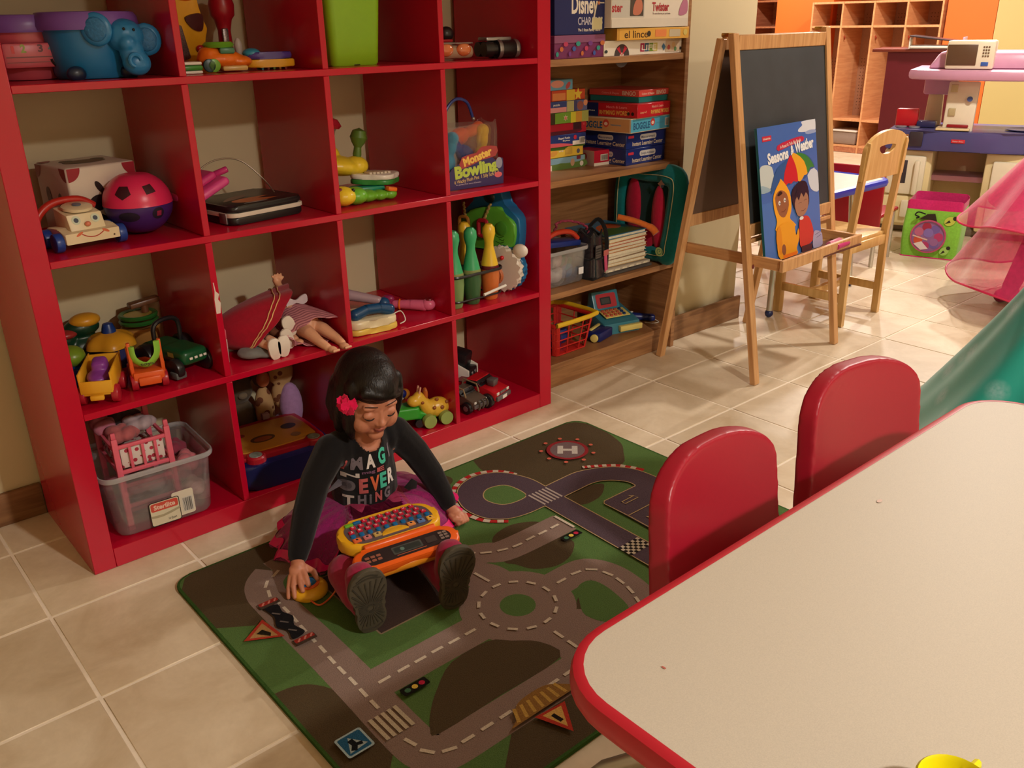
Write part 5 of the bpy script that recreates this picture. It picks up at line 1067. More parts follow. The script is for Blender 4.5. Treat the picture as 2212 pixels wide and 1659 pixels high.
t = thing('toy_drum', 'white and green flower shaped toy keyboard lying across the lime toy', 'toy', (.955, .150, Z3 + .050), rot=(0, math.radians(3), 0))
fl = [(x * .068, y * .06) for x, y in [((1 + .12 * math.cos(4 * a)) * math.cos(a), (1 + .12 * math.cos(4 * a)) * math.sin(a)) for a in [2 * PI * i / 40 for i in range(40)]]]
MB().prism(fl, .013, TOP(0, 0, -.012), r=.003).obj('lower_shell', pl('green4', (50, 140, 60)), t); MB().prism(fl, .014, TOP(0, 0, .0015), r=.005).obj('upper_shell', P_wh, t)
for i in range(6): MB().box((-.035 + .012 * i, -.02, .018), (.009, .03, .006), r=.0015).obj('key', pl('keycream', (215, 200, 180)), t)
t = thing('joystick_toy', 'yellow toy with green joystick and red mushroom cap leaning on the divider', 'toy', (.862, .19, Z3 + .060), rot=(0, math.radians(10), math.radians(-10)))
blob(MB().ell((-.01, 0, .03), (.075, .06, .028)).ell((.045, -.01, .036), (.034, .034, .026)).ell((-.035, .02, .055), (.04, .04, .03)), 'body', P_y3, t, .003, 3)
MB().lathe([(.010, 0), (.012, .01), (.010, .03), (.018, .042), (.024, .056), (.018, .074), (0, .082)], 20, c=(.045, -.01, .055)).obj('joystick', pl('joystick_green', (86, 120, 46)), t)
t2 = MB().lathe([(.0, .03), (.03, .022), (.042, .006), (.036, -.002), (.0, 0)], 24, c=(-.035, .03, .128)).obj('mushroom_cap', pl('cap_red', (170, 34, 50)), t)
MB().lathe([(0, -.045), (.022, -.045), (.026, -.01), (.03, 0.0), (0, .0)], 24, c=(-.035, .03, .128)).obj('clear_dome', M_clear, t)
# --- row 3, column 4
t = thing('vinyl_bag', 'clear zip bag of plush bowling pins with a purple printed label', 'bag', (1.238, .110, Z3), math.radians(-3))
def vb(u, v):
    P = rrect(-.098, -.065, .098, .065, .02, 4); n_ = len(P); f = (u % 1) * n_; i = int(f) % n_; q = Vector(P[i]).lerp(Vector(P[(i + 1) % n_]), f - int(f))
    return Vector((q.x * (1 + .02 * math.sin(9 * v)), q.y * (1 - .3 * v), .002 + .178 * v + .006 * math.sin(u * 25) * v))
MB().grid(vb, 56, 10, thick=.0008).obj('vinyl', mat('bag_vinyl', (230, 230, 240), .08, trans=.9, alpha=.22, noise=0), t)
its = [(smooth([(-.097, .002), (-.097, .05), (-.06, .075), (.0, .088), (.05, .085), (.075, .07), (.097, .075), (.097, .002)], 3), (52, 40, 96)), (smooth([(-.055, .058), (-.05, .092), (.0, .10), (.02, .115), (.075, .112), (.07, .085), (.02, .078)], 2, True), (170, 60, 60)), T('Monster', .005, .089, .105, .022, (240, 195, 90), .05, .25), T('Bowling', .0, .056, .155, .032, (185, 205, 80), .055, .08), T('6 Wacky Plush Pins  1 Silly Soft Ball', 0, .030, .16, .010, (220, 190, 120), .01, .08), T('the perfect first game of bowling', -.03, .016, .09, .004, (180, 170, 190)), (circ(.078, .03, .014, .008), (220, 100, 110)), (circ(.082, .064, .012, .016), (150, 150, 170))]
decal('label_print', FRONT(0, -.0665, 0), its, t)
MB().tube(smooth([(-.06, 0, .175), (-.055, 0, .215), (-.02, 0, .245), (.02, 0, .235), (.04, 0, .19)], 6), .0045, 8).obj('handle', pl('handle_blue', (40, 56, 130)), t)
MB().ell((.04, -.002, .188), .006, n=10).obj('stud', mat('silver', (150, 148, 150), .3, .7), t)
for k, (x, y, z, rx, c, lab) in enumerate(((-.07, .0, .09, .3, (30, 130, 160), 'turquoise plush pin with lime stripes at the left in the bag'), (-.02, .02, .10, -.9, (40, 60, 140), 'blue plush pin lying in the middle of the bag'), (.06, .01, .10, .1, (225, 180, 50), 'yellow plush pin with round eyes at the right in the bag'), (.02, .03, .14, 1.3, (215, 100, 60), 'orange plush pin near the top of the bag'))):
    b = MB().ell((0, 0, -.03), (.026, .022, .035)).ell((0, 0, .02), (.018, .018, .03)).ell((0, 0, .045), (.02, .02, .02))
    o = blob(b, 'plush_pin', cl('plush%d' % k, c), None, .004, 2, loc=(1.238 + x, .085 + y, Z3 + z + .008), rot=(0, rx, 0)); tag(o, lab, 'toy', 'plush pins in the vinyl bag')
# --- row 2, column 1
def truckbed(name, lab, loc, rz, c1, c2, wc): 
    t = thing(name, lab, 'toy', loc, math.radians(rz)); return t
t = thing('toy_dump_truck', 'yellow toy dump wagon with red wheels and purple load on the second shelf', 'toy', (.125, .085, Z2), math.radians(-28))
P_y4 = pl('dump_yellow', (232, 172, 40)); P_wr = pl('wheel_red', (170, 30, 45)); P_vi = pl('violet', (140, 66, 160)); P_o2 = pl('orange_red', (224, 92, 34)); P_l2 = pl('lime2', (140, 200, 70))
MB().box((0, 0, .030), (.065, .12, .012), r=.003).obj('chassis', P_y4, t)
for sx in (-1, 1): MB().prism([(-.06, .034), (.058, .034), (.068, .085), (-.06, .078)], .004, TR((sx * .034 - .002, 0, 0)) @ side_, r=.001).obj('side_wall', P_y4, t)
MB().box((0, -.060, .045), (.07, .006, .03), r=.002).obj('tailgate', P_y4, t); MB().box((0, -.066, .022), (.03, .012, .012), r=.003).obj('tow_hook', P_y4, t); MB().box((0, .058, .06), (.07, .006, .05), r=.002).obj('front_wall', P_y4, t)
decal('berry_print', LEFT(-.0368, 0, 0), [(rect(-.05, .04, .05, .074), (150, 60, 50))] + [(circ(-.045 + .011 * (i % 9), .046 + .008 * (i // 9), .004), (190, 80, 60) if i % 2 else (110, 30, 40)) for i in range(27)], t)
for sx in (-1, 1):
    for y in (-.042, .042): MB().cyl((sx * .028, y, .021), (sx * .044, y, .021), .0208, n=20, bev=.003).obj('wheel', P_wr, t)
blob(MB().ell((0, .0, .052), (.03, .045, .016)).box((0, .012, .07), (.035, .04, .04), r=.01, rot=(.3, 0, 0)), 'purple_load', P_vi, t, .003, 1)
t = thing('toy_crane_truck', 'orange toy truck with lime green sling on red wheels', 'toy', (.235, .10, Z2), math.radians(-14))
MB().box((0, 0, .034), (.07, .12, .026), r=.004).obj('body', P_o2, t); MB().box((0, -.062, .026), (.05, .012, .02), r=.003).obj('bumper', P_o2, t)
for sx in (-1, 1):
    MB().box((sx * .034, -.045, .075), (.008, .012, .09), r=.002).obj('post', P_o2, t); MB().box((sx * .036, .0, .06), (.006, .1, .03), r=.002, rot=(.2, 0, 0)).obj('side_wall', P_o2, t)
    for y in (-.042, .045): MB().cyl((sx * .026, y, .020), (sx * .042, y, .020), .0198, n=20, bev=.003).obj('wheel', P_wr, t)
MB().tube(smooth([(-.030, -.05, .112), (-.026, -.05, .08), (0, -.05, .062), (.026, -.05, .085), (.030, -.05, .118)], 5), .0045, 8, flat=2.4).obj('sling', P_l2, t)
decal('sling_text', FRONT(0, -.0605, .068), [T('toys', 0, 0, .03, .007, (60, 60, 30), .02)], t)
t = thing('toy_tractor', 'dark green toy tractor with black roll bar and white grille on the second shelf', 'toy', (.325, .135, Z2), math.radians(14))
P_dg = pl('tractor_green', (14, 82, 46))
blob(MB().box((.0, -.03, .05), (.075, .10, .04), r=.014, seg=3).box((0, .05, .045), (.085, .09, .04), r=.012), 'body', P_dg, t, .003, 2)
for sx in (-1, 1):
    MB().cyl((sx * .035, -.055, .026), (sx * .056, -.055, .026), .026, n=24, bev=.005).obj('wheel', P_bk, t); MB().cyl((sx * .04, .05, .036), (sx * .066, .05, .036), .036, n=24, bev=.005).obj('wheel', P_bk, t)
MB().tube(smooth([(-.035, .03, .06), (-.034, .03, .115), (0, .03, .128), (.034, .03, .115), (.035, .03, .06)], 5), .006, 8).obj('roll_bar', P_bk, t)
for x in (-.018, -.004, .010, .022): MB().box((x, -.083, .05), (.008, .004, .006), r=.001).obj('headlight', P_wh, t)
MB().box((-.045, -.06, .012), (.03, .03, .018), r=.004).obj('grey_step', pl('stepgrey', (90, 95, 95)), t)
decal('side_badge', LEFT(-.038, -.03, .055), [(rect(-.012, -.006, .012, .006), (160, 160, 80))], t)
t = thing('toy_muffin_house', 'round toy house with scalloped yellow roof and blue top knob', 'toy', (.215, .285, Z2))
MB().lathe([(0, 0), (.045, 0), (.048, .01), (.044, .06), (0, .06)], 24).obj('wall', pl('house_blue', (60, 60, 110)), t)
b = MB(); b.grid(lambda u, v: Vector(((.062 + .004 * math.sin(12 * PI * 2 * u * .5)) * math.cos(2 * PI * u) * math.cos(v * PI / 2), (.062 + .004 * math.sin(6 * PI * 2 * u)) * math.sin(2 * PI * u) * math.cos(v * PI / 2), .055 + .035 * math.sin(v * PI / 2))), 60, 8); b.obj('roof', pl('muffin', (224, 160, 40)), t)
MB().lathe([(.0, 0), (.018, 0), (.016, .01), (.012, .022), (0, .026)], 16, c=(0, 0, .088)).obj('knob', pl('knob_blue', (24, 60, 130)), t)
t = thing('toy_helicopter', 'orange and green rounded toy at the back behind the muffin house', 'toy', (.165, .335, Z2))
blob(MB().ell((.0, 0, .10), (.045, .03, .024)).ell((-.05, 0, .075), (.035, .028, .03)).ell((0, 0, .04), (.06, .035, .042)), 'body', pl('dkgreen2', (20, 60, 40)), t, .004, 2)
MB().ell((.01, -.005, .118), (.038, .03, .018)).obj('cap', pl('muffin', (224, 160, 40)), t); MB().ell((-.045, -.015, .093), (.03, .022, .012)).obj('red_strip', pl('redstrip', (160, 50, 45)), t)
t = thing('toy_wagon', 'blue and lime toy piece half hidden by the left shelf side', 'toy', (.095, .19, Z2))
MB().box((0, 0, .03), (.06, .08, .055), r=.012).obj('blue_base', pl('wheel_blue', (30, 66, 150)), t); MB().ell((0, 0, .078), (.032, .036, .026)).obj('lime_top', pl('lime3', (120, 150, 40)), t)
t = thing('toy_barrel', 'green rimmed toy basket with ochre bands at the back of the second shelf', 'toy', (.305, .325, Z2))
MB().lathe([(0, 0), (.04, 0), (.05, .07), (.045, .075), (0, .07)], 24).obj('basket', pl('ochre', (170, 120, 60)), t)
for z in (.085, .10): MB().lathe([(.036, z), (.048, z), (.050, z + .006), (.046, z + .010), (.036, z + .008)], 24, close=True).obj('green_ring', pl('ringgreen', (40, 100, 40)), t); MB().lathe([(0, z), (.036, z), (.036, z + .006), (0, z + .006)], 24).obj('ochre_disc', pl('ochre2', (190, 160, 70)), t)
MB().box((.02, 0, .135), (.08, .03, .014), r=.004, rot=(0, -.1, 0)).obj('brown_bar', pl('brownbar', (110, 70, 45)), t)
MB().cyl((0.02, 0, .108), (.02, 0, .13), .01, n=10).obj('stem', pl('brownbar', (110, 70, 45)), t)
# --- row 2, column 2 : dolls
SK = mat('doll_skin', (232, 174, 136), .45, noise=.03, sss=.05)
t = thing('rag_doll', 'brown haired doll in a flared red felt dress lying on the second shelf', 'doll', (.545, .14, Z2), math.radians(0))
M_felt = cl('felt_red', (178, 22, 48))
blob(MB().ell((-.085, .15, .085), (.05, .05, .05)), 'hair', mat('doll_hair', (70, 40, 26), .8, noise=.3, nscale=120, bump=.6), t, .004, 2)
blob(MB().ell((-.095, .115, .07), (.034, .03, .04)), 'head', mat('doll_brown', (130, 80, 56), .6), t, .004, 1)
def skirt(u, v):      # fan opening toward the front right
    a = 2 * PI * u; r = (.026 + .070 * v ** .8) * (1 + .06 * math.sin(7 * a) * v)
    c = Vector((-.095, .050, .050)).lerp(Vector((.030, -.005, .080)), v); p = Vector((.34, .94, 0)); up = Vector((0, 0, 1)).lerp(Vector((.62, -.26, .74)), v)
    q = c + p * (r * 1.12 * math.cos(a)) + up * (r * 1.1 * math.sin(a)); q.z = max(q.z, .003); return q
b = MB(); b.grid(skirt, 48, 12, thick=.002); b.obj('skirt', M_felt, t)
blob(MB().ell((-.095, .06, .055), (.035, .045, .045)), 'dress_body', M_felt, t, .004, 2)
for v_ in (.80, .86): MB().tube([skirt(i / 60, v_) + (skirt(i / 60, v_) - Vector((-.02, .03, .07))).normalized() * .003 + Vector((0, 0, .0015 * math.sin(i * 2.1))) for i in range(61)], .0016, 5).obj('rickrack_trim', cl('ricrac', (226, 180, 120)), t)
soles = [(.058, -.075, .066, .35), (.044, -.085, .036, .3), (.018, -.112, .029, -.05), (-.008, -.112, .027, .06)]
for k, (x, y, z, a) in enumerate(soles):
    l_ = blob(MB().cap((x, y + .016, z), (x - .015, y + .05, z + .01), .010, .012), 'leg', SK if k > 1 else mat('doll_brown', (130, 80, 56), .6), t, .003, 1)
    MB().prism([(px * (1 + .12 * (py < 0)) if 0 else px, py) for px, py in smooth([(-.0125, -.022), (0, -.029), (.0125, -.022), (.017, .009), (.012, .025), (0, .029), (-.012, .025), (-.017, .009)], 4, True)], .008, FRONT(x, y + .006, z) @ Matrix.Rotation(a, 4, 'Z'), r=.002).obj('shoe_sole', pl('sole_white', (226, 212, 196), rough=.6), l_)
t = thing('baby_doll', 'baby doll in pink striped dress with white bow and raised arm', 'doll', (.678, .125, Z2), math.radians(4))
b = MB(); b.chain([(.0, .08, .06), (-.01, .05, .05), (.0, .0, .04)], [.034, .04, .04]); b.ell((.01, .15, .05), (.044, .045, .044))
b.chain([(-.01, .09, .075), (-.015, .07, .115), (-.035, .055, .148), (-.042, .05, .163)], [.016, .013, .010, .011]); 
for k in range(4): b.cap((-.042 + .004 * k, .05, .165), (-.056 + .009 * k, .046, .182 - .002 * abs(k - 2)), .0038, .003)
b.cap((-.034, .05, .158), (-.024, .046, .170), .004, .0035)
b.chain([(-.04, .06, .05), (-.055, .02, .035), (-.052, -.03, .016)], [.015, .013, .010]); b.ell((-.05, -.045, .012), (.012, .014, .008))
for sx, dx in ((-1, .0), (1, .018)):
    b.chain([(sx * .018, .0, .035), (sx * .020 + dx * .3, -.05, .030), (sx * .018 + dx * .8, -.10, .014), (sx * .014 + dx, -.125, .006)], [.022, .018, .013, .011]); b.ell((sx * .010 + dx, -.142, .003), (.012, .018, .009))
    for k in range(4): b.ell((sx * .010 + dx - .008 + .0052 * k, -.160, .004), .0042, n=8)
blob(b, 'body', SK, t, .0022, 2)
def dsk(u, v):
    a = 2 * PI * u; r = .046 + .034 * v; w_ = 1 + .07 * math.sin(9 * a) * v
    return Vector((r * 1.1 * math.cos(a) * w_ - .004, .09 - .165 * v + .010 * math.sin(5 * a) * v, max(.003, .050 + (r * (.86 - .42 * v) * math.sin(a) - .012 * v) * w_)))
M_str = mat('striped_knit', (214, 140, 150), .85, noise=.1)
nt = M_str.node_tree; wv = nt.nodes.new('ShaderNodeTexWave'); wv.bands_direction = 'Y'; wv.inputs['Scale'].default_value = 26; wv.inputs['Distortion'].default_value = 2; cr_ = nt.nodes.new('ShaderNodeValToRGB'); cr_.color_ramp.elements[0].color = rgb((170, 100, 112)); cr_.color_ramp.elements[1].color = rgb((226, 154, 160)); cr_.color_ramp.elements[0].position = .3; cr_.color_ramp.elements[1].position = .6
tcn = nt.nodes.new('ShaderNodeTexCoord'); nt.links.new(tcn.outputs['Object'], wv.inputs[0]); nt.links.new(wv.outputs[1], cr_.inputs[0]); nt.links.new(cr_.outputs[0], nt.nodes['Principled BSDF'].inputs['Base Color'])
MB().grid(dsk, 60, 16, thick=.002).obj('dress', M_str, t)
b = MB(); b.prism(smooth([(0, .004), (-.02, .014), (-.032, .016), (-.030, -.008), (-.02, -.010), (0, -.004), (.02, -.012), (.036, -.006), (.034, .014), (.018, .012)], 3, True), .004, FRONT(.005, .045, .095)); b.obj('bow', mat('satin_white', (225, 210, 212), .35), t)
t = thing('bottle_toy', 'pink and white doll bottle standing behind the divider by the red dress', 'toy', (.425, .10, Z2))
MB().lathe([(0, 0), (.016, 0), (.018, .06), (.014, .066), (0, .066)], 18).obj('body', pl('milk', (225, 190, 190)), t); MB().lathe([(.017, .066), (.018, .085), (.010, .10), (0, .102)], 18).obj('cap', pl('cap_pink', (235, 120, 140)), t)
tag(blob(MB().ell((0, 0, .014), (.04, .04, .014)).ell((.03, -.02, .010), (.03, .03, .010)), 'doll_clothes', cl('sequin_grey', (120, 122, 118)), None, .004, 2, loc=(.50, .085, Z2)), 'grey sequinned doll cloth crumpled under the red dress', 'cloth')
# --- row 2, column 3
t = thing('toy_phone', 'white and yellow toy telephone with a blue handset on the second shelf', 'toy', (.848, .090, Z2), math.radians(-6))
ph = smooth([(-.07, -.06), (.0, -.066), (.05, -.07), (.075, -.05), (.068, .0), (.075, .05), (.0, .066), (-.07, .06)], 4, True)
MB().prism(ph, .016, TOP(0, 0, .001), r=.004).obj('yellow_base', pl('phone_yellow', (228, 196, 90)), t); MB().prism([(x * .98, y * .98) for x, y in ph], .022, TOP(0, 0, .0175), r=.006).obj('white_top', pl('phone_cream', (232, 216, 176)), t)
MB().chain([(-.045, -.035, .052), (-.01, -.035, .062), (.03, -.036, .060), (.06, -.036, .05)], [.017, .0145, .0145, .017]).obj('handset', pl('handset_blue', (12, 66, 106)), t)
for i in range(6): kk = MB().box((-.03 + .028 * (i % 3), .012 + .022 * (i // 3), .0425), (.022, .016, .006), r=.002).obj('number_key', pl('key_yellow', (220, 170, 60)), t); decal('number', TOP(-.03 + .028 * (i % 3), .012 + .022 * (i // 3), .0458), [T(str(i + 1), 0, 0, .006, .009, (50, 30, 20), .03)], kk)
MB().box((-.058, .02, .042), (.014, .07, .006), r=.002).obj('red_strip', P_rd, t)
MB().tube(smooth([(.07, -.03, .03), (.10, -.03, .036), (.105, -.045, .012), (.085, -.05, .006)], 4), .0016, 6).obj('cord', P_wh, t)
t = thing('toy_vacuum', 'pale lilac toy hair dryer with a blue ball tip lying behind the toy phone', 'toy', (.90, .19, Z2), math.radians(-38))
blob(MB().chain([(-.10, 0, .085), (-.04, 0, .065), (.05, -.0, .045)], [.022, .017, .013]).ell((-.09, 0, .06), (.045, .03, .035)).ell((-.07, .0, .03), (.03, .03, .028)), 'body', pl('greylilac', (176, 150, 160)), t, .003, 3)
MB().ell((.066, -.0, .036), .0175).obj('ball_tip', pl('tip_blue', (30, 84, 130)), t)
t = thing('toy_drill', 'pink toy hair wand with a red button lying on the second shelf', 'toy', (1.035, .13, Z2), math.radians(-48))
P_wp = pl('wand_pink', (222, 104, 140))
MB().chain([(-.05, 0, .018), (.0, 0, .018), (.04, 0, .016)], [.012, .015, .017]).obj('grip', P_wp, t); MB().ell((.052, 0, .019), (.022, .018, .018)).obj('end', P_wp, t)
MB().lathe([(.0, 0), (.012, 0), (.010, .004), (0, .005)], 16, M=TR((.056, 0, .034))).obj('button', pl('wine', (120, 20, 30)), t)
MB().lathe([(.013, -.003), (.017, 0), (.013, .003)], 16, M=TR((-.035, 0, .018), (0, PI / 2, 0)), close=True).obj('orange_ring', P_or, t)
blob(MB().ell((-.085, 0, .022), (.03, .014, .018)).ell((-.07, 0, .035), (.02, .012, .012)), 'body', pl('wand_dark', (150, 40, 90)), t, .003, 2)
# --- row 2, column 4 : pins and musical toy
pinp = [(r_ * 1.22, z_) for r_, z_ in [(0, 0), (.017, 0), (.019, .006), (.021, .03), (.0245, .07), (.0235, .10), (.017, .135), (.0115, .165), (.0115, .18), (.0165, .205), (.0155, .222), (.009, .233), (0, .236)]]
def pin(x, y, cb_, ct, lab, z=Z2, ring=None):
    t = thing('bowling_pin', lab, 'toy', (x, y, z), 0, 'toy bowling pins on the second shelf')
    k_ = 7; lo_ = [p for p in pinp if p[1] <= .10]; hi_ = [p for p in pinp if p[1] >= .10]
    MB().lathe(lo_, 24).obj('belly', cb_, t); MB().lathe(hi_, 24).obj('neck', ct, t)
    MB().lathe([(.0289, .096), (.0291, .10), (.0276, .108)], 24).obj('collar_band', ring or pl('olive_band', (140, 150, 90)), t)
    return t
P_g5 = pl('pin_green', (60, 170, 110))
pin(1.150, .062, pl('pin_lo1', (120, 150, 90)), P_g5, 'leftmost pale green toy bowling pin partly behind the divider')
pin(1.216, .062, pl('pin_lo2', (60, 100, 60)), P_g5, 'second light green toy bowling pin with dark green belly')
pin(1.288, .062, pl('pin_lo3', (206, 110, 50)), pl('pin_yellow', (232, 190, 50)), 'front yellow topped bowling pin with an orange belly', ring=pl('maroonband', (100, 20, 34)))
pin(1.250, .135, pl('pin_lo4', (120, 80, 60)), pl('pin_yellow', (232, 190, 50)), 'yellow topped bowling pin standing behind the second green pin')
t = thing('blue_pin', 'dark blue rounded toy bottle behind the green pins', 'toy', (1.170, .15, Z2)); MB().lathe([(0, 0), (.035, 0), (.04, .05), (.036, .12), (.024, .17), (.03, .20), (.024, .225), (0, .235)], 28).obj('body', pl('midnight', (24, 36, 96)), t); MB().lathe([(0, .236), (.008, .236), (.006, .245), (0, .246)], 16).obj('top_knob', pl('midnight', (24, 36, 96)), t)
t = thing('pin_carrier', 'black strap carrier with white handle bar around the bowling pins', 'toy', (1.22, .062, Z2))
MB().tube([(x, y, .098) for x, y in rrect(-.100, -.033, .104, .033, .03, 5)], .003, 6, closed=True, flat=1.6).obj('upper_strap', P_bk, t)
MB().tube([(x, y, .022) for x, y in rrect(-.098, -.032, .100, .032, .03, 5)], .0022, 6, closed=True, flat=1.4).obj('lower_strap', P_bk, t)
MB().tube([(.01, -.040, .030), (.10, -.038, .042)], .0045, 8).obj('handle_bar', P_wh, t)
t = thing('activity_cushion', 'green and blue puffy activity toy with braided cords leaning on the shelf side', 'toy', (1.400, .165, Z2), math.radians(-74))
P_g6 = pl('frog_green', (96, 176, 56)); P_b6 = pl('frog_blue', (30, 110, 165))
MB().prism(smooth([(-.13, .15), (-.10, .24), (-.06, .27), (-.045, .315), (.0, .325), (.045, .31), (.055, .27), (.11, .23), (.105, .14), (.085, .13), (.0, .12), (-.1, .125)], 4, True), .05, FRONT(0, .02, 0), r=.010, seg=3).obj('back_shell', P_b6, t)
MB().prism(smooth([(-.12, .155), (-.09, .23), (-.04, .255), (.0, .262), (.045, .265), (.06, .245), (.10, .215), (.095, .15), (.07, .135), (.0, .128), (-.09, .13)], 4, True), .02, FRONT(0, -.022, 0), r=.007, seg=3).obj('front_shell', P_g6, t)
MB().lathe([(0, -.002), (.020, 0), (.022, .003), (.018, .005), (0, .003)], 24, M=FRONT(.055, -.043, .20)).obj('round_dish', pl('dish', (76, 150, 50)), t)
MB().ell((-.0, -.028, .292), (.022, .010, .020)).obj('dark_knob', P_bk, t)
for (x0, z0, x1, z1) in ((-.09, .27, -.085, .225), (.015, .275, -.01, .225)):
    MB().tube([(x0 + (x1 - x0) * i / 14 + .002 * math.sin(i * 1.7), -.045, z0 + (z1 - z0) * i / 14) for i in range(15)], .0042, 7).obj('braided_cord', mat('rope', (170, 140, 80), .9, noise=.4, nscale=200), t)
MB().tube(rrect_ := [(x, -.05, z) for x, z in rrect(-.030, .17, .002, .22, .008, 3)], .007, 8, closed=True).obj('red_pull', pl('pull_red', (170, 26, 44)), t)
MB().tube([(x, -.05, z) for x, z in rrect(-.105, .18, -.07, .225, .012, 3)], .006, 8, closed=True).obj('amber_pull', pl('pull_amber', (170, 110, 40)), t)
decal('leaf_embossing', FRONT(0, -.0425, 0), [(line(smooth([(.03 + .012 * (i % 2), .175 - .009 * i), (.045 + .012 * (i % 2), .170 - .009 * i), (.062, .176 - .009 * i)], 3), .002), (40, 90, 30)) for i in range(5)], t)
t = thing('lamb_toy', 'white puffy lamb shaped musical toy in front of the green activity toy', 'toy', (1.405, .105, Z2), math.radians(-74)); t.scale = (1.2, 1.2, 1.2)
out_ = [((.062 + .003 * math.cos(16 * a)) * math.cos(a), .062 + (.060 + .003 * math.cos(16 * a)) * math.sin(a)) for a in [2 * PI * i / 64 for i in range(64)]]
MB().prism(out_, .018, FRONT(0, -.008, 0), r=.004).obj('blue_back', P_b6, t); MB().prism([(x * .97, z * .97 + .002) for x, z in out_], .018, FRONT(0, -.0265, 0), r=.007, seg=3).obj('woolly_body', pl('lamb_white', (232, 220, 208)), t)
MB().ell((.055, -.03, .115), (.022, .014, .018)).obj('ear', pl('lamb_white', (232, 220, 208)), t)
MB().lathe([(0, .008), (.022, .007), (.026, 0)], 20, M=FRONT(-.015, -.044, .045)).obj('orange_dial', mat('dial_orange', (200, 110, 60), .5, noise=.3, nscale=250), t)
for x, z in ((.01, .095), (-.035, .055)): MB().ell((x, -.050, z), .006, n=10).obj('red_button', pl('brightred', (205, 30, 40)), t)
MB().lathe([(0, .006), (.022, .004), (.024, 0)], 18, M=FRONT(-.035, -.044, .085)).obj('maroon_flower', pl('maroonflower', (110, 24, 44)), t)
# --- row 1, column 1 : tub with doll crib
TUBX, TUBY = .200, .122
tb1 = tub('storage_tub', 'clear plastic tub holding the pink doll crib on the bottom shelf', (TUBX, TUBY, Z1), .266, .235, .165, -3, taper=.88)
lb = decal('sticker', FRONT(.01, -.111, .0), [(rrect(.005, .018, .058, .086, .006), (222, 212, 192)), (rrect(-.052, .010, .022, .076, .006), (30, 24, 24)), (rrect(-.050, .012, .020, .074, .005), (214, 206, 178)), (rrect(-.048, .050, .018, .072, .005), (205, 80, 65)), T('Sterilite', -.015, .061, .052, .012, (235, 200, 180), .03), (smooth([(-.048, .040), (-.02, .038), (.018, .046), (.018, .04), (-.02, .032), (-.048, .034)], 2, True), (170, 160, 130)), T('16 Quart', -.0, .022, .02, .006, (60, 50, 50), .01)] + barcode(.028, .026, .054, .066), tb1)
cr_t = thing('doll_crib', 'pink toy doll crib with slatted ends standing in the clear tub', 'toy', (TUBX - .018, TUBY + .0, Z1 + .0), math.radians(-3))
P_cb = pl('crib_pink', (232, 104, 124))
for y in (-.062, .115):
    for x in (-.062, .062):
        p_ = MB().box((x, y, .128), (.014, .012, .236), r=.002).obj('post', P_cb, cr_t); MB().box((x, y, .254), (.011, .009, .016), r=.002).obj('post_tip', P_cb, p_)
    for z in (.155, .222, .062, .118): MB().box((0, y, z), (.112, .008, .010), r=.002).obj('rail', P_cb, cr_t)
    for k in range(3): MB().box((-.03 + .03 * k, y, .188), (.007, .006, .058), r=.001).obj('slat', P_cb, cr_t)
for x in (-.062, .062):
    for z in (.155, .21): MB().box((x, .027, z), (.008, .165, .010), r=.002).obj('side_rail', P_cb, cr_t)
M_dots = mat('dotted_cloth', (226, 214, 206), .85)
nt = M_dots.node_tree; vo_ = nt.nodes.new('ShaderNodeTexVoronoi'); vo_.inputs['Scale'].default_value = 75; c2 = nt.nodes.new('ShaderNodeValToRGB'); c2.color_ramp.interpolation = 'CONSTANT'; c2.color_ramp.elements[0].color = rgb((176, 50, 70)); c2.color_ramp.elements[1].color = rgb((226, 214, 206)); c2.color_ramp.elements[1].position = .38
tcn = nt.nodes.new('ShaderNodeTexCoord'); nt.links.new(tcn.outputs['Object'], vo_.inputs[0]); nt.links.new(vo_.outputs[0], c2.inputs[0]); nt.links.new(c2.outputs[0], nt.nodes['Principled BSDF'].inputs['Base Color'])
MB().box((0, -.05, .188), (.105, .012, .056), r=.005).obj('bumper_pad', M_dots, cr_t); MB().box((0, .027, .165), (.11, .15, .02), r=.008).obj('mattress', M_dots, cr_t)
for k, (x, y, z, r, c, lab) in enumerate(((-.02, .03, .215, (.035, .03, .022), (200, 110, 110), 'red and cream doll garment heaped in the crib'), (.03, .05, .222, (.035, .03, .02), (190, 170, 175), 'pale doll garment beside the red one in the crib'), (-.045, .09, .225, (.025, .03, .025), (200, 120, 140), 'pink doll garment at the back of the crib'), (.01, .10, .23, (.035, .025, .02), (70, 60, 60), 'dark doll garment at the back of the crib'))):
    b = MB(); 
    for j in range(5): b.ell((r[0] * .6 * math.cos(j * 1.3), r[1] * .6 * math.sin(j * 1.3), .004 * (j % 3)), (r[0] * .7, r[1] * .55, r[2] * .8), rot=(.3 * j, .2, j))
    tag(blob(b, 'doll_garment', cl('garm%d' % k, c), None, .004, 1, loc=(TUBX - .018 + x, TUBY + y, Z1 + z)), lab, 'cloth', 'doll clothes in the crib')
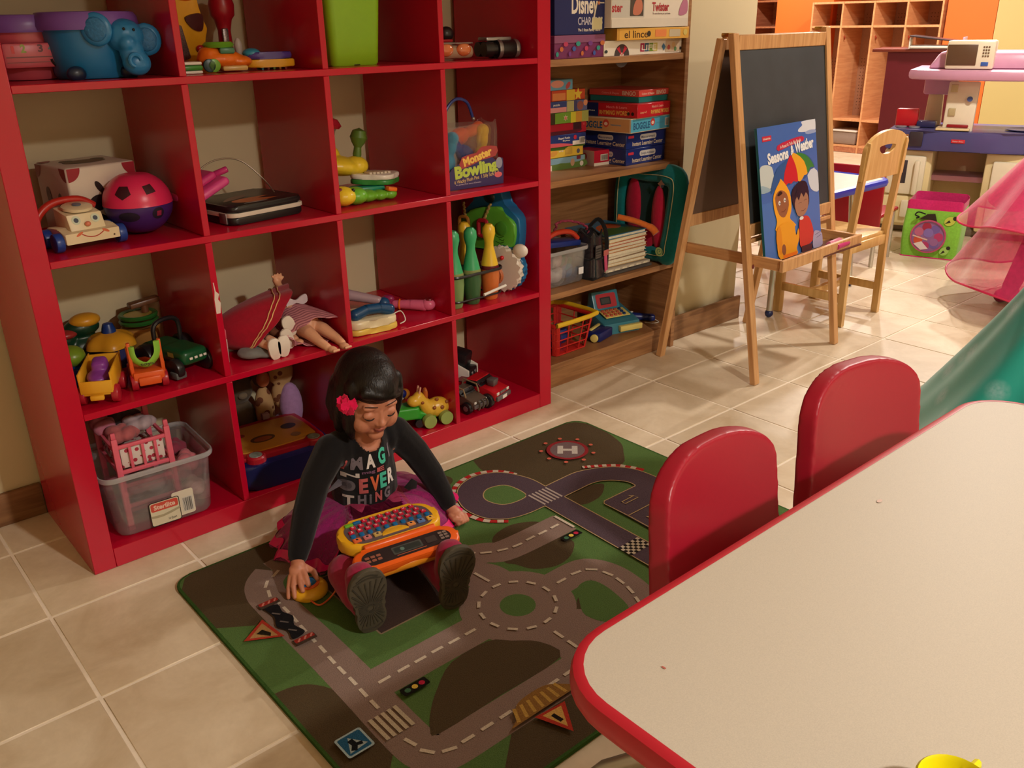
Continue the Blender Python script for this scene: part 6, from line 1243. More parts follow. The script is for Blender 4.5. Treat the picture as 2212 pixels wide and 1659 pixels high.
for k, (x, y, z, r, c, lab) in enumerate(((-.01, .0, .085, .04, (190, 180, 178), 'white plush lump under the crib in the tub'), (.088, -.01, .11, .032, (214, 120, 130), 'pink ribboned doll cloth at the right in the tub'), (.085, -.04, .05, .03, (220, 180, 175), 'pale lace doll cloth low at the right in the tub'), (.09, .06, .12, .03, (150, 60, 80), 'dark rose doll cloth at the back right in the tub'), (.0, .06, .05, .05, (170, 140, 145), 'greyish pink doll blanket at the bottom of the tub'))):
    b = MB()
    for j in range(6): b.ell((r * .5 * math.cos(j * 1.1), r * .5 * math.sin(j * 1.1), r * .3 * math.sin(j * 2)), (r * .7, r * .5, r * .6), rot=(.4 * j, .2, j))
    tag(blob(b, 'doll_cloth', cl('tubcloth%d' % k, c), None, .004, 1, loc=(TUBX + x, TUBY + y, Z1 + z)), lab, 'cloth', 'doll things in the clear tub')
# --- row 1, column 2 : activity table, giraffe cloth toys
t = thing('learning_table_top', 'navy toy learning desk with red and yellow picture panel', 'toy', (.548, .135, Z1), math.radians(-4))
dk = smooth([(-.13, -.11), (.0, -.122), (.12, -.11), (.135, -.06), (.13, .10), (.10, .135), (-.10, .135), (-.13, .10), (-.135, -.06)], 4, True)
MB().prism(dk, .072, TOP(0, 0, .001), r=.012, seg=3).obj('body', pl('desk_navy', (16, 30, 84)), t)
MB().prism([(x * .9, y * .86 + .012) for x, y in dk], .012, TOP(0, 0, .0735), r=.004).obj('red_frame', P_rd, t)
MB().prism([(x * .78, y * .66 + .014) for x, y in dk], .004, TOP(0, 0, .086), r=.001).obj('picture_panel', pl('panel_yellow', (200, 140, 50)), t)
decal('panel_print', TOP(0, 0, .0902), [(circ(-.03, .0, .035, .022), (90, 60, 30)), (circ(-.03, -.002, .026, .014), (160, 80, 40)), (circ(.06, .035, .022, .018), (40, 30, 34)), (circ(.055, -.03, .014), (150, 110, 40)), (circ(-.075, .05, .012), (150, 60, 40))], t)
for x, y in ((-.085, -.085), (.088, -.075)):
    b_ = MB().lathe([(0, .018), (.022, .018), (.026, .014), (.027, 0)], 24, c=(x, y, .072)).obj('round_button', P_rd, t); MB().lathe([(0, .0192), (.017, .0190), (.018, .017)], 24, c=(x, y, .072)).obj('button_picture', mat('buttonpic', (130, 140, 130), .3, noise=.5, nscale=90), b_)
for x in (-.08, .03): MB().box((x, .125, .098), (.022, .018, .018), r=.004).obj('peg', pl('greypeg', (150, 120, 130)), t)
t = thing('giraffe_soft_toy', 'spotted tan giraffe cloth toy with lilac body at the back of the bottom shelf', 'toy', (.665, .29, Z1))
M_gir = mat('giraffe_cloth', (180, 140, 90), .85); nt = M_gir.node_tree; v2 = nt.nodes.new('ShaderNodeTexVoronoi'); v2.inputs['Scale'].default_value = 38; c3 = nt.nodes.new('ShaderNodeValToRGB'); c3.color_ramp.interpolation = 'CONSTANT'; c3.color_ramp.elements[0].color = rgb((110, 60, 35)); c3.color_ramp.elements[1].color = rgb((186, 148, 100)); c3.color_ramp.elements[1].position = .36
tcn = nt.nodes.new('ShaderNodeTexCoord'); nt.links.new(tcn.outputs['Object'], v2.inputs[0]); nt.links.new(v2.outputs[0], c3.inputs[0]); nt.links.new(c3.outputs[0], nt.nodes['Principled BSDF'].inputs['Base Color'])
blob(MB().ell((0, 0, .21), (.04, .025, .055)).ell((-.005, 0, .14), (.03, .022, .05)), 'neck', M_gir, t, .004, 2)
blob(MB().ell((.012, -.02, .10), (.036, .028, .075)).ell((0, 0, .04), (.045, .035, .04)), 'body', cl('lilaccloth', (170, 130, 175)), t, .004, 2)
t = thing('brown_doll', 'small spotted doll with orange face leaning beside the giraffe toy', 'toy', (.607, .30, Z1 + .0))
blob(MB().ell((0, 0, .10), (.03, .022, .075)).ell((0, 0, .04), (.035, .03, .04)), 'body', M_gir, t, .004, 2); MB().ell((0, -.012, .20), (.020, .018, .026)).obj('face', pl('dollface', (190, 110, 70)), t); MB().ell((0, .004, .205), (.026, .022, .034)).obj('hood', cl('hoodbrown', (80, 50, 35)), t)
t = thing('plush_bear', 'dim grey brown plush toy at the back left of the bottom shelf', 'toy', (.545, .335, Z1))
blob(MB().ell((0, 0, .07), (.05, .035, .07)).ell((0, 0, .165), (.045, .035, .04)).ell((-.035, 0, .2), .016).ell((.035, 0, .2), .016), 'body', cl('plushdark', (90, 76, 60)), t, .005, 2); MB().ell((0, -.035, .16), (.014, .008, .010)).obj('snout', cl('plushsnout', (120, 105, 85)), t)
# --- row 1, column 3
t = thing('monster_truck', 'orange and green toy pickup upright on big black wheels', 'toy', (.915, .205, Z1), math.radians(-12))
for x, z in ((-.01, .06), (.03, .05)):
    w_ = MB().lathe([(.012, -.022), (.034, -.022), (.04, -.014), (.04, .014), (.034, .022), (.012, .022)], 24, M=TR((x - .02, 0 - .02, z + .02), (PI / 2, 0, 0)), close=True).obj('wheel', P_bk, t); MB().cyl((x - .02, -.045, z + .02), (x - .02, .0, z + .02), .017, n=20, bev=.002).obj('hub', P_ye, w_)
blob(MB().box((.0, 0, .155), (.07, .06, .06), r=.012).box((-.005, 0, .205), (.05, .05, .04), r=.01), 'body', pl('pickup_orange', (216, 140, 60)), t, .003, 1)
MB().tube(smooth([(-.05, -.02, .105), (-.02, -.03, .128), (.03, -.03, .118), (.05, -.02, .122), (.062, -.01, .15)], 4), .009, 8, flat=1.6).obj('green_fender', pl('fender', (96, 150, 60)), t)
MB().box((-.005, -.03, .205), (.036, .006, .02), r=.002).obj('window', pl('win', (90, 110, 130)), t); decal('stripe_print', FRONT(0, -.0308, .155), [(line([(-.02, .01), (.015, .012)], .003), (180, 60, 40)), (line([(-.015, .0), (.012, .002)], .003), (180, 60, 40))], t)
t = thing('toy_lorry', 'bright green plastic toy lorry lying at the front of the bottom shelf', 'toy', (.972, .095, Z1 + .002), math.radians(-24))
blob(MB().box((-.01, 0, .045), (.09, .06, .04), r=.006).box((.045, 0, .03), (.05, .05, .03), r=.006, rot=(0, .35, 0)).box((.07, 0, .018), (.03, .05, .02), r=.004), 'body', pl('lorry_green', (60, 170, 54)), t, .003, 1)
for x in (-.03, .03):
    for y in (-.03, .03): MB().cyl((x, y - .006, .014), (x, y + .006, .014), .013, n=14).obj('wheel', P_bk, t)
t = thing('giraffe_car', 'yellow giraffe toy car with brown spots and pale green wheels', 'toy', (1.035, .065, Z1), math.radians(-10))
P_gy = pl('giraffe_yellow', (232, 184, 60))
blob(MB().ell((.025, 0, .048), (.042, .03, .032)).chain([(-.005, 0, .05), (-.025, 0, .08), (-.035, 0, .095)], [.026, .018, .017]).ell((-.05, -.002, .085), (.024, .02, .018)), 'body', P_gy, t, .003, 2)
for x, y, z, r in ((.03, -.028, .055, .007), (.05, -.02, .066, .006), (.005, -.026, .058, .006), (-.03, -.018, .08, .005), (.02, -.014, .078, .006)): MB().ell((x, y, z), (r, .004, r)).obj('spot', pl('spot_brown', (150, 84, 40)), t)
for x in (-.018, .038):
    for y in (-.034, .034): w_ = MB().lathe([(.0, -.007), (.010, -.009), (.021, -.009), (.022, 0), (.021, .009), (.010, .009), (0, .007)], 24, M=TR((x, y, .022), (PI / 2, 0, 0))).obj('wheel', pl('wheel_palegreen', (150, 170, 90)), t)
for y in (-.008, .008): MB().cyl((-.035, y, .108), (-.03, y, .128), .003, n=8).obj('horn', pl('hornpink', (225, 170, 140)), t)
blob(MB().ell((-.012, 0, .10), (.008, .012, .022)), 'mane', pl('mane', (190, 100, 40)), t, .003, 1)
t = thing('ball_toy', 'small white and navy ball behind the giraffe car', 'toy', (.985, .165, Z1 + .078)); MB().ell((0, 0, 0), .024).obj('ball', P_wh, t); MB().ell((.010, -.014, .004), (.014, .012, .014)).obj('navy_patch', M_nv, t)
t = thing('crane_base', 'amber toy loader supporting the ball behind the green lorry', 'toy', (.99, .18, Z1)); MB().box((0, 0, .025), (.06, .05, .05), r=.01).obj('body', pl('amber2', (190, 120, 40)), t); MB().ell((.03, 0, .065), (.02, .016, .018)).obj('cab', pl('amber2', (190, 120, 40)), t)
# --- row 1, column 4
def toycar(name, lab, loc, rz, L_, Wd, body, glass, extra=None, sc=1):
    t = thing(name, lab, 'toy', loc, math.radians(rz)); t.scale = (sc, sc, sc)
    MB().prism([(-.075, .022), (.075, .022), (.076, .048), (.045, .054), (.02, .056), (.008, .075), (-.025, .075), (-.032, .056), (-.074, .056)], .07, Matrix(((1, 0, 0, 0), (0, 0, -1, .035), (0, 1, 0, 0), (0, 0, 0, 1))), r=.004, seg=2).obj('body', body, t)
    MB().prism([(.022, .057), (.010, .073), (-.022, .073), (-.028, .057)], .0715, Matrix(((1, 0, 0, 0), (0, 0, -1, .0357), (0, 1, 0, 0), (0, 0, 0, 1)))).obj('side_window', glass, t)
    MB().box((.0195, 0, .065), (.004, .056, .014), rot=(0, .55, 0)).obj('windshield', glass, t)
    for x in (-.045, .048):
        for y in (-.036, .036):
            w_ = MB().cyl((x, y - .010, .022), (x, y + .010, .022), .0215, n=22, bev=.004).obj('wheel', P_bk, t); MB().cyl((x, y * 1.26 - .002, .022), (x, y * 1.26 + .003, .022), .010, n=14).obj('hub', mat('silver', (150, 148, 150), .3, .7), w_)
    MB().box((.079, 0, .030), (.008, .072, .014), r=.003).obj('bumper', mat('bumpergrey', (120, 110, 112), .4, .5), t); MB().box((.0775, 0, .044), (.003, .03, .008), r=.001).obj('grille', mat('silver', (150, 148, 150), .3, .7), t)
    for y in (-.026, .026): MB().box((.077, y, .044), (.003, .012, .008), r=.001).obj('headlight', P_wh, t)
    return t
t = toycar('toy_pickup', 'red toy pickup truck with a grey engine on its bonnet', (1.262, .095, Z1), -72, 0, 0, pl('pickup_red', (196, 26, 38)), P_bk, sc=1.12)
MB().box((.042, 0, .066), (.022, .022, .022), r=.004, taper=(1.3, 1.3)).obj('engine', mat('enginegrey', (110, 105, 105), .4, .4), t); MB().box((-.052, 0, .0575), (.038, .056, .003)).obj('cargo_bed', pl('bed', (120, 20, 30)), t); MB().box((.0835, 0, .03), (.001, .022, .010)).obj('number_plate', P_wh, t)
t = toycar('toy_jeep', 'dull grey brown toy off-road vehicle at the left of the bottom right cubby', (1.185, .085, Z1), -80, 0, 0, pl('jeep_grey', (92, 78, 66)), P_bk, sc=.92)
MB().tube([(-.04, -.034, .06), (-.03, -.034, .09), (.03, -.034, .085), (.04, -.034, .058)], .003, 6).obj('roll_cage', pl('cage', (140, 120, 90)), t); MB().tube([(-.04, .034, .06), (-.03, .034, .09), (.03, .034, .085), (.04, .034, .058)], .003, 6).obj('roll_cage', pl('cage', (140, 120, 90)), t)
for y in (-.02, 0, .02): MB().tube([(.086, y, .02), (.092, y, .03), (.09, y, .045), (.08, y, .05)], .0035, 6).obj('guard_bar', pl('cagedk', (70, 60, 50)), t)
t = thing('tow_truck', 'black and white toy tow truck at the back of the bottom right cubby', 'toy', (1.255, .24, Z1), rot=(0, 0, math.radians(-62)))
b = MB().box((0, 0, .06), (.16, .07, .05), r=.006); b.obj('body', P_bk, t); MB().box((.035, 0, .115), (.06, .06, .055), r=.008, rot=(0, .2, 0)).obj('cab', P_bk, t)
for y in (-.036, .036): MB().prism([(-.07, .05), (.08, .05), (.08, .085), (.0, .12), (-.02, .17), (-.05, .17)], .008, Matrix(((1, 0, 0, 0), (0, 0, -1, y + .004), (0, 1, 0, 0), (0, 0, 0, 1))), r=.001).obj('white_panel', pl('white', (230, 225, 215)), t)
for x in (-.05, .05):
    for y in (-.036, .036): MB().cyl((x, y - .01, .026), (x, y + .01, .026), .0255, n=20, bev=.004).obj('wheel', P_bk, t)
for y in (-.012, .012): MB().ell((.082, y, .07), (.003, .007, .007)).obj('headlight', mat('silver', (150, 148, 150), .3, .7), t)
# ================================================================ the seated girl
M_skin = mat('skin', (196, 128, 98), .5, noise=.04, nscale=12, sss=.08); M_lip = mat('lips', (176, 98, 84), .45); M_lash = mat('lashes', (30, 18, 14), .8)
M_hair = mat('hair_black', (20, 14, 12), .42, noise=.3, nscale=8, spec=.35)
nt = M_hair.node_tree
for nd in nt.nodes:
    if nd.type == 'TEX_NOISE':
        mp = nt.nodes.new('ShaderNodeMapping'); mp.inputs['Scale'].default_value = (26, 26, 1.5); tcn = nt.nodes.new('ShaderNodeTexCoord'); nt.links.new(tcn.outputs['Object'], mp.inputs[0]); nt.links.new(mp.outputs[0], nd.inputs['Vector'])
        bp = nt.nodes.new('ShaderNodeBump'); bp.inputs['Strength'].default_value = .5; bp.inputs['Distance'].default_value = .003; nt.links.new(nd.outputs[0], bp.inputs['Height']); nt.links.new(bp.outputs[0], nt.nodes['Principled BSDF'].inputs['Normal'])
M_shirt = cl('shirt_black', (16, 14, 16)); M_leg = cl('leggings_magenta', (150, 18, 72))
girl = thing('person', 'small child with black hair and pink hair flower sitting on the road rug', 'person', (0, 0, 0))
O = Vector((.586, -.338, .402))
HM = TR(O, (0, 0, 0)) @ Matrix.Rotation(math.radians(-9), 4, 'Z') @ Matrix.Rotation(math.radians(22), 4, 'X') @ Matrix.Diagonal((.92, 1, 1.06, 1))
def hp(x, y, z): return HM @ Vector((x, y, z))
b = MB(); b.M = HM
b.ell((0, .008, .012), (.070, .080, .080), n=24); b.ell((0, -.018, -.018), (.063, .060, .052), n=24)
for s in (-1, 1):
    b.ell((s * .034, -.044, -.036), (.027, .027, .027)); b.ell((s * .029, -.0640, -.002), (.0155, .0095, .0095)); b.ell((s * .027, -.062, .020), (.02, .011, .008))
    b.ell((s * .0085, -.0775, -.023), (.0062, .006, .005)); b.ell((s * .070, .008, -.008), (.007, .014, .019))
b.ell((0, -.054, -.070), (.023, .020, .016)); b.ell((0, -.030, -.050), (.045, .042, .026))
b.chain([(0, -.069, .008), (0, -.076, -.010), (0, -.0815, -.019)], [.0055, .0065, .0095])
b.ell((0, -.0725, -.0405), (.0135, .007, .0042)); b.ell((0, -.0715, -.0475), (.011, .007, .0045)); b.ell((0, -.058, -.030), (.028, .017, .026))
b.M = Matrix.Identity(4)
b.chain([hp(0, .012, -.05), (.584, -.318, .31), (.588, -.29, .26)], [.036, .031, .040])
b.chain([(.592, -.275, .245), (.598, -.262, .17), (.602, -.25, .07)], [.066, .072, .078]); b.ell((.53, -.29, .255), .035); b.ell((.655, -.285, .245), .035)
# arms: image-left arm holds the mouse, image-right fist rests on the rug
aL = [(.500, -.290, .268), (.445, -.305, .215), (.402, -.325, .150), (.365, -.350, .095), (.346, -.364, .066)]
aR = [(.684, -.285, .255), (.725, -.305, .195), (.756, -.325, .130), (.766, -.358, .080), (.768, -.384, .048)]
b.chain(aL, [.031, .027, .023, .018, .0145]); b.chain(aR, [.031, .027, .023, .018, .0145])
# hand on the mouse
b.chain([(.345, -.366, .066), (.338, -.385, .060)], [.0145, .0175]); b.ell((.334, -.390, .057), (.022, .021, .012), rot=(.35, 0, .15))
b.chain([(.352, -.388, .056), (.362, -.408, .050), (.360, -.426, .040)], [.0085, .0072, .0062])
b.chain([(.340, -.402, .057), (.336, -.422, .053), (.333, -.437, .041)], [.0078, .0068, .0058])
b.chain([(.330, -.402, .055), (.320, -.424, .048), (.316, -.440, .036)], [.0078, .0066, .0056])
b.chain([(.320, -.398, .052), (.306, -.416, .040), (.300, -.430, .022)], [.0075, .0064, .0054])
b.chain([(.314, -.390, .049), (.300, -.404, .034), (.292, -.414, .016)], [.0068, .0058, .005])
# fist
b.chain([(.769, -.386, .046), (.771, -.402, .036)], [.0145, .0175]); b.ell((.772, -.412, .030), (.020, .018, .017))
for k in range(4): b.chain([(.758 + .0095 * k, -.424, .036 - .001 * k), (.758 + .0095 * k, -.434, .024), (.759 + .009 * k, -.424, .0155)], [.0068, .0062, .0056])
b.chain([(.756, -.405, .036), (.752, -.424, .034), (.764, -.436, .032)], [.0078, .0066, .0056])
# legs
lL = [(.562, -.270, .060), (.495, -.430, .062), (.402, -.590, .060)]; lR = [(.648, -.270, .060), (.605, -.450, .066), (.566, -.630, .062)]
b.chain(lL, [.046, .031, .022]); b.chain(lR, [.046, .031, .022])
body = blob(b, 'body', [M_skin, M_lip, M_lash], girl, .0021, 3)
hi = HM.inverted()
def face_paint(c):
    q = hi @ c
    if q.y < -.055:
        if abs(q.x) < .0150 - .4 * abs(q.z + .044) and -.0520 < q.z < -.0370: return 1
    return 0
paint(body, face_paint)
for s in (-1, 1):
    e = MB(); e.M = HM; e.tube(smooth([(s * .0150, -.0715, -.0045), (s * .022, -.0737, -.0080), (s * .030, -.0735, -.0092), (s * .038, -.0700, -.0072), (s * .044, -.0640, -.0032)], 4), [.0007] * 2 + [.0015] * 12 + [.0008] * 3, 6); e.obj('eyelashes', M_lash, girl)
    e = MB(); e.M = HM; e.tube(smooth([(s * .012, -.0745, .026), (s * .026, -.0740, .0295), (s * .042, -.0650, .026)], 4), .0013, 6); e.obj('eyebrow', mat('brow', (70, 42, 32), .8), girl)
b = MB(); b.M = HM; b.tube(smooth([(-.0105, -.0765, -.0445), (-.005, -.0795, -.0442), (0, -.0797, -.0450), (.005, -.0795, -.0442), (.0105, -.0765, -.0445)], 4), .0008, 5); b.obj('mouth_line', mat('mouth_line', (110, 50, 44), .6), girl)
# hair
b = MB(); b.M = HM
b.ell((0, .022, .026), (.080, .080, .074), n=28); b.ell((0, -.006, .050), (.067, .070, .048), n=24); b.ell((0, .040, -.015), (.076, .056, .075), n=24)
for s in (-1, 1):
    b.chain([(s * .056, -.022, .052), (s * .064, -.030, .020), (s * .067, -.028, -.018), (s * .065, -.026, -.058)], [.020, .015, .014, .012])
    b.chain([(s * .062, .010, .02), (s * .069, .008, -.03), (s * .069, .004, -.078)], [.026, .023, .017]); b.chain([(s * .045, .045, 0), (s * .055, .05, -.05), (s * .058, .046, -.082)], [.04, .034, .022])
b.chain([(-.040, -.055, .058), (-.005, -.068, .052), (.030, -.062, .042), (.055, -.045, .028)], [.014, .012, .010, .010])
b.chain([(-.062, -.032, -.02), (-.064, -.040, -.055), (-.058, -.044, -.078)], [.016, .014, .008])
blob(b, 'hair', M_hair, girl, .0028, 4)
fl_ = hp(-.078, -.040, .022)
FM = Matrix.Translation(fl_) @ Matrix.Rotation(math.radians(-52), 4, 'Z') @ Matrix.Rotation(math.radians(80), 4, 'X')
b = MB(); rr = random.Random(3)
for ring_, (n_, r_, sz) in enumerate(((8, .016, .0105), (6, .0095, .009), (4, .004, .007))):
    for k in range(n_):
        a = 2 * PI * k / n_ + ring_ * .4
        P = [(math.cos(t_) * sz * (1 + .12 * math.cos(7 * t_)) + r_ * math.cos(a), math.sin(t_) * sz * (1 + .12 * math.cos(7 * t_)) + r_ * math.sin(a)) for t_ in [2 * PI * i / 21 for i in range(21)]]
        b.prism(P, .0014, FM @ TR((0, 0, .002 + ring_ * .004), (rr.uniform(-.5, .5), rr.uniform(-.5, .5), 0)))
b.obj('hair_flower', cl('flower_pink', (230, 20, 84)), girl)
# shirt
b = MB()
b.chain([(.588, -.279, .252), (.592, -.272, .22), (.598, -.262, .165), (.602, -.252, .105)], [.068, .076, .082, .084])
b.chain([(.50, -.285, .262), (.53, -.285, .262)], [.04, .045]); b.chain([(.684, -.28, .250), (.655, -.28, .255)], [.04, .045])
b.chain(aL[:4] + [(.352, -.360, .076)], [.040, .036, .033, .028, .0235]); b.chain(aR[:4] + [(.768, -.376, .058)], [.040, .036, .033, .028, .0235])
shirt = blob(b, 'shirt', M_shirt, girl, .0035, 4)
# open the neckline: drop the faces in a scoop at the throat
bm_ = bmesh.new(); bm_.from_mesh(shirt.data); nc = Vector((.583, -.352, .290))
bmesh.ops.delete(bm_, geom=[f for f in bm_.faces if (((f.calc_center_median().x - .585) / .036) ** 2 + ((f.calc_center_median().z - .302) / .046) ** 2 < 1 and f.calc_center_median().y < -.26) or f.calc_center_median().z > .312], context='FACES')
bm_.to_mesh(shirt.data); bm_.free()
tree = BVHTree.FromObject(shirt, bpy.context.evaluated_depsgraph_get())
PX_ = Matrix.Translation((.560, -.50, .182)) @ Matrix.Rotation(math.radians(-6), 4, 'Z') @ FRONT(s=1) @ Matrix.Diagonal((1.04, 1.14, 1, 1)) @ Matrix.Rotation(math.radians(0), 4, 'Z')
K = [(70, 190, 160), (196, 96, 96), (225, 110, 70), (226, 218, 212), (120, 110, 118), (120, 80, 110)]
txt = []
xs = [-.058, -.034, -.004, .026, .050]; 
for ch, x, c, w_, h_, y in zip('iMAGi', xs, (1, 4, 3, 0, 4), (.006, .024, .022, .020, .006), (.030, .028, .030, .034, .03), (.044, .044, .046, .050, .054)): txt.append(T(ch, x, y, w_, h_, K[c], .045))
for ch, x, c, w_ in zip('NE', (-.045, .02), (3, 1), (.03, .02)): txt.append(T(ch, x, .019 + x * .1, w_, .010, K[c], .04))
txt.append(T('mag', -.01, .021, .03, .007, K[5], .03))
for ch, x, c, w_ in zip('EVER', (-.022, .004, .026, .049), (1, 2, 0, 3), (.019, .023, .018, .020)): txt.append(T(ch, x, -.010 + .10 * x, w_, .034, K[c], .045))
txt.append((circ(-.052, -.012, .014), (110, 104, 112))); txt.append((circ(-.052, -.012, .008), (80, 76, 84)))
for ch, x, c, w_ in zip('THiNG', (-.050, -.026, -.008, .012, .036), (3, 4, 4, 1, 4), (.018, .018, .005, .018, .018)): txt.append(T(ch, x, -.046 + .08 * x, w_, .024, K[c], .045))
dl = decal('shirt_lettering', PX_, txt, girl, mt=mat('print_matte', attr=True, rough=.7, noise=.15))
bm_ = bmesh.new(); bm_.from_mesh(dl.data); bmesh.ops.triangulate(bm_, faces=bm_.faces[:])
for _ in range(2): bmesh.ops.subdivide_edges(bm_, edges=[e for e in bm_.edges if e.calc_length() > .006], cuts=1)
bmesh.ops.triangulate(bm_, faces=bm_.faces[:]); dr = (PX_.to_3x3() @ Vector((0, 0, -1))).normalized()
for v in bm_.verts:
    h_ = tree.ray_cast(v.co, dr)
    if h_[0] and h_[0].y > -.40: v.co = h_[0] - dr * .0022
    else:
        n_ = tree.find_nearest(Vector((v.co.x, -.34, v.co.z))); v.co = n_[0] - dr * .0022
bm_.to_mesh(dl.data); bm_.free()
# tulle skirt
M_tul = mat('tulle_magenta', (176, 22, 120), .6, noise=.25, nscale=160, alpha=.55, sheen=.4); M_sat = mat('satin_magenta', (150, 16, 92), .45, noise=.15, nscale=40); M_rib = mat('ribbon_pink', (226, 24, 112), .3, noise=.1)
def hemz(x, y): return 0
def skirt_f(R_, ruf, zb, ph):
    def f(u, v):
        a = 2 * PI * u; w_ = .5 + .5 * math.sin(-a)      # front is -y
        rx, ry = R_ * 1.0, R_ * .78
        r0 = .080; s = v
        X = .600 + math.cos(a + .18) * (r0 + (rx - r0) * s) * (1 + ruf * math.sin(17 * a + ph) * s); Y = -.262 + math.sin(a + .18) * (r0 + (ry - r0) * s) * (1 + ruf * math.sin(17 * a + ph) * s)
        z = .092 * (1 - s) ** .9 + .024 * math.sin(PI * s) + zb + .004 * math.sin(23 * a + ph) * s
        leg = math.exp(-((X - (.56 - (.27 + Y) * -.52)) / .075) ** 2) + math.exp(-((X - (.65 - (.27 + Y) * -.25)) / .075) ** 2)
        if Y < -.30: z = max(z, min(.115, .112 * min(1, leg)))
        return Vector((X, Y, z))
    return f
MB().grid(skirt_f(.205, .03, .0105, 0), 110, 14).obj('satin_skirt', M_sat, girl)
f2 = skirt_f(.235, .045, .013, 1.2); MB().grid(f2, 140, 14).obj('tulle_skirt', M_tul, girl)
f3 = skirt_f(.250, .05, .012, 2.6); MB().grid(f3, 140, 14).obj('tulle_skirt', M_tul, girl)
MB().grid(lambda u, v: f3(u, .90 + .10 * v) + Vector((0, 0, .004 + .006 * math.sin(60 * u * PI) * v)), 160, 3).obj('ribbon_hem', M_rib, girl)
MB().prism([(0, 0), (.025, .016), (.04, .002), (.036, -.016), (.012, -.012)], .003, FRONT(.655, -.352, .135), r=.001).obj('black_bow', M_shirt, girl)
# leggings and boots
b = MB(); b.chain([(.562, -.28, .064), (.495, -.430, .064), (.408, -.575, .060)], [.056, .040, .031]); b.chain([(.646, -.28, .064), lR[1], (.570, -.61, .062)], [.056, .041, .033])
blob(b, 'leggings', M_leg, girl, .004, 3)
M_boot = cl('boot_pink', (150, 30, 66)); M_sole = mat('sole_brown', (74, 66, 50), .75, noise=.12, nscale=120); M_tread = mat('sole_tread', (58, 51, 38), .8)
sp = smooth([(-.022, .006), (0, -.001), (.022, .006), (.031, .034), (.029, .062), (.038, .100), (.034, .132), (.014, .151), (-.012, .151), (-.034, .132), (-.038, .100), (-.028, .062), (-.030, .034)], 4, True)
def boot(sx, sy, rz, tilt, lean, flip=1):
    B = TR((sx, sy, .011), s=1.08) @ Matrix.Rotation(math.radians(rz), 4, 'Z') @ Matrix.Rotation(math.radians(lean), 4, 'Y') @ Matrix.Rotation(math.radians(tilt), 4, 'X')
    q = MB(); q.M = B; q.box((0, .045, .05), (.056, .085, .075), r=.026, seg=4); q.box((0, .03, .09), (.060, .06, .10), r=.028, seg=4); q.chain([(0, .05, .05), (0, .12, .055)], [.036, .038])
    o = blob(q, 'boot', M_boot, girl, .004, 3)
    q = MB(); q.prism([(x * flip, y) for x, y in sp], .012, B @ FRONT(0, .004, 0), r=.003); s = q.obj('sole', M_sole, o)
    tr = MB(); c_ = (0.0, .062)
    def ins(x, y, k=.90): return True
    for i in range(34):
        a = 2 * PI * i / 34; d = Vector((math.cos(a), math.sin(a))); L = 0
        for t_ in range(4, 90, 2):
            p = Vector(c_) + d * t_ / 1000
            if any((abs(p.x) > abs(x) - .004 and abs(p.y - y) < .006) for x, y in sp if x * p.x > 0) or p.y < .018 or p.y > .128: break
            L = t_ / 1000
        if L > .012:
            p0, p1 = Vector(c_) + d * (.006 + .004 * (i % 2)), Vector(c_) + d * L
            tr.prism(line([tuple(p0), tuple(p1)], .0026), .0016, B @ FRONT(0, -.0080, 0))
    for y in (.012, .133, .140): 
        w_ = {.012: .022, .133: .028, .140: .022}[y]; tr.prism(line(smooth([(-w_, y + (.004 if y < .05 else -.004)), (0, y - (.004 if y < .05 else -.004)), (w_, y + (.004 if y < .05 else -.004))], 4), .0026), .0016, B @ FRONT(0, -.0080, 0))
    o2 = tr.obj('sole_tread', M_tread, o); o2['kind'] = 'stuff'
boot(.375, -.628, -10, 7, -4, 1); boot(.548, -.682, -14, 6, 5, -1)

# ---------------------------------------------------------------- toy laptop and mouse
LM = Matrix.Translation((.503, -.558, .149)) @ Matrix(((.986, .166, 0, 0), (-.166, .986, 0, 0), (0, 0, 1, 0), (0, 0, 0, 1))) @ Matrix.Rotation(math.radians(2), 4, 'X')
lt = thing('toy_laptop', 'yellow and orange toy laptop with red letter keys open on the lap of the child', 'toy', (0, 0, 0)); lt.matrix_world = LM
L_y = pl('laptop_yellow', (236, 176, 34)); L_o = pl('laptop_orange', (232, 96, 24)); L_g = pl('laptop_grey', (96, 84, 88))
kbp = rrect(-.119, .0, .119, .111, .045, 8)
MB().prism(kbp, .030, TOP(0, 0, -.024), r=.008, seg=3).obj('base', L_y, lt)
blob(MB().box((0, -.01, -.028), (.19, .12, .03), r=.014, seg=3).ell((0, -.03, -.026), (.10, .045, .022)), 'belly', pl('laptop_amber', (222, 140, 34)), lt, .004, 2)
MB().prism([(x * .86, .008 + y * .82) for x, y in kbp], .0015, TOP(0, 0, .0055)).obj('key_panel', L_g, lt)
def key(x, y, ch, m, w_=.0125, h_=.0105):
    k = MB().box((x, y, .0085), (w_, h_, .005), r=.0018, seg=2).obj('key', m, lt)
    if ch: decal('letter', TR((x, y, .0111)), [T(ch, 0, 0, .005, .006, (235, 200, 200), .03)], k)
K_r, K_b = pl('key_red', (196, 24, 56)), pl('key_blue', (24, 104, 160))
rows = ['YXWVUT', 'SRQPONMLKJ', 'JIHGFEDCBA'] 
for j, (row, y, x0, x1) in enumerate((('ZYXWVUT', .092, -.045, .072), ('SRQPONMLK', .076, -.078, .078), ('JIHGFEDCBA', .060, -.088, .088))):
    for i, ch in enumerate(row): key(x0 + (x1 - x0) * i / (len(row) - 1), y, ch, K_r)
key(-.082, .090, '', pl('key_green', (110, 180, 50)), .020, .010); key(-.062, .093, '', K_b, .018, .009)
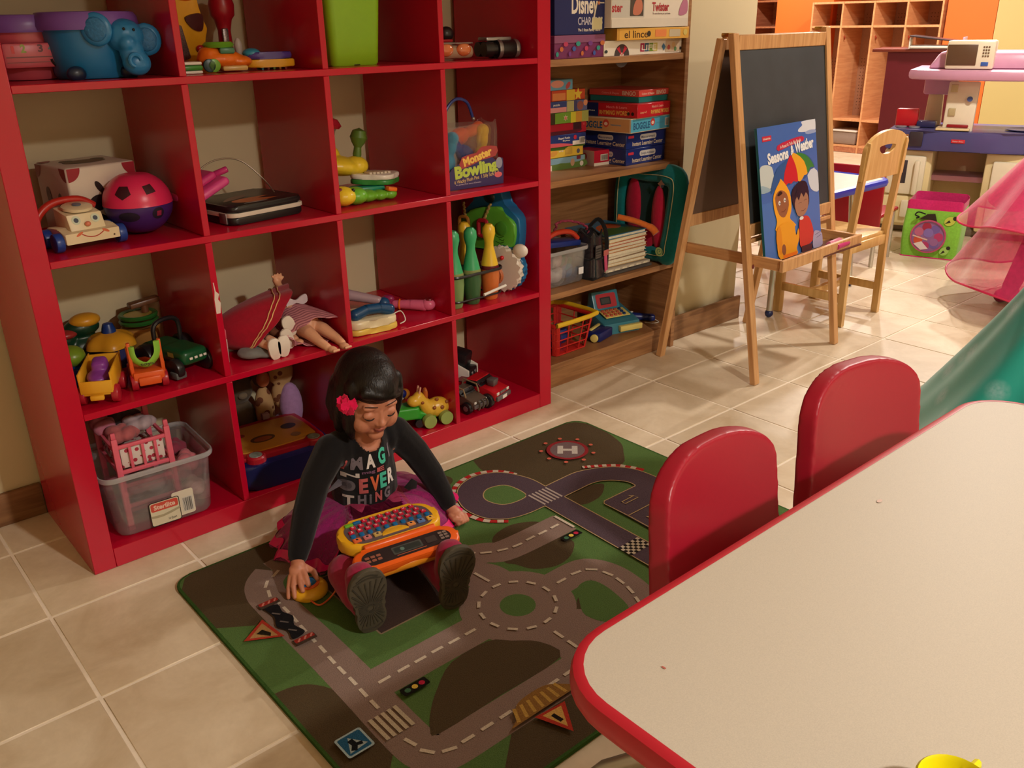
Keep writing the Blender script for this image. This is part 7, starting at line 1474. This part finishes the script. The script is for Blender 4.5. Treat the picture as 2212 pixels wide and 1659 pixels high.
for i in range(10): 
    x = -.090 + .02 * i; k = MB().lathe([(0, .0125), (.0055, .011), (.0065, .007)], 14, c=(x, .044 - .0 * i, 0)).obj('number_key', K_b, lt)
for i, x in enumerate((-.088, -.064, -.040, .042, .066, .090)): 
    c = [(220, 100, 50), (190, 110, 110), (190, 160, 90), (220, 140, 70), (90, 120, 170), (225, 170, 60)][i]; k = MB().box((x, .026, .0085), (.019, .015, .005), r=.004, seg=2).obj('picture_key', mat('pk%d' % i, c, .35), lt); decal('icon', TR((x, .026, .0111)), [(rrect(-.0065, -.0045, .0065, .0045, .002), tuple(min(255, v + 20) for v in c)), (circ(0, 0, .003), (50, 40, 50))], k)
MB().prism([(.032 * math.cos(a), .016 + .020 * math.sin(a)) for a in [PI * i / 16 for i in range(17)]], .004, TOP(0, 0, .0055), r=.001).obj('speaker', L_y, lt)
HL = Matrix.Rotation(math.radians(12), 4, 'X')
q = MB(); q.M = HL; q.cyl((-.085, -.004, .004), (.085, -.004, .004), .008, n=16, bev=.002); q.obj('hinge', L_o, lt)
lid = rrect(-.125, -.074, .125, -.009, .031, 8)
q = MB(); q.M = HL; q.prism(lid, .020, TOP(0, 0, -.012), r=.007, seg=3); q.obj('lid', L_o, lt)
q = MB(); q.M = HL; q.prism([(x * .84, -.041 + (y + .041) * .62) for x, y in lid], .0012, TOP(0, 0, .0078)); q.obj('screen_surround', mat('screen_dark', (44, 36, 38), .25), lt)
decal('screen_print', HL @ TOP(0, 0, .0092), [(rrect(-.035, -.052, .035, -.030, .003), (70, 74, 70)), (rrect(-.031, -.049, .031, -.033, .002), (40, 48, 46)), (circ(-.012, -.041, .005), (90, 120, 110)), (line([(-.03, -.056), (.04, -.056)], .002), (170, 90, 60)), (rrect(.045, -.05, .07, -.032, .002), (60, 50, 48))] + [(rrect(-.098 + .013 * (i % 3), -.052 + .010 * (i // 3), -.088 + .013 * (i % 3), -.045 + .010 * (i // 3), .002), (150, 90, 70)) for i in range(6)] + [(rrect(.078 + .011 * (i % 2), -.052 + .008 * (i // 2), .087 + .011 * (i % 2), -.046 + .008 * (i // 2), .001), (130, 110, 100)) for i in range(6)], lt)
ms = thing('toy_mouse', 'round yellow toy mouse with blue button under the hand of the child', 'toy', (.341, -.420, RZ + .001))
MB().lathe([(0, 0), (.040, 0), (.042, .003), (.042, .012), (.038, .018), (.03, .022), (0, .022)], 36).obj('body', L_y, ms)
MB().lathe([(0, .0215), (.025, .0225), (.025, .025), (.022, .027), (0, .027)], 30, sx=1.0, sy=.9).obj('ring', L_o, ms)
MB().ell((0, 0, .026), (.021, .017, .009), rot=(0, 0, .3), n=24).obj('button', K_b, ms)
tag(MB().tube(smooth([tuple(at(668, 1294, z=.016)), tuple(at(690, 1307, z=.013)), tuple(at(716, 1288, z=.016)), tuple(at(738, 1255, z=.05)), tuple(at(757, 1222, z=.10)), tuple(at(775, 1200, z=.145)), tuple(at(782, 1192, z=.145))], 7), .0021, 8).obj('mouse_cord', pl('cord_orange', (220, 100, 50))), 'orange cord from the toy mouse to the toy laptop', 'cord')

# ---------------------------------------------------------------- two more children at the right edge
def child(lab, O, rz, H, dress, M_d, bare, hairc, tone=(196, 132, 100)):
    t = thing('person', lab, 'person', O, math.radians(rz)); s = H / .95
    b = MB(); b.M = Matrix.Diagonal((s, s, s, 1))
    b.ell((0, 0, .86), (.066, .078, .09)); b.ell((0, -.08, .845), (.010, .01, .012)); b.ell((0, -.05, .80), (.025, .02, .018))
    b.chain([(0, .01, .78), (0, .01, .70)], [.03, .038]); b.chain([(0, 0, .68), (0, 0, .58), (0, 0, .47)], [.07, .07, .078])
    for k in (-1, 1):
        b.ell((k * .07, 0, .69), .033); b.chain([(k * .095, 0, .68), (k * .13, -.02, .59), (k * .07, -.11, .64)], [.026, .022, .016]); b.ell((k * .055, -.13, .65), (.014, .022, .018))
        for j in range(4): b.chain([(k * (.042 + .007 * j), -.142, .66), (k * (.034 + .007 * j), -.155, .672), (k * (.030 + .006 * j), -.158, .66)], [.0062, .0055, .005])
        b.chain([(k * .045, -.13, .66), (k * .03, -.14, .672)], [.0065, .0055])
        b.chain([(k * .045, 0, .45), (k * .045, -.005, .25), (k * .045, .01, .05)], [.052, .038, .026]); b.chain([(k * .045, .02, .026), (k * .048, -.06, .022)], [.024, .022])
    blob(b, 'body', mat('skin2' + lab[:6], tone, .5), t, .006, 3)
    h = MB(); h.M = Matrix.Diagonal((s, s, s, 1)); h.ell((0, .018, .885), (.076, .078, .082)); h.ell((0, .035, .82), (.07, .05, .09)); blob(h, 'hair', mat('hair2' + lab[:6], hairc, .5), t, .006, 2)
    for k in (-1, 1):
        MB().ell((k * .026 * s, -.073 * s, .868 * s), (.009, .005, .007)).obj('eye', M_lash, t)
    return t, s
M_tq = mat('satin_turquoise', (16, 140, 134), .38, noise=.10, nscale=9, sheen=.3)
nt = M_tq.node_tree; v3 = nt.nodes.new('ShaderNodeTexVoronoi'); v3.inputs['Scale'].default_value = 9; c4 = nt.nodes.new('ShaderNodeValToRGB'); c4.color_ramp.elements[0].color = (1, 1, 1, 1); c4.color_ramp.elements[0].position = .10; c4.color_ramp.elements[1].color = (0, 0, 0, 1); c4.color_ramp.elements[1].position = .34
n5 = nt.nodes.new('ShaderNodeTexNoise'); n5.inputs['Scale'].default_value = 90; mul = nt.nodes.new('ShaderNodeMath'); mul.operation = 'MULTIPLY'; mixc = nt.nodes.new('ShaderNodeMixRGB'); mixc.inputs[1].default_value = rgb((30, 165, 152)); mixc.inputs[2].default_value = rgb((160, 200, 205))
tcn = nt.nodes.new('ShaderNodeTexCoord'); nt.links.new(tcn.outputs['Object'], v3.inputs[0]); nt.links.new(tcn.outputs['Object'], n5.inputs[0]); nt.links.new(v3.outputs[0], c4.inputs[0]); nt.links.new(c4.outputs[0], mul.inputs[0]); nt.links.new(n5.outputs[0], mul.inputs[1]); nt.links.new(mul.outputs[0], mixc.inputs[0]); nt.links.new(mixc.outputs[0], nt.nodes['Principled BSDF'].inputs['Base Color'])
t, s = child('child in turquoise satin dress with pale snowflakes at the far table end', (2.33, -1.25, 0), 200, .92, None, M_tq, None, (150, 110, 60))
b = MB(); b.grid(lambda u, v: Vector(((.085 + .36 * v ** 1.15) * (1 + .07 * math.sin(7 * 2 * PI * u + 2 * v) * v) * math.cos(2 * PI * u), (.085 + .30 * v ** 1.15) * (1 + .07 * math.sin(7 * 2 * PI * u + 2 * v) * v) * math.sin(2 * PI * u), .60 - .56 * v + .018 * math.sin(11 * 2 * PI * u + 5 * v) * v)), 120, 30, thick=.003); b.obj('skirt', M_tq, t)
b = MB(); b.chain([(0, 0, .66), (0, 0, .56)], [.085, .09]); b.chain([(-.09, 0, .66), (.09, 0, .66)], [.04, .04]); blob(b, 'bodice', M_tq, t, .006, 3)
M_pt = mat('tulle_pink', (228, 36, 110), .55, noise=.2, nscale=60, alpha=.62, sheen=.5); M_pt2 = mat('satin_pink', (222, 30, 100), .45, noise=.12, nscale=20); M_pl2 = cl('leggings_raspberry', (132, 18, 60))
t, s = child('child in a hot pink tulle dress with ribbon edges, standing by the play kitchen', (3.78, -.74, 0), 160, 1.0, None, M_pt, None, (90, 60, 40))
b = MB(); iv = (Matrix.Translation((3.78, -.74, 0)) @ Matrix.Rotation(math.radians(160), 4, 'Z')).inverted()
for h_, k_, f_ in (((3.76, -.70, .47), (3.79, -.62, .27), (3.80, -.56, .06)), ((3.80, -.78, .47), (3.82, -.80, .27), (3.84, -.80, .06))): b.chain([iv @ Vector(h_), iv @ Vector(k_), iv @ Vector(f_)], [.062, .047, .036]); b.chain([iv @ (Vector(f_) + Vector((.02, 0, -.026))), iv @ (Vector(f_) + Vector((-.07, .01, -.03)))], [.033, .03])
blob(b, 'leggings', M_pl2, t, .006, 3)
def tul(R0, R1, z0, z1, ph, k): return lambda u, v: Vector(((R0 + (R1 - R0) * v) * (1 + .06 * math.sin(k * 2 * PI * u + ph) * v) * math.cos(2 * PI * u), (R0 + (R1 - R0) * v) * (1 + .06 * math.sin(k * 2 * PI * u + ph) * v) * math.sin(2 * PI * u), z0 + (z1 - z0) * v ** 1.05 + .02 * math.sin(5 * 2 * PI * u + ph) * v))
for R0, R1, z0, z1, ph, k, m in ((.08, .30, .82, .46, 0, 7, M_pt2), (.09, .40, .78, .38, 1, 8, M_pt), (.09, .42, .72, .12, 2, 6, M_pt)):
    f_ = tul(R0, R1, z0, z1, ph, k); MB().grid(f_, 110, 14).obj('tulle_layer', m, t)
    MB().tube([f_(i / 90, 1) for i in range(90)], .0045, 6, closed=True).obj('ribbon_edge', mat('ribbon_rose', (206, 30, 84), .5), t)
b = MB(); b.chain([(0, 0, .76), (0, 0, .66)], [.085, .085]); b.chain([(-.09, 0, .73), (.09, 0, .73)], [.04, .04]); blob(b, 'bodice', M_pt2, t, .006, 3)
